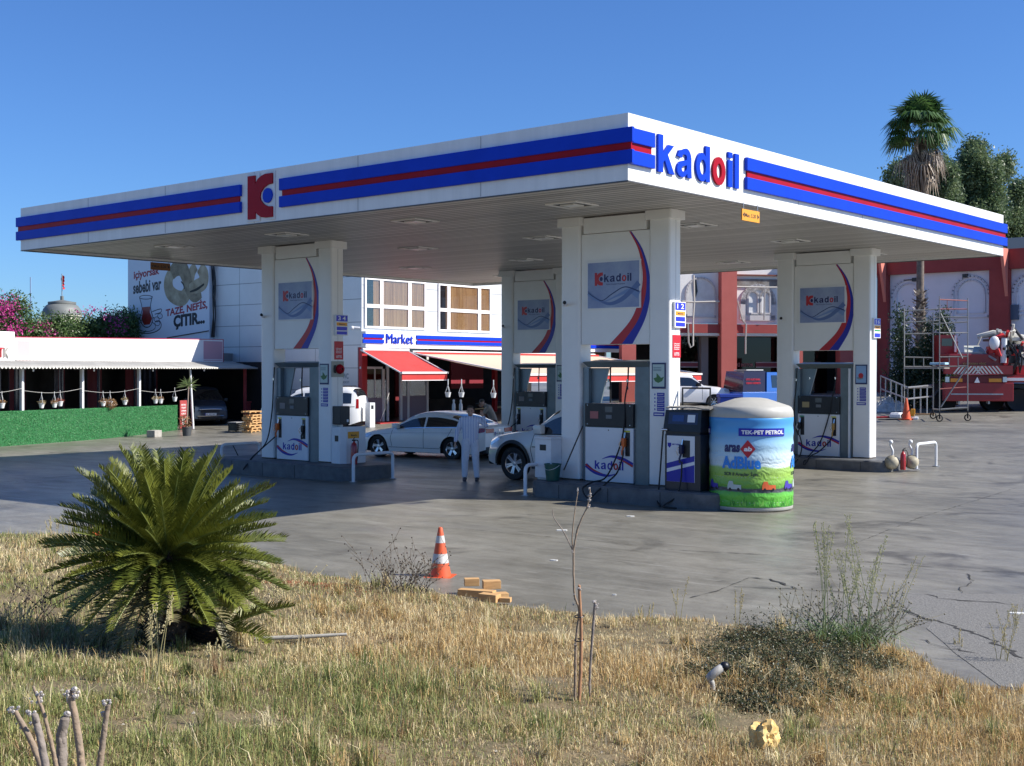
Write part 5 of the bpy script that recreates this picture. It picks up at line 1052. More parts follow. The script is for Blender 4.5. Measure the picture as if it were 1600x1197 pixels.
def archp(par,fr,u0,u1,vt,vb,d,m,wd=.09,hole=False):
    x0=fr.hit(u0,vb,d)[0]; x1=fr.hit(u1,vb,d)[0]; z0=fr.hit((u0+u1)/2,vb,d)[1]; z1=fr.hit((u0+u1)/2,vt,d)[1]; r=(x1-x0)/2; rz=min(r,(z1-z0)*.55)
    P=[(x0,z0),(x0,z1-rz)]+arc((x0+x1)/2,z1-rz,r,rz,180,0,14)[1:-1]+[(x1,z1-rz),(x1,z0),(x0,z0)]
    b=MB(); 
    for a_,c_ in zip(P,P[1:]):
        dx,dz=c_[0]-a_[0],c_[1]-a_[1]; l=sqrt(dx*dx+dz*dz)+1e-6; nx,nz=-dz/l*wd/2,dx/l*wd/2; ex_,ez_=dx/l*wd*.3,dz/l*wd*.3
        b.poly([(a_[0]-nx-ex_,a_[1]-nz-ez_),(c_[0]-nx+ex_,c_[1]-nz+ez_),(c_[0]+nx+ex_,c_[1]+nz+ez_),(a_[0]+nx-ex_,a_[1]+nz-ez_)],.09,0,Matrix.Translation((0,d,0)))
    b.build('arch_moulding',m,par)
    if hole: b=MB(); b.poly([(p[0],p[1]) for p in P[:-1]],.02,0,Matrix.Translation((0,d,0))); b.build('arch_recess',hole,par)
AM=mat('arch_stone',(.50,.48,.48),.8)
archp(T,DG,1072,1117,434,495,.3,AM,.10,mat('arch_grey',(.62,.61,.61),.8,var=.2,scale=2)); archp(T,DG,1160,1208,448,497,.3,AM,.3,mat('arch_white',(.66,.66,.66),.7)); archp(T,DG,1168,1184,455,490,.28,AM,.10); archp(T,DG,1188,1203,455,490,.28,AM,.10)
b=MB(); b.box(X_(1150),.22,Z_(448),X_(1372),.299,Z_(436),0); b.box(X_(1150),.1,Z_(431),X_(1372),.5,Z_(429),1); b.build('stained_lintel',[mat('stained_concrete',(.30,.29,.27),.9,c2=(.12,.09,.07),scale=2),mat('rusty_edge',(.20,.06,.04),.9)],T)
b=MB()
for P in ([(1075,506),(1076,535),(1079,543),(1083,540),(1083,500),(1085,470),(1084,430)],[(1152,470),(1160,500),(1166,508),(1165,530),(1165,553)],[(1066,471),(1085,472),(1124,471)],[(1148,448),(1195,449),(1214,449)],[(1195,449),(1194,500)]): b.tube([(DG.hit(u,v,-.1)[0],-.1,DG.hit(u,v,-.1)[1]) for u,v in P],.05,5)
b.build('loose_cable',mat('pale_cable',(.45,.42,.38),.8),T)
b=MB(); b.poly([(DG.hit(u,v,.25)[0],DG.hit(u,v,.25)[1]) for u,v in ((1087,432),(1090,455),(1087,465),(1085,455),(1084,440))],.04,0,Matrix.Translation((0,.27,0))); b.build('wall_tear',BLACK,T)
# shaded wing facing the forecourt
OJ=DG.w(X_(1372),0,0); RW=Frame(OJ,0); T=RW.empty('red_wing_building','long brick red wing with pale arch panels and pointed fins, far right','building')
XR=lambda u,v=450,d=0:RW.hit(u,v,d)[0]; xe=XR(1760)
zt_=RW.hit(1590,388)[1]; zb1=RW.hit(1466,425.5)[1]
b=MB(); b.box(-.2,.35,-.3,xe,.6,zb1+.02); b.box(-.2,.351,zb1+.03,-.0,12,zt_-.1) ; b.build('pale_wall',mat('pale_lilac_render',(.76,.75,.80),.8,var=.10,scale=.5),T)
b=MB(); b.box(-.3,0,zb1,xe,.601,zt_); b.build('top_beam',RED_W,T)
b=MB(); b.box(-.35,.61,-.3,0,14,zt_); b.box(-.3,.602,zt_-.3,xe,14,zt_+.0); b.build('roof',mat('grey_roof_felt',(.2,.2,.2)),T)
b=MB(); cols=[(1372,1387),(1546,1577),(1740,1775)]
for a,c in cols: b.box(XR(a)-.0,-.06,-.3,XR(c),.34,zb1-.002)
b.build('column',RED_W,T)
for a,ut,vt_ in ((1380,1386,472),(1570,1576,463)):
    x0,x1=XR(a,420,-.1),XR(ut,420,-.1); zt2=zt_+.0; z_t=RW.hit(a,vt_,-.1)[1]; dd=.95; b=MB()
    b.add([(x0,-.062,zt2),(x0+.16,-.062,zt2),(x0+.16,-.062,z_t),(x0,-.062,z_t),(x0,-dd,zt2),(x0+.16,-dd,zt2)],[(0,1,5,4),(4,5,2,3),(0,4,3),(1,2,5)]); b.build('pointed_fin',mat('salmon_fin',(.62,.20,.15),.7),T)
AL=mat('lilac_moulding',(.66,.66,.72),.8)
for (a,c,t1,b1) in ((1394,1446,437,497),(1489,1545,431.5,495),(1583,1640,428,490)): archp(T,RW,a,c,t1,b1,.35,AL,.10); archp(T,RW,a+7,c-6,t1+6,b1-6,.35,AL,.07)
b=MB()
for u,v in ((1429,437),(1508,431)): x,z=RW.hit(u,v,.2); b.box(x-.12,.1,z-.1,x+.12,.34,z+.1)
b.tube([(XR(1430,437,.25),.25,RW.hit(1430,437,.25)[1]),(XR(1412,438,.25),.25,RW.hit(1412,438,.25)[1])],.03,5)
b.build('wall_lamp',BLACK,T)
b=MB(); x,z=RW.hit(1586,485,.3); b.box(x-.25,.2,z-.5,x+.2,.34,z+.3); b.build('vent_box',mat('blue_grey_box',(.08,.11,.17),.6),T)
# ================================================================ fan palm, conifers, background trees
Pp=gp(1437,622); dp=(Pp-Vector((0,0,H))).dot(Vector((-sin(YAW),cos(YAW),0))); Zp=lambda v:zat(v,dp)-Pp.z; s_=dp/F
t=thing('fan_palm','tall fan palm with a skirt of dead fronds rising behind the canopy','palm tree',Pp); m=MB()
m.tube([(0,0,0),(.05,0,Zp(520)),(0,0,Zp(450)),(0,0,Zp(300))],[.32,.26,.19,.17],12); 
R_=random.Random(4); 
for k in range(420):
    z=R_.uniform(Zp(612),Zp(455)); a=R_.uniform(0,2*pi); r=.24+.04*R_.random(); l=R_.uniform(.12,.3); p=Vector((r*cos(a),r*sin(a),z)); o=Vector((cos(a),sin(a),.75)).normalized(); sd=Vector((-sin(a),cos(a),0))*.07
    m.add([p-sd,p+sd,p+sd*.5+o*l,p-sd*.5+o*l*.9],[(0,1,2,3)],1+(k%2))
m.build('trunk',[mat('palm_bark',(.20,.16,.13),.9,var=.45,scale=5,bump=.5),mat('palm_boot_pale',(.42,.38,.33),.85),mat('palm_boot_dark',(.10,.08,.07),.9)],t,smooth=40)
def fanleaf(b,p,d,L_,Rf,n,droop,wd,mi,rr):
    d=d.normalized(); s=d.cross(Vector((0,0,1))); s=s.normalized() if s.length>.05 else Vector((1,0,0)); q=p+d*L_+Vector((0,0,-droop*.2)); sd=s*.02; b.add([p-sd,p+sd,q+sd,q-sd],[(0,1,2,3)],mi)
    nrm=s.cross(d).normalized()
    for k in range(n):
        a=radians(-115+230*k/(n-1)); e=(d*cos(a)+s*sin(a)).normalized(); l=Rf*(.75+.25*cos(a))*rr.uniform(.85,1.1); m1=q+e*l*.55+nrm*.05; m2=q+e*l+Vector((0,0,-droop*l*(.35+.3*rr.random()))); w_=s.cross(e); w_=(e.cross(nrm)).normalized()*wd
        b.add([q-w_*.3,q+w_*.3,m1+w_,m1-w_],[(0,1,2,3)],mi); b.add([m1-w_,m1+w_,m2+w_*.15,m2-w_*.15],[(0,1,2,3)],mi)
m=MB(); zc=Zp(200)
for k in range(62):
    a=2*pi*k*.618; e=radians(R_.uniform(-22,85)); d=Vector((cos(a)*cos(e),sin(a)*cos(e),sin(e))); fanleaf(m,Vector((0,0,zc)),d,R_.uniform(.8,1.35),R_.uniform(.9,1.2),24,1.0 if e<.6 else .5,.05,k%2,R_)
m.build('crown',[leafmat('palm_green',(.03,.075,.022),(.055,.12,.03),3),leafmat('palm_green_light',(.06,.13,.035),(.10,.18,.05),3)],t)
m=MB()
for k in range(40):
    a=2*pi*k*.618+R_.random(); z=Zp(R_.uniform(205,235)); e=radians(R_.uniform(-80,-35)); d=Vector((cos(a)*cos(e),sin(a)*cos(e),sin(e))); fanleaf(m,Vector((0,0,z)),d,R_.uniform(.8,1.4),R_.uniform(.6,.9),12,1.6,.03,k%3,R_)
for k in range(300):
    a=R_.uniform(0,2*pi); z0=Zp(R_.uniform(215,262)); l=R_.uniform(.8,2.4); r0=.22; r1=R_.uniform(.2,.58); p=Vector((r0*cos(a),r0*sin(a),z0)); q=Vector((r1*cos(a),r1*sin(a),z0-l*.5)); e=Vector((r1*.8*cos(a+.2),r1*.8*sin(a+.2),max(z0-l,Zp(312)))); sd=Vector((-sin(a),cos(a),0))*R_.uniform(.02,.06)
    m.add([p-sd,p+sd,q+sd,q-sd],[(0,1,2,3)],k%3); m.add([q-sd,q+sd,e+sd*.3,e-sd*.3],[(0,1,2,3)],k%3)
m.build('dead_frond_skirt',[leafmat('dead_frond',(.20,.145,.10),(.30,.22,.15),3,.15),leafmat('dead_frond_dark',(.09,.065,.045),(.15,.11,.08),3,.15),leafmat('dead_frond_pale',(.36,.27,.18),(.46,.36,.26),3,.15)],t)
CON=leafmat('conifer_leaf',(.025,.05,.025),(.06,.10,.045),2)
for i,(u,vt_,w_,lab) in enumerate(((1408,505,16,'slim dark conifer at the left of the palm trunk'),(1426,560,22,'low dark shrub at the foot of the palm, behind the scaffold'),(1452,520,20,'dark conifer between palm trunk and red truck cab'),(1474,505,14,'slim dark conifer rising just behind the scaffold tower'))):
    P=gp(u,630); P=P.lerp(Vector((0,0,P.z)),.06); dd=-P.x*sin(YAW)+P.y*cos(YAW); zt2=zat(vt_,dd)-P.z; W=w_*dd/F
    bl=[((0,0,zt2*k/7+.2),(W*(1-.75*k/7)+.12,W*(1-.75*k/7)+.12,zt2/7)) for k in range(8)]; blob_tree('conifer_shrub',lab,'shrub',P,([(0,0,0),(0,0,zt2*.9)],[.08,.02]),bl,5200,CON,.075,30+i,'dark shrubs by the red wing')
EU=leafmat('eucalyptus_leaf',(.075,.125,.055),(.19,.25,.12),.6,.35)
def bigtree(lab,bl_px,dd,seed,n,cat='tree',name='eucalyptus_tree'):
    u0=sum(q[0] for q in bl_px)/len(bl_px); P=depth(u0,577,dd); g=0; base=Vector((P.x,P.y,g)); bl=[]; R=random.Random(seed)
    for (u,v,ru,rv) in bl_px:
        q=depth(u,v,dd+R.uniform(-1.5,1.5))-base; s=dd/F; bl.append(((q.x,q.y,q.z),(ru*s,ru*s,rv*s)))
    zt2=max(b[0][2] for b in bl); return blob_tree(name,lab,cat,base,([(0,0,0),(.3,.2,zt2*.35),(0,0,zt2*.7)],[.45,.35,.18]),bl,n*3,EU,.15,seed,'trees beyond the red wing')
bigtree('tall grey green tree directly right of the fan palm',[(1523,235,13,14),(1518,258,22,18),(1540,275,22,22),(1513,290,28,22),(1540,310,30,24),(1568,262,12,18),(1500,330,24,30),(1530,345,40,30)],105,41,15000)
bigtree('lower dark tree behind the palm skirt',[(1465,260,14,14),(1478,275,14,14),(1462,290,22,20),(1410,268,16,10),(1400,285,14,12),(1440,300,26,18),(1475,310,24,22)],100,42,9000)
bigtree('dark tree mass at the right edge above the red wing',[(1592,300,14,12),(1605,318,22,22),(1575,345,26,24),(1600,365,34,26),(1562,370,30,24),(1625,330,24,30)],112,43,12000)
P=depth(1591,372,95); m=MB(); s=95/F; m.box(-1.3*.5,-.5,0,.65,.5,P.z); tag(m.build('roof_tank',mat('grey_tank',(.30,.30,.30),.7),loc=(P.x,P.y,.0)),'small grey block on the roof line at the right edge','tank')
# rail, rubble, cone, debris
pr=[gp(1374,636),gp(1392,640),gp(1413,650)]; t=thing('ramp_railing','grey tube railing of the ramp before the red wing','railing',(0,0,0)); m=MB()
P1=gp(1376,634)*.97; P1.z=G(P1.x,P1.y); P2=gp(1418,650); P3=gp(1458,645)
def rail(m,A,B,h0,h1,n):
    for hh in (1,.6): m.tube([A+Vector((0,0,h0*hh)),B+Vector((0,0,h1*hh))],.035,6)
    for k in range(n+1): p=A.lerp(B,k/n); m.tube([p,p+Vector((0,0,h0+(h1-h0)*k/n))],.03,6)
rail(m,P1,P2,1.45,1.15,5); rail(m,P2,P3,1.15,1.15,4); m.build('rail_tube',STEEL,t,smooth=60)
def heap(name,lab,cat,P,r,h,m,seed,amp=.15,n=26):
    b=MB(); R=random.Random(seed); N2=n
    for j in range(N2+1):
        for i in range(N2+1):
            x=(i/N2*2-1); y=(j/N2*2-1); d=sqrt(x*x+y*y); z=max(0,1-d)**.7*h; z+=amp*noise.noise(Vector((x*4+seed,y*4,0)))*min(1,z*3)+.4*amp*noise.noise(Vector((x*11+seed,y*11,0)))*min(1,z*3); b.v.append((x*r,y*r*.6,z-.02))
    for j in range(N2):
        for i in range(N2): k=j*(N2+1)+i; b.f.append((k,k+1,k+N2+2,k+N2+1)); b.m.append(0)
    o=b.build(name,m,smooth=30,loc=P); return tag(o,lab,cat)
heap('rubble_heap','white rubble heap beside the ramp railing, right of the right pump','heap',gp(1386,642),1.0,.55,mat('white_rubble',(.62,.61,.58),.9,var=.4,scale=5,bump=.5),3,.3).rotation_euler=(0,0,YAW)
def cone(loc,lab,h,rz=0,tilt=None,dirty=0):
    t=thing('traffic_cone',lab,'cone',loc,rz,'orange traffic cones'); k=h/.72; co=mat('cone_orange',(.75,.10,.025),.5,c2=(.50,.09,.03),scale=9); cw=mat('cone_white_band',(.66,.64,.60),.5,c2=(.42,.40,.37),scale=14)
    r=lambda z:.155-(.155-.028)*z/.72
    m=MB(); m.lathe([(r(0),.03),(r(.22),.22),(r(.35),.35),(r(.50),.50),(r(.60),.60),(r(.70),.70),(.022,.715),(.001,.70)],n=24); m.build('cone_body',co,t,smooth=50)
    if not dirty: m=MB(); m.lathe([(r(.22)+.002,.22),(r(.35)+.002,.35)],n=24); m.lathe([(r(.50)+.002,.50),(r(.60)+.002,.60)],n=24); m.build('reflective_band',cw,t,smooth=50)
    m=MB(); prism(m,rrect(-.2,-.2,.2,.2,.04),0,.035); m.build('base',co,t); t.scale=(k,k,k)
    if tilt: t.rotation_euler=tilt
    return t
cone(gp(1416,656),'small red cone among the debris before the ramp railing',.85,dirty=1)
R_=random.Random(8)
for i,(u,v,dx,dy,dz,mm,lab) in enumerate(((1380,653,.3,.08,.05,mat('red_print',RED_W and (.45,.01,.02)),'red scrap by the white pillar edge in the debris'),(1402,653,.3,.2,.16,PRINTW,'white bucket like scrap left of the small red cone'),(1425,650,.12,.12,.22,YEL,'yellow tool scrap right of the small red cone'),(1430,656,.12,.1,.10,WHITE2,'small white lump right of the small red cone'),(1440,648,.5,.04,.04,WOOD,'pale stick lying right of the small red cone'),(1392,656,.5,.03,.03,BLACK,'dark pipe lying left of the small red cone'))):
    m=MB(); m.box(-dx,-dy,0,dx*.8,dy,dz,0,min(dz,dy)*.3); m.box(-dx*.4,-dy*1.2,dz*.3,dx,dy*.3,dz*1.3,0,min(dz,dy)*.2); tag(m.build('scrap_piece',mm,loc=gp(u,v),rot=(0,0,R_.uniform(0,3))),lab,'debris','debris near the ramp')
# scaffold tower
t=thing('scaffold_tower','tall mobile scaffold tower with platforms in front of the palm','scaffold',(0,0,0)); gal=mat('dull_galvanised',(.24,.24,.235),.5,metal=.4); m=MB(); 
Pf=[gp(1468,658),gp(1512,655),gp(1458,652),gp(1413,648)]; ds=47.5
def PZ(u,v,d=ds): return depth(u,v,d)
def seg(a,b_,r=.03,mb=None,d=ds): (mb or m).tube([PZ(a[0],a[1],d),PZ(b_[0],b_[1],d)],r*.78,6)
for u,vt_ in ((1468,463),(1512,466)): seg((u,vt_),(u,652),.027)
for u,vt_ in ((1458,488),(1413,482)): seg((u,vt_),(u,650),.03,d=ds+1.5)
for v in (496,): seg((1458,v),(1512,v-1),.03); 
seg((1458,506),(1512,503)); seg((1413,486),(1468,483),.03,d=ds+1.5); seg((1413,504),(1468,501),.03,d=ds+1.5); seg((1413,522),(1458,521),.03,d=ds+1.5); seg((1468,520),(1512,520)); seg((1413,607),(1458,605),.03,d=ds+1.5)
seg((1468,558),(1512,557)); seg((1468,573),(1512,572)); seg((1413,558),(1458,559),.03,d=ds+1.5); seg((1413,573),(1458,573),.03,d=ds+1.5); seg((1470,640),(1512,637),.045); seg((1470,636),(1511,573),.035); seg((1470,490),(1504,560)); 
for u in (1483,1497): seg((u,558),(u,573),.025)
for u in (1428,1443): seg((u,558),(u,573),.025,d=ds+1.5)
for (u,v) in ((1468,573),(1468,520),(1512,573),(1468,640),(1512,637)): m.tube([PZ(u,v),PZ(u-10 if u<1500 else u-12,v-1,ds+1.5)],.03,6)
m.build('scaffold_tube',gal,t,smooth=60); m=MB(); seg((1468,468),(1512,470),.028,m); seg((1468,483),(1512,483),.025,m); seg((1480,468),(1480,482),.02,m); seg((1468,608),(1510,605),.025,m); m.build('red_tube',mat('faded_red_tube',(.40,.14,.12),.6),t,smooth=60)
m=MB(); A_,B2=PZ(1413,575,ds+1.4),PZ(1467,573,ds); M=Matrix.Translation(A_)@Matrix.Rotation(atan2((B2-A_).y,(B2-A_).x),4,'Z'); m.box(0,-.05,-.03,(B2-A_).length,.6,.02); m.xf(M); m.build('deck_board',mat('grey_deck',(.30,.28,.25),.8),t)
m=MB(); 
for u,dd in ((1468,ds),(1512,ds),(1458,ds+1.5),(1413,ds+1.5)):
    P=PZ(u,655,dd); g=G(P.x,P.y); m.lathe([(.10,-.03),(.13,-.03),(.13,.03),(.10,.03)],(P.x,P.y,g+.13),14,0,'y'); m.tube([Vector((P.x,P.y,g+.1)),Vector((P.x,P.y,g+.4))],.03,6)
m.build('castor_wheel',RUB,t); P=PZ(1460,570,ds); m=MB(); m.box(-.35,-.2,0,.25,.2,.09,0,.03); tag(m.build('cloth_bundle',mat('pale_blue_cloth',(.35,.55,.68),.8),loc=P+Vector((0,.6,.0))),'pale blue bundle lying on the scaffold platform','bundle')
# ================================================================ vehicles
def interp(P,x):
    if x<=P[0][0]: return P[0][1]
    for (a,b),(c,d) in zip(P,P[1:]):
        if x<=c: t=(x-a)/(c-a) if c>a else 0; return b+(d-b)*t
    return P[-1][1]
def smoothprof(P,n=6): return [(q[0],q[1]) for q in spline(P,n)]
class Car:
    def __init__(s,name,label,cat,loc,rz,L,W,top,belt,wheels,wr,paint,zb=.22,ws=None,rw=None,side=None,bp=(),nosew=.78,tailw=.82,tumble=.42,group='cars around the forecourt',wx=.055,archr=None,flat=.0,black_low=False):
        s.L,s.W,s.zb=L,W,zb; s.top=smoothprof(top); s.belt=belt; s.wheels=wheels; s.wr=wr; s.ar=archr or wr+.06; s.tumble=tumble
        s.nosew,s.tailw=nosew,tailw
        T=s.T=thing(name,label,cat,loc,rz,group)
        keys=set([0,L]); 
        for k in np.arange(.05,L,.06): keys.add(round(float(k),3))
        for q in ([ws] if ws else [])+([rw] if rw else [])+list(side or []): keys.add(q[0]); keys.add(q[1])
        for w in wheels:
            for a in np.linspace(0,pi,19): keys.add(round(w+s.ar*cos(a),4))
        for b in bp: keys.add(b-.035); keys.add(b+.035)
        xs=sorted(k for k in keys if 0<=k<=L); xs=[x for i,x in enumerate(xs) if i==0 or x-xs[i-1]>.006 or x in (L,)]
        RL=[0,.12,.3,.5,.68,.82,.93,1.0]; RG=[.12,.3,.5,.7,.88]; RT=[.94,.8,.55,.28,0]
        rings=[]
        for x in xs:
            zt=interp(s.top,x); zs=s.zs(x); zb_=s.bot(x); w=s.w(x); ring=[]
            for t in RL: z=zb_+(zs-zb_)*t; ring.append((s.sy(x,z),z))
            yb=ring[-1][0]; wr_=s.roofw(x)
            for t in RG: ring.append((yb+(wr_-yb)*t,zs+(zt-.035-zs)*t))
            ye=wr_; 
            for q in RT: ring.append((ye*q,zt-.035+.04*(1-((q-.0)/.94)**4)+flat*0))
            rings.append(ring)
        n=len(rings[0]); nl=len(RL); ng=len(RG)
        parts={'body':MB(),'side_window':MB(),'windscreen':MB(),'rear_window':MB()}
        def emit(mb,q): mb.add(q,[(0,1,2,3)])
        for i in range(len(xs)-1):
            xm=(xs[i]+xs[i+1])/2
            for j in range(n-1):
                key='body'
                if side and nl-1<=j<nl+ng-2+0:
                    for (a,b) in side:
                        if a<xm<b and not any(abs(xm-p)<.034 for p in bp) and (interp(s.top,xm)-s.zs(xm))>.16: key='side_window'
                if ws and j>=nl+ng-1 and ws[0]<xm<ws[1]: key='windscreen'
                if rw and j>=nl+ng-1 and rw[0]<xm<rw[1]: key='rear_window'
                a,b,c,d=rings[i][j],rings[i+1][j],rings[i+1][j+1],rings[i][j+1]
                emit(parts[key],[(xs[i],-a[0],a[1]),(xs[i+1],-b[0],b[1]),(xs[i+1],-c[0],c[1]),(xs[i],-d[0],d[1])])
                emit(parts[key],[(xs[i],d[0],d[1]),(xs[i+1],c[0],c[1]),(xs[i+1],b[0],b[1]),(xs[i],a[0],a[1])])
        for (x,r,fl) in ((xs[0],rings[0],0),(xs[-1],rings[-1],1)):
            for j in range(n-1):
                a,d=r[j],r[j+1]; q=[(x,-a[0],a[1]),(x,-d[0],d[1]),(x,d[0],d[1]),(x,a[0],a[1])]; emit(parts['body'],q if fl==0 else q[::-1])
        bm={}
        for k,mb in parts.items():
            if mb.f: s.__dict__[k]=mb.build(k,paint if k=='body' else CGLASS,T,smooth=35,weld=True)
        # dark floor and wheel wells
        m=MB(); m.box(.25,-W/2+.16,zb-.02,L-.25,W/2-.16,zb+.42); 
        for w in wheels: m.box(w-s.ar-.02,-W/2+.24,zb,w+s.ar+.02,W/2-.24,wr*2+.06)
        m.build('underbody',BLACK,T)
        for w in wheels:
            for sd in (-1,1): s.wheel(w,sd)
    def zs(s,x): return min(interp(s.belt,x),interp(s.top,x)-.045)
    def bot(s,x):
        z=s.zb
        for w in s.wheels:
            d=abs(x-w)
            if d<s.ar: z=max(z,s.wr+sqrt(max(0,s.ar**2-d*d))-.02)
        if x<.3: z+= (.3-x)*.25
        if x>s.L-.4: z+=(x-(s.L-.4))*.35
        return z
    def w(s,x):
        f=1.0
        if x<.75: f=s.nosew+(1-s.nosew)*(1-((.75-x)/.75)**2.2)
        if x>s.L-.6: f=min(f,s.tailw+(1-s.tailw)*(1-((x-(s.L-.6))/.6)**2.2))
        return s.W/2*f
    def sy(s,x,z):
        w=s.w(x); zs=s.zs(x); t=(z-s.zb)/(zs-s.zb); k=0
        for q in s.wheels:
            d=abs(x-q)/(s.ar+.1)
            if d<1 and t<.8: k=max(k,.022*(1-d**3)*(1-t/.8)**.3 if t>=0 else 0)
        return w*(.955+.045*sin(pi*min(1,max(0,.12+t*.75))))-.02*max(0,t-.8)/.2+k
    def roofw(s,x): return max(.3,s.sy(x,s.zs(x))-s.tumble*max(0,interp(s.top,x)-s.zs(x)-.02))
    def gy(s,x,t):
        yb=s.sy(x,s.zs(x)); return yb+(s.roofw(x)-yb)*t, s.zs(x)+(interp(s.top,x)-.035-s.zs(x))*t
    def strip(s,P,wd,m,name,off=.003,sd=-1):
        # a thin line following the side surface through (x,z) points
        Q=[]
        for a,c in zip(P,P[1:]):
            n=max(1,int(sqrt((a[0]-c[0])**2+(a[1]-c[1])**2)/.08))
            for k in range(n): Q.append((a[0]+(c[0]-a[0])*k/n,a[1]+(c[1]-a[1])*k/n))
        Q.append(P[-1]); b=MB()
        for i,q in enumerate(Q):
            a=Q[max(i-1,0)]; c=Q[min(i+1,len(Q)-1)]; dx,dz=c[0]-a[0],c[1]-a[1]; l=sqrt(dx*dx+dz*dz)+1e-6; nx,nz=-dz/l*wd/2,dx/l*wd/2
            for sg in (1,-1): X=q[0]+nx*sg; Z=q[1]+nz*sg; b.v.append((X,sd*(s.sy(X,Z)+off),Z))
            if i: k=2*i; b.f.append((k-2,k-1,k+1,k)); b.m.append(0)
        o=b.build(name,m,s.T); return o
    def patch(s,P,m,name,off=.006,sd=-1,smooth=True):
        b=MB(); b.poly(P,.0,0); bm=bmesh.new(); vs=[bm.verts.new(v) for v in b.v[:len(P)]]
        for f in b.f:
            if max(f)<len(P):
                try: bm.faces.new([vs[i] for i in f])
                except ValueError: pass
        bmesh.ops.subdivide_edges(bm,edges=bm.edges[:],cuts=3,use_grid_fill=True); bmesh.ops.triangulate(bm,faces=bm.faces[:])
        for v in bm.verts: v.co.y=sd*(s.sy(v.co.x,v.co.z)+off)
        o=MB().bm(bm); return o.build(name,m,s.T,smooth=180,weld=True)
    def wheel(s,x,sd):
        r=s.wr; t=MB(); wd=.21; y0=s.W/2-.035; 
        t.lathe([(r*.66,-wd),(r*.93,-wd),(r,-wd+.035),(r,-.035),(r*.95,-.004),(r*.80,.002),(r*.68,-.012),(r*.66,-.03)],(0,0,0),36,0,'Y')
        M=Matrix.Translation((x,-y0,r)) if sd<0 else Matrix.Translation((x,y0,r))@Matrix.Rotation(pi,4,'Z')
        # lathe axis 'y' maps +z -> -y : outer side faces -Y
        t.xf(M); w=t.build('wheel',RUB,s.T,smooth=40)
        m=MB(); k=s.style if hasattr(s,'style') else 5
        m.lathe([(r*.665,-.03),(r*.64,-.012),(r*.60,-.03),(r*.58,-.10)],(0,0,0),36,0,'Y'); m.lathe([(.001,-.025),(.05,-.028),(.06,-.05)],(0,0,0),16,0,'Y')
        for i in range(k):
            a=2*pi*i/k+.3; 
            for off in ((-.12,.12) if k<=6 else (0,)):
                p0=Vector((.05*cos(a+off*2),-.0,.05*sin(a+off*2))); p1=Vector((r*.62*cos(a+off+(.16 if k==5 else 0)),0,r*.62*sin(a+off+(.16 if k==5 else 0)))); d=(p1-p0).normalized(); n=Vector((-d.z,0,d.x))*(.022 if k<=6 else .02)
                y=.035; m.add([p0-n+Vector((0,y+.01,0)),p0+n+Vector((0,y+.01,0)),p1+n*.9+Vector((0,y-.012,0)),p1-n*.9+Vector((0,y-.012,0)),p0-n+Vector((0,y+.05,0)),p0+n+Vector((0,y+.05,0)),p1+n*.9+Vector((0,y+.03,0)),p1-n*.9+Vector((0,y+.03,0))],[(0,1,2,3),(0,4,5,1),(1,5,6,2),(2,6,7,3),(3,7,4,0)])
        m.xf(M); m.build('rim',RIM,w,smooth=30)
        m=MB(); m.lathe([(.001,-.09),(r*.6,-.09)],(0,0,0),24,0,'Y'); m.xf(M); m.build('brake_disc',mat('dark_steel',(.05,.05,.05),.5,metal=.6),w)
LINE=mat('panel_gap',(.02,.02,.02),.8)
def mirror(C,x,z,sd=-1,m=None,sz=(.10,.11,.075)):
    y=C.sy(x,z); b=MB(); b.box(x-sz[0],sd*(y+.03),z-sz[2]*.3,x+sz[0],sd*(y+.03+sz[1]*1.6),z+sz[2]*1.7,0,.03); b.box(x-.03,sd*(y-.05),z-.02,x+.03,sd*(y+.05),z+.03); b.build('wing_mirror',m or CAR_W,C.T,smooth=40)
def handle(C,x,z,sd=-1,m=None): 
    y=C.sy(x,z); b=MB(); b.box(x-.09,sd*(y-.01),z-.013,x+.09,sd*(y+.028),z+.013,0,.008); b.build('door_handle',m or CAR_W,C.T,smooth=40)
def plate(C,x,z,y=0,txt='01 ADN 28',sd=1,tilt=0):
    M=Matrix.Translation((x,y,z))@(FX if sd>0 else Matrix.Rotation(-pi/2,4,'Z')); b=MB(); b.box(-.26,-.012,-.055,.26,0,.055,0,.004); b.box(-.26,-.014,-.055,-.225,-.0125,.055,1); b.xf(M); q=b.build('number_plate',[PRINTW,BLUEP],C.T); textobj('plate_text',txt,-.20,-.03,.42,.06,BLACK,q,-.0125,.002,.02,None,M)
# --- white sedan
P1=gp(590,714); P2=gp(705,718); dd=(P2-P1); ang=atan2(dd.y,dd.x); 
L=4.72; wb=2.75; fx=.86; Car.style=5
o_=P1-Vector((cos(ang),sin(ang),0))*fx*1.0+Vector((-sin(ang),cos(ang),0))*.89; sc_=dd.length/wb
top=[(0,.60),(.10,.70),(.45,.80),(1.0,.88),(1.38,.95),(1.75,1.15),(2.15,1.35),(2.6,1.43),(3.1,1.42),(3.6,1.33),(4.0,1.18),(4.25,1.08),(4.6,1.045),(4.72,.98)]
C=Car('sedan','white sedan with dark windows parked crossways beyond the left pump','car',o_,ang,L,1.84,top,[(0,.58),(.8,.76),(1.3,.86),(2.5,.93),(4.1,.98),(4.72,.95)],[fx,fx+wb],.335,CAR_W,zb=.2,ws=(1.42,2.12),rw=(3.55,4.22),side=[(1.52,4.02)],bp=(2.62,))
C.T.scale=(sc_,sc_,sc_); C.T.location=P1-Vector((cos(ang),sin(ang),0))*fx*sc_+Vector((-sin(ang),cos(ang),0))*.90*sc_
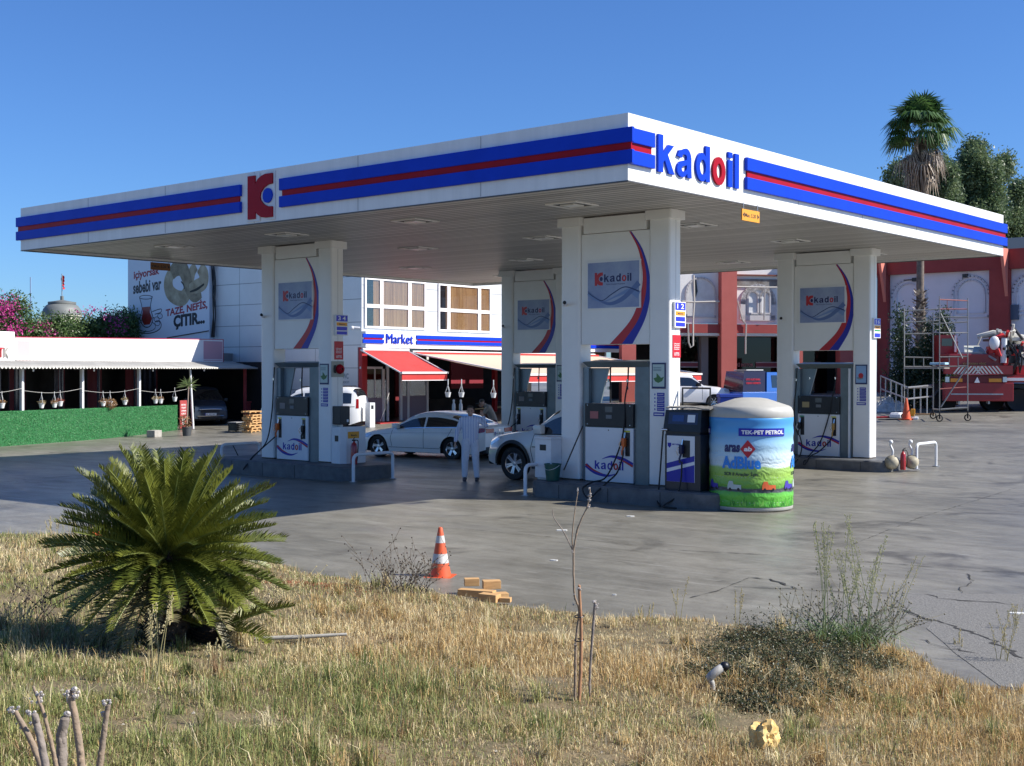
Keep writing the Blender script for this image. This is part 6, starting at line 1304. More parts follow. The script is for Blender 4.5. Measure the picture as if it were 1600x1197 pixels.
C.strip([(1.42,.36),(1.36,.6),(1.42,.85)],.012,LINE,'door_gap'); C.strip([(2.60,.33),(2.60,.90)],.012,LINE,'door_gap'); C.strip([(3.20,.36),(3.45,.62),(3.62,.93)],.012,LINE,'door_gap'); C.strip([(1.3,.33),(3.2,.33)],.012,LINE,'sill_gap'); C.strip([(.35,.66),(1.5,.76),(3.6,.82),(4.5,.84)],.008,mat('crease_shade',(.35,.37,.40),.5),'crease_shade_line')  # grey side line is the crease's shade drawn as a strip
handle(C,2.40,.76); handle(C,3.35,.79); mirror(C,1.62,.93)
C.strip([(1.50,.885),(2.5,.95),(4.0,.99)],.02,CHROME,'window_trim',.004)
C.patch([(4.38,.80),(4.70,.86),(4.70,.98),(4.55,.97),(4.36,.88)],REDGL,'tail_light'); C.patch([(4.38,.80),(4.70,.86),(4.70,.98),(4.55,.97),(4.36,.88)],REDGL,'tail_light',sd=1)
b=MB(); 
for sd in (-1,1): b.box(4.715,sd*.72,.83,4.74,sd*.30,.96,0,.01)
b.build('boot_light',REDGL,C.T); plate(C,4.742,.80,0,'01 BV 462'); b=MB(); b.box(4.60,-.72,.22,4.745,.72,.42,0,.03); b.build('rear_diffuser',BLACK,C.T); b=MB(); b.box(4.72,-.05,.86,4.745,.05,.93); b.build('badge',CHROME,C.T)
C.patch([(.04,.60),(.10,.55),(.50,.62),(.62,.72),(.35,.72)],LAMP,'headlight')
b=MB(); b.box(2.3,-.22,1.44,2.34,-.2,1.46); b.lathe([(.001,0),(.05,0),(.05,.14),(.02,.2),(.001,.2)],(2.75,.3,1.43),10) if False else None
# --- near white pickup
Car.style=6; P=gp(797,751); L=5.2
top=[(0,.78),(.05,.95),(.25,1.03),(.8,1.13),(1.35,1.20),(1.65,1.38),(2.05,1.66),(2.5,1.78),(3.2,1.80),(3.8,1.76),(4.15,1.35),(4.3,1.15),(5.2,1.12)]
C=Car('pickup_truck','white pickup with black wheel arches half hidden behind the nearest pillar','pickup',(P.x-.88,P.y+.95,P.z),radians(2),L,1.88,top,[(0,.76),(.8,.98),(1.4,1.08),(5.2,1.12)],[.88,4.0],.39,mat('pearl_grey_white_paint',(.60,.62,.61),.3,coat=.8),zb=.34,ws=(1.40,2.10),rw=(3.82,4.2),side=[(1.5,3.75)],bp=(2.8,),archr=.52,tumble=.30)
C.T.scale=(.98,.98,1.0)
b=MB(); 
for wx_ in (.88,4.0):
    for sd in (-1,):
        P_=[(wx_+.55*cos(a),.39+.55*sin(a)) for a in np.linspace(-.05,pi+.05,22)]; Q_=[(wx_+.475*cos(a),.39+.475*sin(a)) for a in np.linspace(-.05,pi+.05,22)]
        for i in range(21):
            a,c,e,f=P_[i],P_[i+1],Q_[i+1],Q_[i]; yy=lambda q:-(C.sy(q[0],max(q[1],.36))+.02); b.add([(a[0],yy(a),a[1]),(c[0],yy(c),c[1]),(e[0],yy(e),e[1]),(f[0],yy(f),f[1])],[(3,2,1,0)]); b.add([(f[0],yy(f),f[1]),(e[0],yy(e),e[1]),(e[0],yy(e)+.2,e[1]),(f[0],yy(f)+.2,f[1])],[(3,2,1,0)])
b.build('arch_liner',BLACK,C.T); b=MB(); b.box(1.45,-.95,.30,3.5,-.80,.36,0,.02); b.build('side_step',BLACK,C.T)
b=MB(); b.box(-.02,-.72,.33,.3,.72,.47,0,.04); b.build('front_bumper',BLACK,C.T)
C.patch([(.02,.80),(.10,.78),(.38,.90),(.52,1.00),(.30,.99),(.08,.92)],LAMP,'headlight'); C.strip([(1.50,.42),(1.42,.75),(1.50,1.08)],.014,LINE,'door_gap'); C.strip([(2.78,.42),(2.78,1.08)],.014,LINE,'door_gap'); C.strip([(1.46,.80),(1.66,.80)],.02,LINE,'side_vent'); mirror(C,1.72,1.14,m=mat('pearl_grey_white_paint',(.6,.62,.61)),sz=(.11,.12,.10)); handle(C,2.6,.98); C.strip([(1.5,1.10),(3.8,1.12)],.02,BLACK,'window_trim',.004)
# --- white van
Car.style=7; P=gp(556,669); L=4.45
top=[(0,.80),(.05,.98),(.5,1.10),(.95,1.22),(1.3,1.50),(1.7,1.76),(2.2,1.84),(3.4,1.85),(4.1,1.80),(4.33,1.55),(4.45,1.1)]
C=Car('small_van','white passenger van facing left between the left pump and the shop','van',(P.x-3.57*cos(.54)-.93*sin(.54)-.62,P.y-3.57*sin(.54)+.93*cos(.54)-.42,P.z-.12),.54,L,1.84,top,[(0,.78),(.9,1.0),(1.5,1.1),(4.45,1.16)],[.83,3.57],.325,CAR_W,zb=.25,ws=(1.0,1.6),rw=(4.15,4.36),side=[(1.15,2.85),(3.0,4.1)],bp=(2.0,),tumble=.22)
C.strip([(1.30,.38),(1.22,.7),(1.35,1.1)],.014,LINE,'door_gap'); C.strip([(2.1,.34),(2.1,1.12)],.014,LINE,'door_gap'); C.strip([(2.95,.5),(2.95,1.14)],.014,LINE,'door_gap'); C.strip([(2.2,1.0),(4.25,1.02)],.025,LINE,'sliding_rail'); handle(C,2.0,.93,m=BLACK); handle(C,2.25,.93,m=BLACK); mirror(C,1.35,1.15); C.patch([(4.30,.95),(4.42,.95),(4.40,1.35),(4.30,1.35)],REDGL,'tail_light')
b=MB(); b.box(.6,-.90,.26,.62,-.89,.3); 
for sd in (-1,1): b.tube([(1.9,sd*.66,1.87),(3.9,sd*.66,1.88)],.02,6)
b.build('roof_rail',BLACK,C.T)
# --- grey van under terrace roof, facing the camera
P=TR_.w(TR_.hit(329,674,.05)[0],.05,0); P.z=G(P.x,P.y); L=4.0
top=[(0,.70),(.04,.86),(.3,.98),(.8,1.08),(1.0,1.16),(1.35,1.45),(1.7,1.66),(2.2,1.74),(3.4,1.74),(3.9,1.66),(4.0,1.2)]
fa=atan2(P.y,P.x)+radians(-2)
GP_=mat('grey_blue_car_paint',(.035,.05,.075),.35,coat=.4); f_ang=YAW+pi/2+radians(24)
C=Car('parked_van','dark grey blue van parked nose out under the terrace roof','van',(P.x,P.y,P.z),f_ang,L,1.74,top,[(0,.68),(.8,.95),(1.3,1.06),(4.0,1.1)],[.78,3.2],.31,GP_,zb=.25,ws=(.98,1.6),rw=None,side=[(1.15,3.8)],bp=(2.1,),nosew=.86,tumble=.25)
for sd in (-1,1): C.patch([(.02,.74),(.12,.66),(.42,.74),(.58,.90),(.40,.93),(.10,.88)],LAMP,'headlight',sd=sd)
b=MB(); b.box(-.025,-.42,.60,.06,.42,.72,0,.02); b.box(-.02,-.55,.30,.08,.55,.42,0,.02); b.build('grille',BLACK,C.T); b=MB(); b.tube([(-.035,-.5,.75),(-.045,0,.76),(-.035,.5,.75)],.025,8); b.tube([(-.02,-.6,.44),(-.035,0,.43),(-.02,.6,.44)],.02,6); b.build('chrome_bar',CHROME,C.T,smooth=60)
b=MB()
for sd in (-1,1): b.lathe([(.001,-.0),(.09,-.01),(.10,.03)],(.02,sd*.58,.46),12,0,'x')
b.build('fog_lamp',BLACK,C.T); plate(C,-.05,.52,0,'01 KE 357',sd=-1); mirror(C,1.25,1.1,-1,BLACK); mirror(C,1.25,1.1,1,BLACK)
# --- far white suv and blue pickup
def Pd(u,v,d): P=depth(u,v,d); return Vector((P.x,P.y,G(P.x,P.y)))
Car.style=7; P=Pd(1136,620,64); top=[(0,.80),(.05,1.02),(.5,1.12),(1.2,1.20),(1.45,1.30),(1.85,1.66),(2.2,1.82),(3.8,1.84),(4.2,1.78),(4.6,1.2)]
C=Car('white_suv','white off road car facing right behind the blue dispenser','car',P,YAW+pi+radians(3),4.6,1.86,top,[(0,.78),(.8,1.05),(1.4,1.16),(4.6,1.2)],[.85,3.6],.37,mat('bright_white_paint',(.78,.78,.78),.3,coat=.7),zb=.35,ws=(1.3,1.9),side=[(1.5,4.2)],bp=(2.6,),tumble=.28)
C.T.location.z-=.25
for sd in (-1,1): mirror(C,1.65,1.22,sd,BLACK); C.strip([(1.45,.5),(1.45,1.15)],.015,LINE,'door_gap',sd=sd); C.strip([(2.6,.45),(2.6,1.15)],.015,LINE,'door_gap',sd=sd); C.patch([(.03,.86),(.3,.9),(.35,1.02),(.1,1.02)],LAMP,'headlight',sd=sd)
# blue pickup: cab seen from the back right, with canopy frame
P=Pd(1178,640,64); P.z-=.35; t=thing('blue_pickup','blue pickup truck with open bed and dark tinted box, behind the round tank','pickup',P,YAW+radians(28),'cars around the forecourt')
BP=mat('bright_blue_paint',(.025,.13,.48),.35,coat=.6); s=60/F
m=MB(); m.box(-1.4,-.85,.45,2.6,.85,.95,0,.05); m.build('chassis_body',BP,t)
m=MB(); m.add([(.15,-.82,.95),(1.75,-.82,.95),(1.75,.82,.95),(.15,.82,.95),(.25,-.70,1.93),(1.25,-.70,1.93),(1.25,.70,1.93),(.25,.70,1.93)],[(4,5,6,7),(0,1,5,4),(1,2,6,5),(2,3,7,6),(3,0,4,7)]); m.build('cab',BP,t)
m=MB(); m.add([(.50,-.80,1.15),(1.5,-.80,1.15),(1.18,-.735,1.78),(.50,-.735,1.78)],[(0,1,2,3)]); m.add([(1.72,-.7,1.05),(1.72,.7,1.05),(1.31,.6,1.86),(1.31,-.6,1.86)],[(0,1,2,3)]); m.add([(.13,-.6,1.2),(.13,.6,1.2),(.20,.55,1.8),(.20,-.55,1.8)],[(3,2,1,0)]); m.build('cab_window',CGLASS,t)
m=MB(); m.add([(-1.35,-.80,.96),(.05,-.80,.96),(.05,.80,.96),(-1.35,.80,.96),(-1.2,-.72,1.98),(.12,-.72,1.98),(.12,.72,1.98),(-1.2,.72,1.98)],[(4,5,6,7),(0,1,5,4),(1,2,6,5),(2,3,7,6),(3,0,4,7)]); m.build('tinted_box',mat('dark_maroon_box',(.02,.01,.03),.2,coat=.5),t)
M=Matrix.Translation((-.65,-.775,0)); textobj('box_text','OTO KURTARMA',-.5,1.52,.9,.10,mat('red_print',(.4,.02,.02)),t,-.03,.004,.03,None,M); textobj('box_text','CEKICI HIZMETI',-.5,1.34,.9,.10,REDP,t,-.04,.004,.03,None,M)
m=MB(); m.box(-.9,-.5,2.0,.2,.5,2.06,0,.02); m.build('roof_rack',STEEL,t)
for wx_ in (-.8,1.9):
    for sd in (-1,1): m=MB(); m.lathe([(.001,-.0),(.2,0),(.33,-.02),(.36,-.06),(.36,-.2),(.001,-.2)],(wx_,sd*.84 if sd<0 else .84+.2,.36),20,0,'Y'); m.build('wheel',RUB,t,smooth=40)
P=Pd(1140,620,56); m=MB(); m.box(-.48,-.4,0,.48,.4,1.0,0,.03); m.box(-.52,-.44,1.01,.52,.44,1.16,0,.02); tag(m.build('blue_crate_stand',mat('deep_blue_plastic',(.02,.06,.36),.5),loc=(P.x,P.y,.33),rot=(0,0,YAW)),'blue box between the white off road car and blue pickup','box')
# --- crane truck
dt=52; P=depth(1530,650,dt); g=G(P.x,P.y); t=thing('crane_truck','red recovery crane truck seen from behind, far right under the red wing','truck',(P.x,P.y,g),YAW+radians(-6)); s=dt/F
TRD=mat('truck_red_paint',(.30,.012,.016),.4,coat=.3,var=.2,scale=3); uX=lambda u:(u-1530)*s; vZ=lambda v:zat(v,dt)-g
m=MB(); m.box(uX(1478),.0,vZ(626),uX(1582),.5,vZ(597),0,.03); m.build('tail_beam',TRD,t); m=MB(); m.box(uX(1487),-.012,vZ(616),uX(1566),-.001,vZ(614)); m.build('beam_strip',STEEL,t)
m=MB(); m.box(uX(1486),-.02,vZ(597),uX(1570),.02,vZ(587),0); m.build('light_bar',mat('dark_red_panel',(.14,.01,.012),.5),t)
m=MB(); m.box(uX(1486),-.05,vZ(596),uX(1504),-.021,vZ(590.5)); m.box(uX(1544),-.05,vZ(596),uX(1563),-.021,vZ(590.5)); m.build('amber_light',mat('amber_lens',(.75,.28,.02),.3),t)
m=MB(); m.box(uX(1478),-.05,vZ(596),uX(1484),-.021,vZ(588)); m.box(uX(1565),-.05,vZ(596),uX(1571),-.021,vZ(588)); m.build('white_lens',LAMP,t)
m=MB(); n=14; x0,x1=uX(1489),uX(1568); z0,z1=vZ(583),vZ(571)
for k in range(n):
    a=x0+(x1-x0)*k/n; w_=(x1-x0)/n; sg=1 if k<n/2 else -1; b0=.25*sg; m.add([(a,-.10,z0),(a+w_*.5,-.10,z0),(a+w_*.5-b0*-1,-.10,z1),(a+b0,-.10,z1)],[(0,1,2,3)],k%1)
m.build('hazard_stripe',mat('stripe_white',(.55,.55,.52),.5),t); m=MB(); m.box(x0-.3,-.09,z0-.02,x1+.3,.3,z1+.02); m.build('hazard_board',TRD,t)
m=MB(); m.poly([(-.22,vZ(597)),(.0,vZ(597)),(-.10,vZ(588))],.03,0,Matrix.Translation((0,-.05,0))); m.build('warning_triangle',PRINTW,t)
m=MB(); m.box(uX(1487),.3,vZ(571),uX(1572),2.2,vZ(552),0,.03); q=m.build('equipment_body',TRD,t); textobj('body_text','KURTARMA VİNÇ',uX(1508),vZ(570),uX(1543)-uX(1508),vZ(564.5)-vZ(570),mat('gold_print',(.5,.28,.08),.5),q,.299,.01,.03)
m=MB(); m.add([(uX(1512),.5,vZ(549)),(uX(1545),.5,vZ(549)),(uX(1545),1.6,vZ(538)),(uX(1521),1.6,vZ(538))],[(0,1,2,3)]); m.box(uX(1512),.5,vZ(551),uX(1545),1.7,vZ(549.3)); m.build('sloped_cover',mat('grey_cover',(.42,.43,.38),.6),t)
m=MB(); m.add([(uX(1490),2.3,vZ(575)),(uX(1521),2.3,vZ(575)),(uX(1521),4.3,vZ(575)),(uX(1490),4.3,vZ(575)),(uX(1490),2.3,vZ(520)),(uX(1516),2.3,vZ(520)),(uX(1516),4.0,vZ(520)),(uX(1490),4.0,vZ(520))],[(4,5,6,7),(0,1,5,4),(1,2,6,5),(2,3,7,6),(3,0,4,7)]); cb=m.build('cab',TRD,t)
m=MB(); m.box(uX(1492),2.27,vZ(538),uX(1509),2.29,vZ(526)); m.add([(uX(1520)+.0,2.6,vZ(545)),(uX(1520),3.8,vZ(545)),(uX(1517)+.05,3.7,vZ(524)),(uX(1517)+.05,2.6,vZ(524))],[(0,1,2,3)]); m.build('cab_window',CGLASS,cb); m=MB(); m.box(uX(1512),2.2,vZ(548),uX(1515),2.3,vZ(521)); m.build('cab_pillar',WHITE2,cb)
m=MB(); m.tube([(uX(1550),.6,vZ(560)),(uX(1556),.5,vZ(545)),(uX(1566),.6,vZ(526))],[.14,.2,.16],8); m.tube([(uX(1562),.3,vZ(552)),(uX(1553),.3,vZ(530)),(uX(1570),.5,vZ(523))],.13,8); m.box(uX(1548),.4,vZ(555),uX(1562),.9,vZ(540),0,.05); m.build('crane_arm',mat('bright_truck_red',(.50,.02,.02),.4),t,smooth=40)
m=MB(); m.tube([(uX(1568),.2,vZ(566)),(uX(1569),.2,vZ(528))],.12,10); m.sph((uX(1554),.15,vZ(535)),.22,0,10,(1,.5,1.3)); m.build('hydraulic_ram',WHITE2,t,smooth=40)
m=MB(); m.tube([(uX(1538),1.2,vZ(524)),(uX(1560),1.0,vZ(519)),(uX(1590),1.0,vZ(524)),(uX(1620),1.0,vZ(530))],[.1,.14,.16,.16],8); m.tube([(uX(1535),.9,vZ(538)),(uX(1541),.9,vZ(524))],.04,6); m.box(uX(1578),.7,vZ(536),uX(1630),1.2,vZ(532),0,.03); m.build('boom',mat('pale_boom',(.55,.53,.46),.6),t,smooth=40)
R_=random.Random(12); m=MB()
for k in range(26):
    x=uX(R_.uniform(1546,1604)); z=vZ(R_.uniform(522,566)); a=R_.uniform(-1,1); l=R_.uniform(.2,.75); m.tube([(x,R_.uniform(.0,1),z),(x+l*sin(a),R_.uniform(0,1),z+l*cos(a))],[R_.uniform(.03,.09)]*2,6,k%4)
for k in range(10):
    x=uX(R_.uniform(1548,1600)); z=vZ(R_.uniform(524,545)); m.box(x,R_.uniform(.2,.8),z,x+R_.uniform(.2,.6),1.4,z+R_.uniform(.05,.14),[3,0,2,3][k%4],.0)
for k in range(34): x=uX(R_.uniform(1570,1598)); z=vZ(R_.uniform(535,582)); m.box(x-.1,R_.uniform(.1,.8),z-.08,x+R_.uniform(.05,.2),1.0,z+R_.uniform(.05,.25),k%3,.0)
for k in range(6): x=uX(1572+k*4); m.tube(smooth3([(x,.1,vZ(538)),(x+R_.uniform(-.2,.3),.0,vZ(560)),(x+R_.uniform(-.2,.2),.1,vZ(582))],4),.03,5,0)
m.build('winch_gear',[BLACK,mat('bright_truck_red',(.5,.02,.02)),mat('dull_grey_metal',(.3,.3,.28),.5),mat('pale_boom',(.55,.53,.46),.6)],t)
m=MB(); m.box(uX(1572),.2,vZ(596),uX(1680),3.2,vZ(588),0,.02); m.box(uX(1571),.15,vZ(594),uX(1680),.199,vZ(589.5),1); m.box(uX(1540),.6,vZ(597)+.0,uX(1680),6,vZ(586)-.0+.03) ; m.build('deck_side',[TRD,PRINTW],t)
m=MB(); m.box(uX(1590),1.0,vZ(588),uX(1690),3,vZ(545),0,.03); m.build('side_locker',TRD,t)
for (u,y) in ((1492,1.5),(1566,1.5),(1598,.8),(1625,.8),(1650,.8)): m=MB(); m.lathe([(.001,-.05),(.25,-.05),(.46,0),(.5,-.06),(.5,-.35),(.001,-.35)],(uX(u),y,.5),20,0,'Y'); m.build('wheel',RUB,t,smooth=40)
m=MB(); m.box(uX(1485),1.0,.45,uX(1680),5,vZ(600)); m.build('underframe',BLACK,t); m=MB(); m.box(uX(1500),.2,.35,uX(1503),.5,vZ(628)+.1); m.box(uX(1545),.2,.35,uX(1548),.5,vZ(628)+.1); m.build('tow_bracket',STEEL,t)
# ================================================================ people
def blob(name,chains,balls,m,parent,vox=.009,sm=2,mats=None):
    b=MB()
    for P,R in chains:
        P=[Vector(p) for p in P]; b.tube(P,R,12)
        for p,r in zip(P,R): b.sph(p,r*.995,0,8)
    for c,r,sc in balls: b.sph(c,r,0,10,sc)
    o=b.build(name,m,parent); md=o.modifiers.new('r','REMESH'); md.mode='VOXEL'; md.voxel_size=vox; md.use_smooth_shade=True
    s=o.modifiers.new('s','SMOOTH'); s.factor=.5; s.iterations=sm; return o
def hand(ch,w,d,sp,curl=.5,side=1):
    # palm and five fingers; w wrist, d hand direction, sp spread direction (towards the thumb)
    w=Vector(w); d=Vector(d).normalized(); sp=Vector(sp).normalized(); n=d.cross(sp).normalized()*side
    for k,l in zip((-1.5,-.5,.5,1.5),(.058,.070,.076,.068)):
        base=w+d*.085+sp*(k*.019); ch.append(([w+d*.015+sp*k*.010,base],[.013,.0105])); a=base+d*l*.5+n*curl*.012; ch.append(([base,a,a+d*l*.45+n*curl*.035],[.0095,.0085,.0065]))
    tb=w+d*.03+sp*.028; ch.append(([w+d*.01+sp*.012,tb,tb+d*.035+sp*.02+n*.01,tb+d*.065+sp*.022+n*.02],[.014,.013,.010,.008]))
def person(name,label,loc,rz,J,top_m,bot_m,shoe_m,hair_m,extra=None,cap=None):
    T=thing(name,label,'person',loc,rz,'people at the pumps')
    ch=[];bl=[]
    N,HD=Vector(J['neck']),Vector(J['head']); f=Vector(J.get('face',(0,-1,0))).normalized(); 
    ch.append(([J['pelvis'],J['waist'],J['chest'],N],[.115,.11,.12,.055])); ch.append(([N,N.lerp(HD,.6)],[.055,.053]))
    bl+= [(HD,.088,(.90,1.05,1.22)),(HD+f*.02+Vector((0,0,-.075)),.055,(1,1.05,.8)),(HD+f*.098+Vector((0,0,-.012)),.015,(1,1.1,1.7)),(HD+f*.083+Vector((0,0,-.062)),.022,(1.5,.5,.5)),(HD+f*.078+Vector((0,0,.028)),.030,(2.0,.4,.4))]
    s=f.cross(Vector((0,0,1))).normalized()
    for q in (-1,1): bl.append((HD+s*q*.082+Vector((0,0,-.01)),.020,(.5,1,1.6))); 
    for sd in 'LR':
        S,E,W_=[Vector(J[k+sd]) for k in ('sh','el','wr')]; ch.append(([Vector(J['chest'])+Vector((0,0,.06)),S],[.07,.062])); ch.append(([S,E],[.052,.041])); ch.append(([E,W_],[.042,.028])); hand(ch,W_,Vector(J['hd'+sd]),Vector(J['hs'+sd]),.6,1 if sd=='L' else -1)
        Hp,K,A_=[Vector(J[k+sd]) for k in ('hip','kn','an')]; ch.append(([Hp,K],[.095,.062])); ch.append(([K,K.lerp(A_,.35),A_],[.062,.060,.042])); ch.append(([A_,A_+Vector((0,0,-.04))+f*.05,A_+Vector((0,0,-.055))+f*.16],[.042,.038,.028]))
    body=blob('body',ch,bl,SKIN,T,.008)
    e=MB()
    for q in (-1,1): e.sph(HD+f*.083+s*q*.032+Vector((0,0,.010)),.010,0,8)
    e.build('eye',BLACK,T,smooth=180)
    # shirt
    c2=[];b2=[]; P,Wt,Cc=[Vector(J[k]) for k in ('pelvis','waist','chest')]
    for off in (-.07,0,.07): c2.append(([P+s*off+Vector((0,0,-.04)),Wt+s*off,Cc+s*off*1.2,Cc+s*off*1.1+Vector((0,0,.07))],[.118,.118,.122,.085]))
    for sd in 'LR':
        S,E,W_=[Vector(J[k+sd]) for k in ('sh','el','wr')]; c2.append(([Cc+Vector((0,0,.08)),S],[.085,.077]))
        if J.get('sleeve',1)>=1: c2.append(([S,E,E.lerp(W_,.88)],[.070,.058,.046]))
        else: c2.append(([S,S.lerp(E,.62)],[.072,.066]))
    c2.append(([N+Vector((0,0,-.03)),N+Vector((0,0,.015))],[.066,.062]))
    blob('shirt',c2,b2,top_m,T,.011,2)
    c3=[]
    for sd in 'LR':
        Hp,K,A_=[Vector(J[k+sd]) for k in ('hip','kn','an')]; c3.append(([P+(Hp-P)*.5+Vector((0,0,.06)),Hp,K,A_+Vector((0,0,.03))],[.115,.112,.086,.068]))
    blob('trousers',c3,[],bot_m,T,.011,2)
    for sd in 'LR':
        A_=Vector(J['an'+sd]); blob('shoe',[([A_+Vector((0,0,-.035))-f*.03,A_+Vector((0,0,-.045))+f*.08,A_+Vector((0,0,-.052))+f*.19],[.050,.048,.036])],[],shoe_m,T,.009)
    if hair_m:
        h=MB(); 
        for k in range(1): h.sph(HD-f*.016+Vector((0,0,.030)),.092,0,14,(.94,1.02,1.10))
        h.v=[v for v in h.v]; o=h.build('hair',hair_m,T,smooth=180)
        bm=bmesh.new(); bm.from_mesh(o.data); dl=[v for v in bm.verts if (v.co-HD).dot(f)>.030 and v.co.z<HD.z+.075 or v.co.z<HD.z-.045]; bmesh.ops.delete(bm,geom=dl,context='VERTS'); bm.to_mesh(o.data); bm.free(); md=o.modifiers.new('s','SOLIDIFY'); md.thickness=.006
    if cap:
        h=MB(); h.sph(HD+Vector((0,0,.055)),.098,0,14,(.95,1.05,.85)); o=h.build('cap',cap,T,smooth=180); bm=bmesh.new(); bm.from_mesh(o.data); bmesh.ops.delete(bm,geom=[v for v in bm.verts if v.co.z<HD.z+.04],context='VERTS'); bm.to_mesh(o.data); bm.free(); md=o.modifiers.new('s','SOLIDIFY'); md.thickness=.006
        v=MB(); v.add([HD+f*.08+s*.08+Vector((0,0,.05)),HD+f*.18+s*.045+Vector((0,0,.035)),HD+f*.18-s*.045+Vector((0,0,.035)),HD+f*.08-s*.08+Vector((0,0,.05))],[(0,1,2,3)]); o=v.build('cap_peak',cap,T); md=o.modifiers.new('s','SOLIDIFY'); md.thickness=.008
    return T
def stripes():
    m=mat('striped_shirt_cloth',(.45,.52,.68),.85); N=m.node_tree.nodes; L=m.node_tree.links; b=N['Principled BSDF']; tc=N.new('ShaderNodeTexCoord'); sp=N.new('ShaderNodeSeparateXYZ'); L.new(tc.outputs['Object'],sp.inputs[0])
    k=N.new('ShaderNodeMath'); k.operation='MULTIPLY'; k.inputs[1].default_value=27; L.new(sp.outputs[0],k.inputs[0]); fr=N.new('ShaderNodeMath'); fr.operation='FRACT'; L.new(k.outputs[0],fr.inputs[0])
    r=N.new('ShaderNodeValToRGB'); r.color_ramp.interpolation='CONSTANT'; e=r.color_ramp.elements; e[0].position=0; e[0].color=(.78,.80,.86,1); e[1].position=.56; e[1].color=(.14,.19,.42,1); q=e.new(.72); q.color=(.62,.68,.82,1); q=e.new(.88); q.color=(.12,.16,.38,1); L.new(fr.outputs[0],r.inputs[0]); L.new(r.outputs[0],b.inputs['Base Color']); return m
P=gp(735,751); cam_dir=atan2(-P.y,-P.x)
J=dict(pelvis=(0,.01,.93),waist=(0,.0,1.08),chest=(0,-.01,1.33),neck=(0,0,1.47),head=(-.005,-.03,1.61),face=(-.10,-1,-.12),
 shR=(-.19,.0,1.40),elR=(-.30,.03,1.14),wrR=(-.35,-.04,.90),hdR=(-.15,-.1,-1),hsR=(.25,-1,0),
 shL=(.19,0,1.40),elL=(.36,.02,1.27),wrL=(.29,-.05,1.49),hdL=(-.35,-.2,1),hsL=(-.9,-.3,-.1),
 hipR=(-.10,0,.90),knR=(-.125,-.03,.49),anR=(-.13,.03,.085),hipL=(.10,0,.90),knL=(.12,-.05,.50),anL=(.15,-.05,.085))
person('person','man in blue and white striped shirt and pale trousers walking beside the sedan',(P.x,P.y,P.z),YAW+radians(4),J,stripes(),mat('pale_blue_trouser_cloth',(.68,.70,.76),.85,var=.12,scale=8,bump=.2,bscale=14),mat('dark_shoe',(.05,.05,.06),.6),mat('dark_hair',(.03,.025,.02),.7))
P=Pd(766,690,40.5); 
J=dict(pelvis=(.12,0,.90),waist=(.07,0,1.05),chest=(-.05,0,1.27),neck=(-.16,0,1.40),head=(-.27,0,1.47),face=(-1,-.15,-.35),sleeve=.5,
 shR=(-.08,-.17,1.33),elR=(-.26,-.20,1.10),wrR=(-.48,-.12,1.06),hdR=(-1,.1,-.1),hsR=(0,.3,.8),
 shL=(-.08,.17,1.33),elL=(-.26,.20,1.10),wrL=(-.48,.12,1.04),hdL=(-1,-.1,-.1),hsL=(0,-.3,.8),
 hipR=(.12,-.1,.88),knR=(.03,-.11,.47),anR=(.12,-.12,.085),hipL=(.12,.1,.88),knL=(.0,.11,.47),anL=(.1,.12,.085))
person('person','man in beige short sleeved shirt and cap leaning forward behind the sedan boot',(P.x,P.y,P.z+.02),YAW,J,mat('beige_shirt_cloth',(.32,.29,.25),.9,var=.1),mat('dark_trouser_cloth',(.06,.06,.07),.9),BLACK,None,cap=mat('olive_cap_cloth',(.07,.06,.05),.8))
for i,(u,lab) in enumerate(((709,'white bottle seen above the sedan roof, left of two'),(720,'white bottle seen above the sedan roof, right of two'))):
    P=depth(u,642,42.5); m=MB(); m.lathe([(.001,0),(.055,0),(.06,.1),(.055,.22),(.03,.27),(.03,.31),(.04,.33),(.035,.37),(.001,.39)],n=14); t=thing('white_bottle',lab,'bottle',P,0,'bottles on the stand'); m.build('bottle_body',WHITE2,t,smooth=40)
P=depth(715,642,42.5); g=G(P.x,P.y); m=MB(); m.box(-.5,-.2,P.z-g-.04,.5,.2,P.z-g-.002); m.box(-.45,-.15,0,-.4,.15,P.z-g-.04); m.box(.4,-.15,0,.45,.15,P.z-g-.04); tag(m.build('stand',STEEL,loc=(P.x,P.y,g),rot=(0,0,YAW)),'narrow metal stand behind the sedan carrying two bottles','stand')
for i,(u,v,lab) in enumerate(((700,617,'white pot hanging under the long awning, leftmost of three'),(721,617,'white pot hanging under the long awning, middle of three'),(771,618,'white pot hanging by the pillar, behind the man in the cap'))):
    P=depth(u,v,50); t=thing('hanging_pot',lab,'pot',P,0,'white pots hanging under the awning'); m=MB(); m.lathe([(.001,-.09),(.08,-.09),(.12,.08),(.13,.10),(.10,.09)],n=14); m.build('pot',WHITE2,t,smooth=40)
    m=MB(); [m.tube([(.11*cos(a),.11*sin(a),.09),(0,0,.4)],.008,5) for a in (0,2.1,4.2)]; m.tube([(0,0,.4),(0,0,.62)],.02,6); m.build('hanger',WHITE2,t)
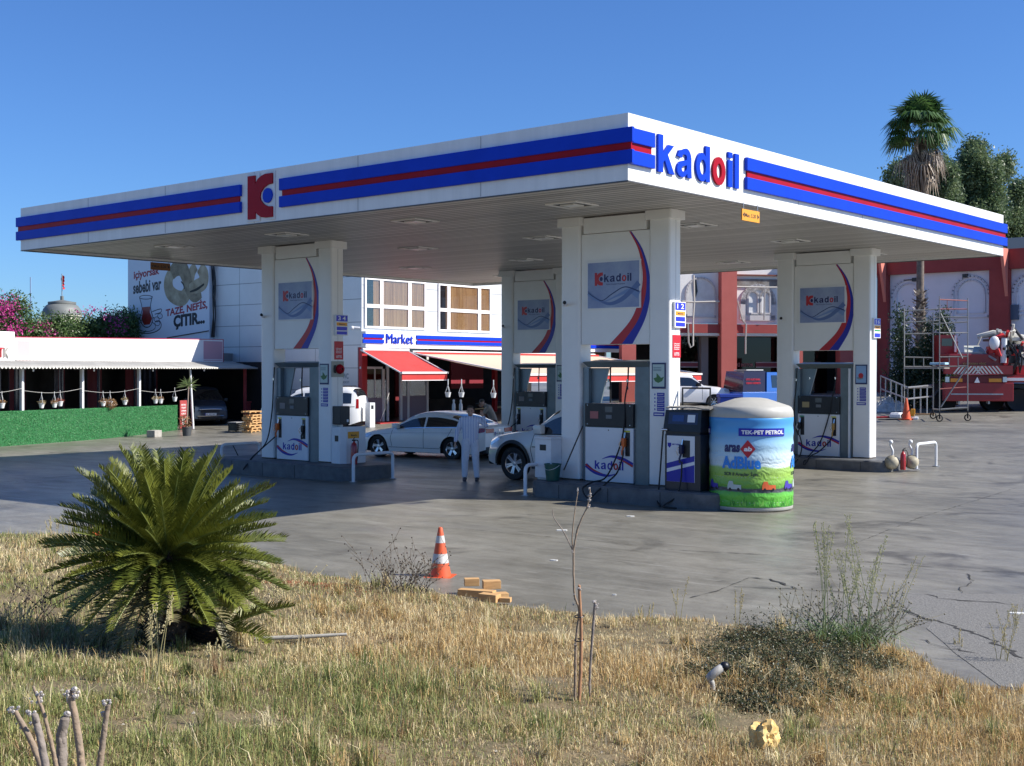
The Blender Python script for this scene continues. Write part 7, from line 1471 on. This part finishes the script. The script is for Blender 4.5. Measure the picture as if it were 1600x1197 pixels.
# ================================================================ foreground verge vegetation
def fractal(x,y,s,seed):
    r=np.random.default_rng(seed); v=np.zeros_like(x); a=1
    for k in range(5):
        th=r.uniform(0,2*pi,3); 
        for t in th: v+=a*np.sin((x*np.cos(t)+y*np.sin(t))*s*2**k+r.uniform(0,6.28)+1.3*np.sin((x*np.sin(t)-y*np.cos(t))*s*1.7*2**k))
        a*=.6
    return v/4
def GVn(x,y):
    e=np.interp(x,EDX,EDY)+.07*np.sin(x*5.3)+.04*np.sin(x*11.1+1)-y
    z=.07*e*np.minimum(1,.4+e/3)+.03*np.sin(x*1.1+y*.7)*np.minimum(1,e)+.02*np.sin(x*2.7-y*2.1)*np.minimum(1,e)+.02+.02*np.minimum(1,e*4)
    return np.where(e<0,0,z),e
def blades(name,label,N_,region,hfun,cols,seed,width=.0035,lean=.6,segs=2,kind='stuff'):
    R=np.random.default_rng(seed); x,y,keep_h,ci=region(R,N_); n=len(x); z,e=GVn(x,y)
    h=hfun(R,n)*keep_h; a=R.uniform(0,2*pi,n); ln=np.abs(R.normal(0,lean,n)); w_=width*R.uniform(.6,1.4,n)
    dist=np.sqrt(x*x+y*y); w_=w_*(.75+dist/16)
    ca,sa=np.cos(a),np.sin(a); b_=a+R.uniform(-1.2,1.2,n)+pi/2; cb,sb=np.cos(b_)*w_,np.sin(b_)*w_
    V=np.empty((n,5,3)); 
    V[:,0]=np.c_[x-cb,y-sb,z-.01]; V[:,1]=np.c_[x+cb,y+sb,z-.01]; mx=h*.25*ln; mz=h*.6*np.sqrt(np.maximum(.1,1-(.25*ln)**2))
    V[:,2]=np.c_[x+ca*mx-cb*.8,y+sa*mx-sb*.8,z+mz]; V[:,3]=np.c_[x+ca*mx+cb*.8,y+sa*mx+sb*.8,z+mz]
    ex=h*np.minimum(.95,.75*ln); ez=h*np.sqrt(np.maximum(.06,1-np.minimum(.95,.75*ln)**2)); V[:,4]=np.c_[x+ca*ex,y+sa*ex,z+ez]
    i0=np.arange(n)[:,None]*5; F3=np.concatenate([i0+np.array([[0,1,3]]),i0+np.array([[0,3,2]]),i0+np.array([[2,3,4]])])
    C_=np.array(cols)[ci]*R.uniform(.65,1.35,(n,1)); C_=np.clip(C_,0,1); o=npmesh(name,V.reshape(-1,3),F3,VCG,None,np.repeat(C_,5,0)); tag(o,label,'grass',kind=kind); return o
def tuftreg(R,N_):
    n=520; x,y,hs,ci=reg(R,9000); k=R.permutation(len(x))[:n]; x,y,ci=x[k],y[k],ci[k]; m=70; X=np.repeat(x,m)+R.normal(0,.028,len(x)*m); Y=np.repeat(y,m)+R.normal(0,.028,len(x)*m); c=np.repeat(ci,m); c=np.where(R.random(len(c))<.25,R.integers(0,5,len(c)),c); h=np.repeat(R.uniform(.6,1.7,len(x)),m); _,e=GVn(X,Y); q=e>.02; return X[q],Y[q],h[q],c[q]
VCG=vcmat('grass_blade_tint',rough=.7,tl=.22)
STRAW=[(.62,.50,.27),(.52,.36,.16),(.70,.60,.37),(.32,.32,.12),(.18,.22,.07),(.27,.17,.09)]
fdx,fdy=-sin(YAW),cos(YAW); rdx,rdy=cos(YAW),sin(YAW)
def reg(R,N_):
    d=np.exp(R.uniform(np.log(4.6),np.log(19.5),N_)); lat=R.uniform(-.56,.56,N_)*d; x=fdx*d+rdx*lat; y=fdy*d+rdy*lat
    k=(y<11.6)&(y>-3); x,y=x[k],y[k]; _,e=GVn(x,y); k=(e>.0)|((e>-.12)&(R.random(len(x))<.25)); x,y=x[k],y[k]; _,e=GVn(x,y)
    f=fractal(x,y,.9,3); g=fractal(x,y,.55,9); q=fractal(x,y,2.6,21)
    keep=R.random(len(x))<np.clip(.82+.65*q+.3*f,.16,1); x,y,f,g,q,e=[t[keep] for t in (x,y,f,g,q,e)]; n=len(x)
    # share of green: patches near the pavement edge and mid bank; gold on the right
    lat=(x*rdx+y*rdy); dd=(x*fdx+y*fdy); right=np.clip(lat/dd*2.2,-1,1)
    pg=np.clip(.26+.62*g+.15*np.exp(-np.abs(e-.4))-.32*right,.03,.9); u=R.random(n)
    ci=np.where(u<pg,np.where(R.random(n)<.55,3,4),np.where(R.random(n)<np.clip(.30+.5*f+.35*right,.05,.9),1,np.where(R.random(n)<.55,0,2))); ci=np.where(R.random(n)<.10,5,ci)
    hs=np.clip(.9+.85*f+.7*q,.25,2.4)*np.clip(.5+e*.8,.5,1)
    return x,y,hs,ci
blades('dry_grass','dry yellow and green grass covering the bank in the foreground',560000,reg,lambda R,n:R.uniform(.018,.072,n)*(1+(R.random(n)<.12)*.9),STRAW,5,width=.0017,lean=1.05)
def reg2(R,N_):
    x,y,hs,ci=reg(R,N_); f=fractal(x,y,1.6,33); k=R.random(len(x))<np.clip(f,.0,1)*.9; return x[k],y[k],hs[k],ci[k]
blades('tall_dry_grass','taller straw stalks scattered over the foreground bank',40000,reg2,lambda R,n:R.uniform(.08,.19,n),[(.58,.46,.25),(.50,.34,.14),(.68,.58,.38),(.30,.32,.12),(.18,.25,.08),(.35,.2,.1)],6,width=.0015,lean=.75)
blades('grass_tufts','separate denser tufts of straw and green grass on the foreground bank',0,tuftreg,lambda R,n:R.uniform(.06,.15,n),STRAW,15,width=.0018,lean=.9)
def regl(R,N_):
    x,y,hs,ci=reg(R,N_); return x,y,np.ones(len(x)),np.where(ci>2,5,ci)
def litter():
    R=np.random.default_rng(8); x,y,_,_=reg(R,150000); n=len(x); z,e=GVn(x,y); l=R.uniform(.02,.07,n); a=R.uniform(0,2*pi,n); w_=R.uniform(.001,.0028,n); t=R.uniform(-.01,.03,n)
    V=np.stack([np.c_[x-np.sin(a)*w_,y+np.cos(a)*w_,z+.004],np.c_[x+np.sin(a)*w_,y-np.cos(a)*w_,z+.004],np.c_[x+np.cos(a)*l,y+np.sin(a)*l,z+.008+t]],1).reshape(-1,3)
    c=np.array([(.36,.25,.13),(.20,.12,.06),(.50,.40,.25)])[R.integers(0,3,n)]*R.uniform(.6,1.3,(n,1)); o=npmesh('grass_litter',V,np.arange(n*3).reshape(-1,3),VCG,None,np.repeat(c,3,0)); tag(o,'dead stems and dry litter lying between the grass of the bank','litter',kind='stuff')
litter()
# red brown leaf litter at the pavement edge
P=vp(470,914); R=np.random.default_rng(14); n=2600; x=P.x+R.normal(0,.55,n); y=np.minimum(P.y+R.normal(0,.16,n),10.9); z=np.array([max(GV(float(a),float(b)),0) for a,b in zip(x,y)]); a=R.uniform(0,2*pi,n); l=R.uniform(.02,.06,n)
V=np.stack([np.c_[x,y,z+.012],np.c_[x+.006*np.sin(a),y-.006*np.cos(a),z+.012],np.c_[x+np.cos(a)*l,y+np.sin(a)*l,z+R.uniform(.01,.04,n)]],1).reshape(-1,3); c=np.array([(.30,.10,.05)])*R.uniform(.6,1.5,(n,1)); tag(npmesh('needle_litter',V,np.arange(n*3).reshape(-1,3),VCG,None,np.repeat(c,3,0)),'reddish brown needle litter at the pavement edge right of the cycad','litter',kind='stuff')
# ---------------------------------------------------------------- cycad
CYC=leafmat('cycad_leaflet',(.062,.084,.012),(.175,.190,.028),2.6,.10,.42); CYC2=leafmat('cycad_old_leaflet',(.16,.15,.06),(.26,.22,.11),2.2,.15,.5)
RAC=mat('cycad_rachis',(.17,.20,.05),.5)
def frond(Vl,Rb,p,az,el,L,curl,rr,n=74,wl=.158,old=False):
    # rachis arc starting at p, azimuth az, elevation el, drooping by curl
    P=[];q=Vector(p);e=el;st=L/n
    for k in range(n+1):
        P.append(q.copy()); q=q+Vector((cos(az)*cos(e),sin(az)*cos(e),sin(e)))*st; e-=curl/n*(k/n)*1.9
    tw=rr.uniform(-.5,.5); s0=Vector((-sin(az),cos(az),0))
    for k in range(5,n+1):
        t=k/n; d=(P[k]-P[k-1]).normalized(); s=s0; up_=s.cross(d).normalized()*-1 if s.cross(d).z<0 else s.cross(d).normalized()
        if up_.z<0: up_=-up_
        ct,st_=cos(tw),sin(tw); s1=s*ct+up_*st_; u1=up_*ct-s*st_
        ln=wl*(min(1,(t-.05)*5))*(1-.62*max(0,(t-.55)/.45)**1.6)*rr.uniform(.88,1.1)
        for sg in (-1,1):
            if old and rr.random()<.25: continue
            dr=(s1*sg*.70+d*rr.uniform(.5,.8)+u1*rr.uniform(.35,.75)).normalized(); w_=d*rr.uniform(.0042,.0062)
            a=P[k]; m_=a+dr*ln*.6; b_=a+dr*ln-u1*ln*.12+d*.004; Vl.append((a-w_,a+w_,m_+w_*.95,b_,m_-w_*.95))
    Rb.append((P,[.009*(1-.8*k/n)+.0015 for k in range(n+1)]))
def cycad(name,label,px,zc,nf,L0,seed,scale=1,elr=(-35,88),nold=16):
    P=vp(*px); t=thing(name,label,'plant',P,0,'cycads on the bank'); rr=random.Random(seed); Vl=[];Vo=[];Rb=[]
    for k in range(nf):
        a=2*pi*k*.61803+rr.uniform(-.15,.15); q=(k+.5)/nf; el=radians(elr[0]+(elr[1]-elr[0])*(q**1.0)+rr.uniform(-5,5)); L=L0*rr.uniform(.86,1.08)*(.92 if q>.9 else 1)
        frond(Vl,Rb,(.05*cos(a),.05*sin(a),zc),a,el,L,rr.uniform(.15,.50),rr)
    for k in range(nold):
        a=2*pi*k/nold+rr.uniform(-.2,.2); frond(Vo,Rb,(.06*cos(a),.06*sin(a),zc-.08),a,radians(rr.uniform(-50,-12)),L0*rr.uniform(.75,1.02),rr.uniform(.2,.6),rr,old=True)
    def mk(nm,Q,m):
        if not Q: return
        V=np.array([[tuple(v) for v in q] for q in Q]).reshape(-1,3); npmesh(nm,V,np.arange(len(V)).reshape(-1,5),m,t)
    mk('leaflets',Vl,CYC); mk('old_leaflets',Vo,CYC2); b=MB()
    for P_,r_ in Rb: b.tube(P_[::3],r_[::3],5)
    b.build('frond_stem',RAC,t,smooth=60)
    b=MB(); b.lathe([(.15,-.05),(.18,.10),(.17,zc*.6),(.14,zc-.02),(.06,zc+.10),(.001,zc+.12)],n=16); 
    for k in range(120): a=k*2.399; z=zc*(k/120); r=.17; d=Vector((cos(a),sin(a),.5)); p=Vector((r*cos(a),r*sin(a),z)); s=Vector((-sin(a),cos(a),0))*.035; b.add([p-s,p+s,p+d*.06+s*.4,p+d*.06-s*.4],[(0,1,2,3)])
    b.build('trunk',mat('cycad_trunk',(.09,.065,.045),.95,var=.5,scale=20,bump=.6),t); t.scale=(scale,)*3; return t
cycad('cycad','large dark green cycad with arching fronds on the dry bank at left',(262,1002),.68,150,.90,2,elr=(-26,86),nold=16)
cycad('cycad_offset','young bright green cycad offset right of the large cycad stem',(335,1000),.10,16,.58,5,elr=(0,75),nold=0)
# ---------------------------------------------------------------- cones, timber, sticks, litter
pc=vp(688,931); cone((pc.x,pc.y,max(0,GV(pc.x,pc.y))-.03),'worn orange and white traffic cone standing at the pavement edge',.64,rz=.5)
pc=gp(148,846); m=MB(); m.lathe([(.15,0),(.148,.05),(.125,.10),(.08,.135),(.001,.15)],n=20); tag(m.build('orange_cap',mat('cone_orange',(.75,.10,.025)),smooth=60,loc=pc),'orange rounded cap on the ground behind the left fronds of the cycad','cap')
Rn=random.Random(2)
for (u,v,l,h,wd_,rz,z,lab) in ((745,936,.42,.075,.12,-.35,.0,'long thin plank under the leftmost wood blocks by the cone'),(737,928,.17,.085,.10,.1,.065,'short wood block on the plank, nearest the cone'),(768,933,.20,.09,.13,.15,.07,'largest wood block, topmost of the pile right of the cone'),(765,944,.22,.085,.12,-.5,.0,'dark ended wood block under the topmost block'),(782,938,.16,.055,.12,.3,.0,'flat wood block at the right end of the pile'),(790,945,.12,.05,.09,-.2,.0,'small low wood block at the far right of the pile')):
    P=gp(u,v); m=MB(); m.box(-l/2,-wd_/2,0,l/2,wd_/2,h,0,.004); tag(m.build('wood_block',WOOD,loc=(P.x,P.y,max(.03,GV(P.x,P.y))+z),rot=(0,0,YAW+rz)),lab,'wood block','wood blocks beside the cone')
BARK=mat('stick_bark',(.33,.235,.155),.85,c2=(.20,.165,.13),scale=14,bump=.3,bscale=50); GBARK=mat('grey_stick_bark',(.28,.235,.20),.85,var=.4,scale=16,bump=.3,bscale=50); TAN=mat('peeled_wood',(.42,.22,.11),.7,c2=(.30,.15,.08),scale=12); SNAIL=mat('snail_shell',(.62,.58,.54),.5,c2=(.30,.26,.23),scale=55)
def snails(par,c,n,spread,rad,seed):
    R=random.Random(seed); b=MB()
    for k in range(n):
        p=Vector(c)+Vector((R.uniform(-1,1)*spread[0],R.uniform(-1,1)*spread[0],R.uniform(-1,1)*spread[1])); r=rad*R.uniform(.6,1.1); r*=.8; b.sph(p,r,0,8,(1,1,.8)); b.sph(p+Vector((r*.6,0,r*.4)),r*.6,0,7); b.tube([p-Vector((0,0,r)),p-Vector((r*.9,0,r*1.2))],[r*.5,r*.15],6)
    b.build('snail_cluster',SNAIL,par,smooth=180)
def stick(name,lab,pts,rad,m,group,sn=None,d=None,fork=None,seed=0):
    # pts: pixels from the base up, on a plane at distance d from the camera
    Q=[depth(u,v,d) for u,v in pts]; base=Q[0]; t=thing(name,lab,'stick',base,0,group); b=MB(); L=[q-base for q in Q]; R=random.Random(seed)
    S=smooth3([tuple(p) for p in L],6); n=len(S); rr=[(rad[0]+(rad[1]-rad[0])*i/(n-1))*.72 for i in range(n)]; S=[(p[0]+R.uniform(-1,1)*rad[0]*.12,p[1],p[2]) for p in S]; b.tube(S,rr,10)
    for k in range(9): i=R.randrange(2,n-1); a=R.uniform(0,6.28); b.sph(Vector(S[i])+Vector((cos(a),sin(a),0))*rr[i]*.55,rr[i]*.6,0,6,(1,1,1.8))
    d0=(Vector(S[-1])-Vector(S[-2])).normalized(); b.tube([Vector(S[-1])-d0*.002,Vector(S[-1])+d0*rr[-1]*.5+Vector((rr[-1]*.25,0,0))],[rr[-1]*1.02,rr[-1]*.55],9)
    b.build('stem',m,t,smooth=60)
    for k,(fp,fr,fm) in enumerate(fork or []): c=MB(); c.tube(smooth3([tuple(depth(u,v,d)-base) for u,v in fp],5),[fr*(1-.5*i/(5*(len(fp)-1))) for i in range(5*(len(fp)-1)+1)],7); c.build('branch',fm,t,smooth=60)
    for k,(u,v,n_,sx,sz,r) in enumerate(sn or []): c=depth(u,v,d)-base; snails(t,c-fw*.0,n_,(sx,sz),r,seed*7+k)
    return t
def ground_d(u,v): P=vp(u,v); return -P.x*sin(YAW)*1+P.y*cos(YAW) if False else (P-Vector((0,0,H))).dot(fw)
dS=4.55; G1='snail covered pruned stems at the bottom left'
stick('pruned_stem','leftmost pruned stem with white snails on its tip, leaning left',[(85,1290),(65,1200),(45,1150),(24,1112)],(.020,.012),BARK,G1,[(22,1107,7,.016,.012,.011),(30,1135,2,.01,.01,.007)],dS,seed=1)
stick('pruned_stem','thin orange tipped stem with snails, second from left, bottom corner',[(100,1290),(88,1200),(75,1140),(65,1105),(52,1073)],(.014,.007),BARK,G1,[(62,1090,9,.014,.022,.010)],dS+.05,seed=2)
stick('pruned_stem','stout grey brown stem with snails near its cut top, third from left',[(90,1290),(72,1200),(62,1150),(54,1117)],(.022,.017),GBARK,G1,[(52,1120,9,.018,.02,.010),(50,1092,2,.008,.008,.006)],dS-.1,seed=3)
stick('pruned_stem','thick short grey stem with one big snail at its top, middle of the bundle',[(98,1290),(96,1200),(97,1150),(101,1123)],(.030,.024),GBARK,G1,[(107,1116,2,.006,.01,.022)],dS+.1,seed=4)
stick('pruned_stem','tallest stem of the bundle, crowned by a ring of white snails',[(140,1290),(128,1200),(119,1130),(112,1095),(108,1080)],(.022,.016),BARK,G1,[(110,1080,9,.026,.014,.012),(106,1095,4,.012,.014,.010),(119,1088,3,.01,.01,.011)],dS,seed=5)
stick('pruned_stem','rightmost stem of the bundle standing apart, snails at its top',[(140,1290),(155,1200),(163,1140),(169,1102)],(.020,.013),BARK,G1,[(168,1097,6,.014,.008,.010),(161,1112,4,.006,.02,.008)],dS+.15,seed=6)
dB=ground_d(903,1094)
stick('staked_sapling','leafless sapling tied to a reddish stake in front of the nearest pump',[(898,1105),(899,1050),(900,1000),(905,955),(898,930),(896,880),(898,850),(905,820),(918,790),(922,765)],(.014,.006),BARK,'bare stems on the bank',[(921,778,12,.012,.07,.010),(895,861,3,.01,.012,.008),(903,765,2,.006,.008,.008),(897,1030,8,.012,.14,.006),(896,935,5,.012,.06,.007)],dB,[([(896,862),(894,840),(898,800),(903,768)],.006,BARK),([(895,860),(880,830),(866,810),(863,796)],.005,GBARK),([(898,850),(901,830),(904,820)],.006,BARK)],7)
stick('support_stake','reddish tan stake with pale top tied to the sapling',[(904,1108),(907,1050),(908,980),(905,915)],(.018,.014),TAN,'bare stems on the bank',[(905,921,7,.010,.03,.009)],dB-.03,seed=8)
P=depth(906,965,dB); m=MB(); 
for v_ in (963,1000): P=depth(905,v_,dB-.01); m.tube([(P.x+.032*cos(a),P.y+.032*sin(a),P.z+.004*sin(a)) for a in np.linspace(0,2*pi,14)],.004,5)
tag(m.build('tie_wire',BLACK),'dark wire ties holding the sapling to its stake','wire')
dC=ground_d(922,1088); stick('garden_stake','thin grey stake with crumbly white top right of the sapling',[(921,1098),(922,1050),(926,990),(930,942)],(.011,.014),GBARK,'bare stems on the bank',[(930,946,16,.016,.03,.010)],dC,seed=9)
# white pipe stub, crumpled paper, small litter
P=vp(1113,1082); m=MB(); m.tube(smooth3([(0,0,-.05),(.0,0,.06),(-.02,0,.10),(.03,0,.15),(.07,.02,.17)],5),[.02]*10+[.03]*11,10); o=thing('broken_pipe','pale broken pipe stub with dark end in the low green plants','pipe',P,YAW); m.build('pipe_stub',mat('pale_pipe',(.52,.50,.45),.7,var=.5,scale=12),o,smooth=50); m=MB(); m.sph((.09,.02,.18),.035,0,8); m.build('pipe_end',BLACK,o,smooth=180)
P=vp(1196,1172); bm=bmesh.new(); bmesh.ops.create_icosphere(bm,subdivisions=4,radius=.088)
for v in bm.verts:
    n1=noise.noise(v.co*13+Vector((3,1,0))); n2=abs(noise.noise(v.co*24)); v.co*=1+.45*n1-.5*n2; v.co.z*=1.15
m=MB().bm(bm); o=m.build('crumpled_paper',mat('yellowed_paper',(.72,.58,.26),.8,c2=(.62,.36,.10),scale=14),smooth=25,loc=(P.x,P.y,P.z+.075)); tag(o,'crumpled yellowish paper lying in the dry grass at the bottom right','paper')
for i,(u,v,sx,lab) in enumerate(((1588,959,.10,'white scrap on the asphalt at the right edge'),(878,829,.13,'pale flat scrap on the concrete left of the sapling branches'),(865,876,.06,'small pale scrap on the concrete near the sapling'),(985,807,.10,'pale flat scrap on the concrete in front of the nearest pump'),(960,930,.03,'tiny white scrap on the concrete right of the stake'))):
    P=gp(u,v); R_=random.Random(i); b=MB(); Q=[(sx*cos(a)*R_.uniform(.6,1),sx*.5*sin(a)*R_.uniform(.6,1)) for a in np.linspace(0,2*pi,9)[:-1]]; b.v=[(q[0],q[1],.012) for q in Q]+[(q[0],q[1],0) for q in Q]; b.f=[tuple(range(8))]+[(k,k+8,(k+1)%8+8,(k+1)%8) for k in range(8)]; b.m=[0]*9
    tag(b.build('litter_scrap',mat('paper_scrap',(.6,.6,.57),.8),loc=P,rot=(0,0,YAW)),lab,'litter','scraps on the concrete')
P=vp(468,1006); m=MB(); m.tube([(-.36,0,.05),(0,.0,.055),(.38,0,.07)],[.016,.018,.012],8); tag(m.build('fallen_stick',mat('bleached_stick',(.42,.40,.35),.8,var=.3,scale=9),loc=P,rot=(0,0,YAW+.1),smooth=60),'bleached stick lying in the grass right of the cycad','stick')
# ---------------------------------------------------------------- weeds
def wiry(name,lab,P,W,Hh,n,seed,m1,m2,dots=True,group=None):
    R=random.Random(seed); t=thing(name,lab,'weed',P,0,group); b=MB(); lv=MB(); r_=Vector((rt.x,rt.y,0)); f_=Vector((fw.x,fw.y,0))
    for k in range(n):
        p=r_*R.uniform(-.5,.5)*W*.7+f_*R.uniform(-.12,.12); d=(r_*R.uniform(-.8,.8)+f_*R.uniform(-.3,.3)+Vector((0,0,1))).normalized(); L=[p]; l=Hh*R.uniform(.45,1.0)
        for j in range(7):
            d=(d+r_*R.uniform(-.28,.28)+f_*R.uniform(-.2,.2)+Vector((0,0,R.uniform(-.2,.1)))).normalized(); L.append(L[-1]+d*l/7)
            if j>1 and R.random()<.6: e=(d+r_*R.uniform(-1,1)).normalized(); b.tube([L[-1],L[-1]+e*l*.16,L[-1]+e*l*.28+Vector((0,0,.01))],[.0028,.002,.001],4); L2=L[-1]+e*l*.28; lv.sph(L2,.008 if dots else .006,0,5)
            if dots: lv.sph(L[-1],.008*R.uniform(.6,1.3),0,5)
        b.tube(L,[.0042*(1-.1*i) for i in range(8)],5)
    b.build('stems',m1,t); lv.build('seed_heads',m2,t,smooth=180)['kind']='stuff'; return t
wiry('thistle_weed','wiry dark weed with seed heads left of the traffic cone',vp(628,928),.95,.62,42,1,mat('dry_stem_dark',(.16,.13,.09),.8),mat('dark_seed',(.06,.045,.035),.8))
wiry('thistle_weed','thin dark weed standing in the grass left of the cycad',vp(45,975),.7,.60,18,2,mat('dry_stem_dark',(.16,.13,.09)),mat('dark_seed',(.06,.045,.035)))
wiry('thistle_weed','sparse wiry weed beside the right fronds of the cycad',vp(440,935),.5,.42,12,3,mat('straw_stem',(.38,.33,.15),.8),mat('straw_seed',(.45,.38,.2),.8))
def seedgrass(lab,px,stems,hts,m1,m2,seed,dens=26,spread=.06,leaves=0,lm=None,name='seed_grass',sway=.25):
    P=vp(*px); t=thing(name,lab,'weed',P,0,'grasses in seed on the bank'); R=random.Random(seed); b=MB(); h=MB(); lf=MB(); r_=Vector((rt.x,rt.y,0)); f_=Vector((fw.x,fw.y,0))
    for k in range(stems):
        Hh=R.uniform(*hts); p=r_*R.uniform(-1,1)*spread+f_*R.uniform(-1,1)*spread; d=r_*R.uniform(-sway,sway)+f_*R.uniform(-sway,sway)*.6; S=[p+d*Hh*(q**1.6)+Vector((0,0,Hh*q)) for q in np.linspace(0,1,8)]; b.tube(S,[.0035*(1-.08*i) for i in range(8)],5)
        for q in range(dens):
            s=.58+.42*q/dens; i=min(6,int(s*7)); p0=S[i].lerp(S[i+1],s*7-i); a=R.uniform(0,2*pi); l=.05*(1.25-s)*Hh; e=p0+Vector((cos(a)*l,sin(a)*l,R.uniform(-.2,.9)*l)); h.tube([p0,e],[.001,.0006],3); h.sph(e,.0042,0,4,(1,1,1.9))
    for k in range(leaves):
        a=R.uniform(0,2*pi); l=R.uniform(.25,.6); d=Vector((cos(a),sin(a),0)); s=Vector((-sin(a),cos(a),0))*R.uniform(.005,.010); p=d*R.uniform(0,spread*1.5); e=radians(R.uniform(45,85)); Q=[];q=p;
        for j in range(6): Q.append(q); q=q+(d*cos(e)+Vector((0,0,sin(e))))*l/5; e-=radians(R.uniform(14,30))
        for j in range(5): w0=s*(1-.16*j); w1=s*(1-.16*(j+1)) ; lf.add([Q[j]-w0,Q[j]+w0,Q[j+1]+w1,Q[j+1]-w1],[(0,1,2,3)])
    b.build('stems',m1,t,smooth=60); h.build('seed_heads',m2,t)['kind']='stuff'
    if leaves: lf.build('blades',lm,t,smooth=180)
    return t
GS=mat('green_stem',(.20,.24,.10),.7); SH=mat('green_gold_seed',(.36,.36,.18),.8); DS=mat('straw_stem',(.38,.33,.15)); DH=mat('straw_seed',(.45,.38,.2)); LM=leafmat('grass_leaf_green',(.09,.15,.05),(.17,.23,.09),6)
seedgrass('tall green grass with a feathery head, left stem of the right hand clump',(1290,1012),6,(1.0,1.20),GS,SH,1,46,.05,90,LM,sway=.10)
seedgrass('tall green grass clump in seed in front of the pavement on the right',(1335,1012),14,(.6,1.22),GS,SH,2,40,.14,190,LM,sway=.22)
seedgrass('green grass leaning right at the edge of the asphalt patch',(1378,1005),10,(.45,.95),GS,DH,3,26,.14,120,LM,sway=.5)
wiry('thistle_weed','bushy grey brown weed tangled behind the tall green grass clump',vp(1325,1008),1.25,.55,60,9,mat('dry_stem_grey',(.24,.22,.15),.8),mat('grey_seed',(.20,.18,.12),.8))
for i,(u,v,hh_,n_) in enumerate(((1060,978,.50,3),(1145,985,.52,3),(1572,1075,.75,7),(700,1005,.35,3),(238,1062,.62,5),(112,848,.48,7),(85,846,.40,6),(140,850,.36,5),(1010,985,.30,4),(820,985,.25,5),(1500,1050,.40,5),(560,925,.25,4),(395,870,.30,4),(1590,1020,.55,5),(30,1010,.35,8),(330,1060,.30,6),(1230,1010,.35,4))):
    seedgrass(['dry seed stalks in front of the sapling, right of the stakes','dry seed stalks left of the tall green grass','tall straw stalks at the right frame edge before the asphalt','short straw stalks below the wood blocks','pale upright straw stalks below the big cycad','pale seed stalks left of the cycad against the concrete','palest stalks at the far left against the concrete','pale stalks just left of the lying cone','short straw at the pavement edge right of the stakes','short straw at the pavement edge between cone and sapling','straw stalks right of the low green plants','straw stalks left of the traffic cone weed','straw stalks behind the right cycad fronds','faint straw stalks at the far right against the asphalt','straw stalks at the far left below the cycad','straw stalks in the cycad shadow','straw stalks at the left foot of the green clump'][i],(u,v),n_,(hh_*.7,hh_),DS,DH,20+i,16,.07,0,sway=.2)
# low grey green ground cover with pale flecks
R=np.random.default_rng(19); cen=[(1210,1008,.62,.24),(1165,1035,.60,.22),(1260,1045,.62,.26),(1130,1062,.42,.16),(1330,1035,.52,.20),(1210,1078,.50,.17),(1085,1058,.30,.08),(1290,1075,.5,.09),(1185,1100,.35,.07)]
Vs=[];Cs=[]
for (u,v,rx_,hz) in cen:
    P=vp(u,v); n=9000; D=R.normal(0,1,(n,3)); D/=np.linalg.norm(D,axis=1)[:,None]; D[:,2]=np.abs(D[:,2]); rad=R.uniform(.3,1,(n,1))**.6; ms=.75+.35*np.sin(D[:,:1]*5+D[:,1:2]*9+u)+.2*np.sin(D[:,:1]*17); Q=D*rad*ms*np.array([rx_,rx_*.7,hz])+np.array([P.x,P.y,0]); Q[:,2]*=(.5+.9*np.abs(np.sin(Q[:,0]*23+Q[:,1]*11)*np.sin(Q[:,1]*19-Q[:,0]*7))); gz2,_=GVn(Q[:,0],Q[:,1]); Q[:,2]+=gz2; Q[:,:2]+=.03*np.sin(Q[:,1::-1]*40)
    A=R.normal(0,1,(n,3)); A/=np.linalg.norm(A,axis=1)[:,None]; B=np.cross(A,R.normal(0,1,(n,3))); B/=np.linalg.norm(B,axis=1)[:,None]; s=R.uniform(.006,.013,(n,1)); Vs.append(np.stack([Q-A*s*.5,Q+B*s,Q+A*s*.5,Q-B*s],1).reshape(-1,3)); c=np.array([(.065,.08,.04)])*R.uniform(.5,1.6,(n,1)); c[R.random(n)<.12]=(.42,.42,.32); c[R.random(n)<.28]=(.20,.16,.085); Cs.append(np.repeat(c,4,0))
V=np.concatenate(Vs); tag(npmesh('ground_cover',V,np.arange(len(V)).reshape(-1,4),VCG,None,np.concatenate(Cs)),'low grey green creeping plants with pale flecks at the lower right','ground cover',kind='stuff')

R=np.random.default_rng(44); b=MB(); rr=random.Random(44)
for k in range(320):
    d=math.exp(rr.uniform(math.log(4.8),math.log(16))); la=rr.uniform(-.5,.5)*d; x=fdx*d+rdx*la; y=fdy*d+rdy*la
    if y>11.3: continue
    z=max(0,GV(x,y)); r=rr.uniform(.006,.022); P_=[Vector((rr.uniform(.6,1)*r*cx_,rr.uniform(.6,1)*r*cy_,rr.uniform(.4,.8)*r*cz_)) for cx_,cy_,cz_ in ((1,0,0),(0,1,0),(-1,0,0),(0,-1,0),(0,0,1),(0,0,-1))]
    b.add([p+Vector((x,y,z+r*.3)) for p in P_],[(0,1,4),(1,2,4),(2,3,4),(3,0,4),(1,0,5),(2,1,5),(3,2,5),(0,3,5)])
tag(b.build('small_stones',mat('pale_stone',(.42,.38,.31),.9,var=.4,scale=30)),'small pale stones lying in the grass and along the pavement edge','stones',kind='stuff')
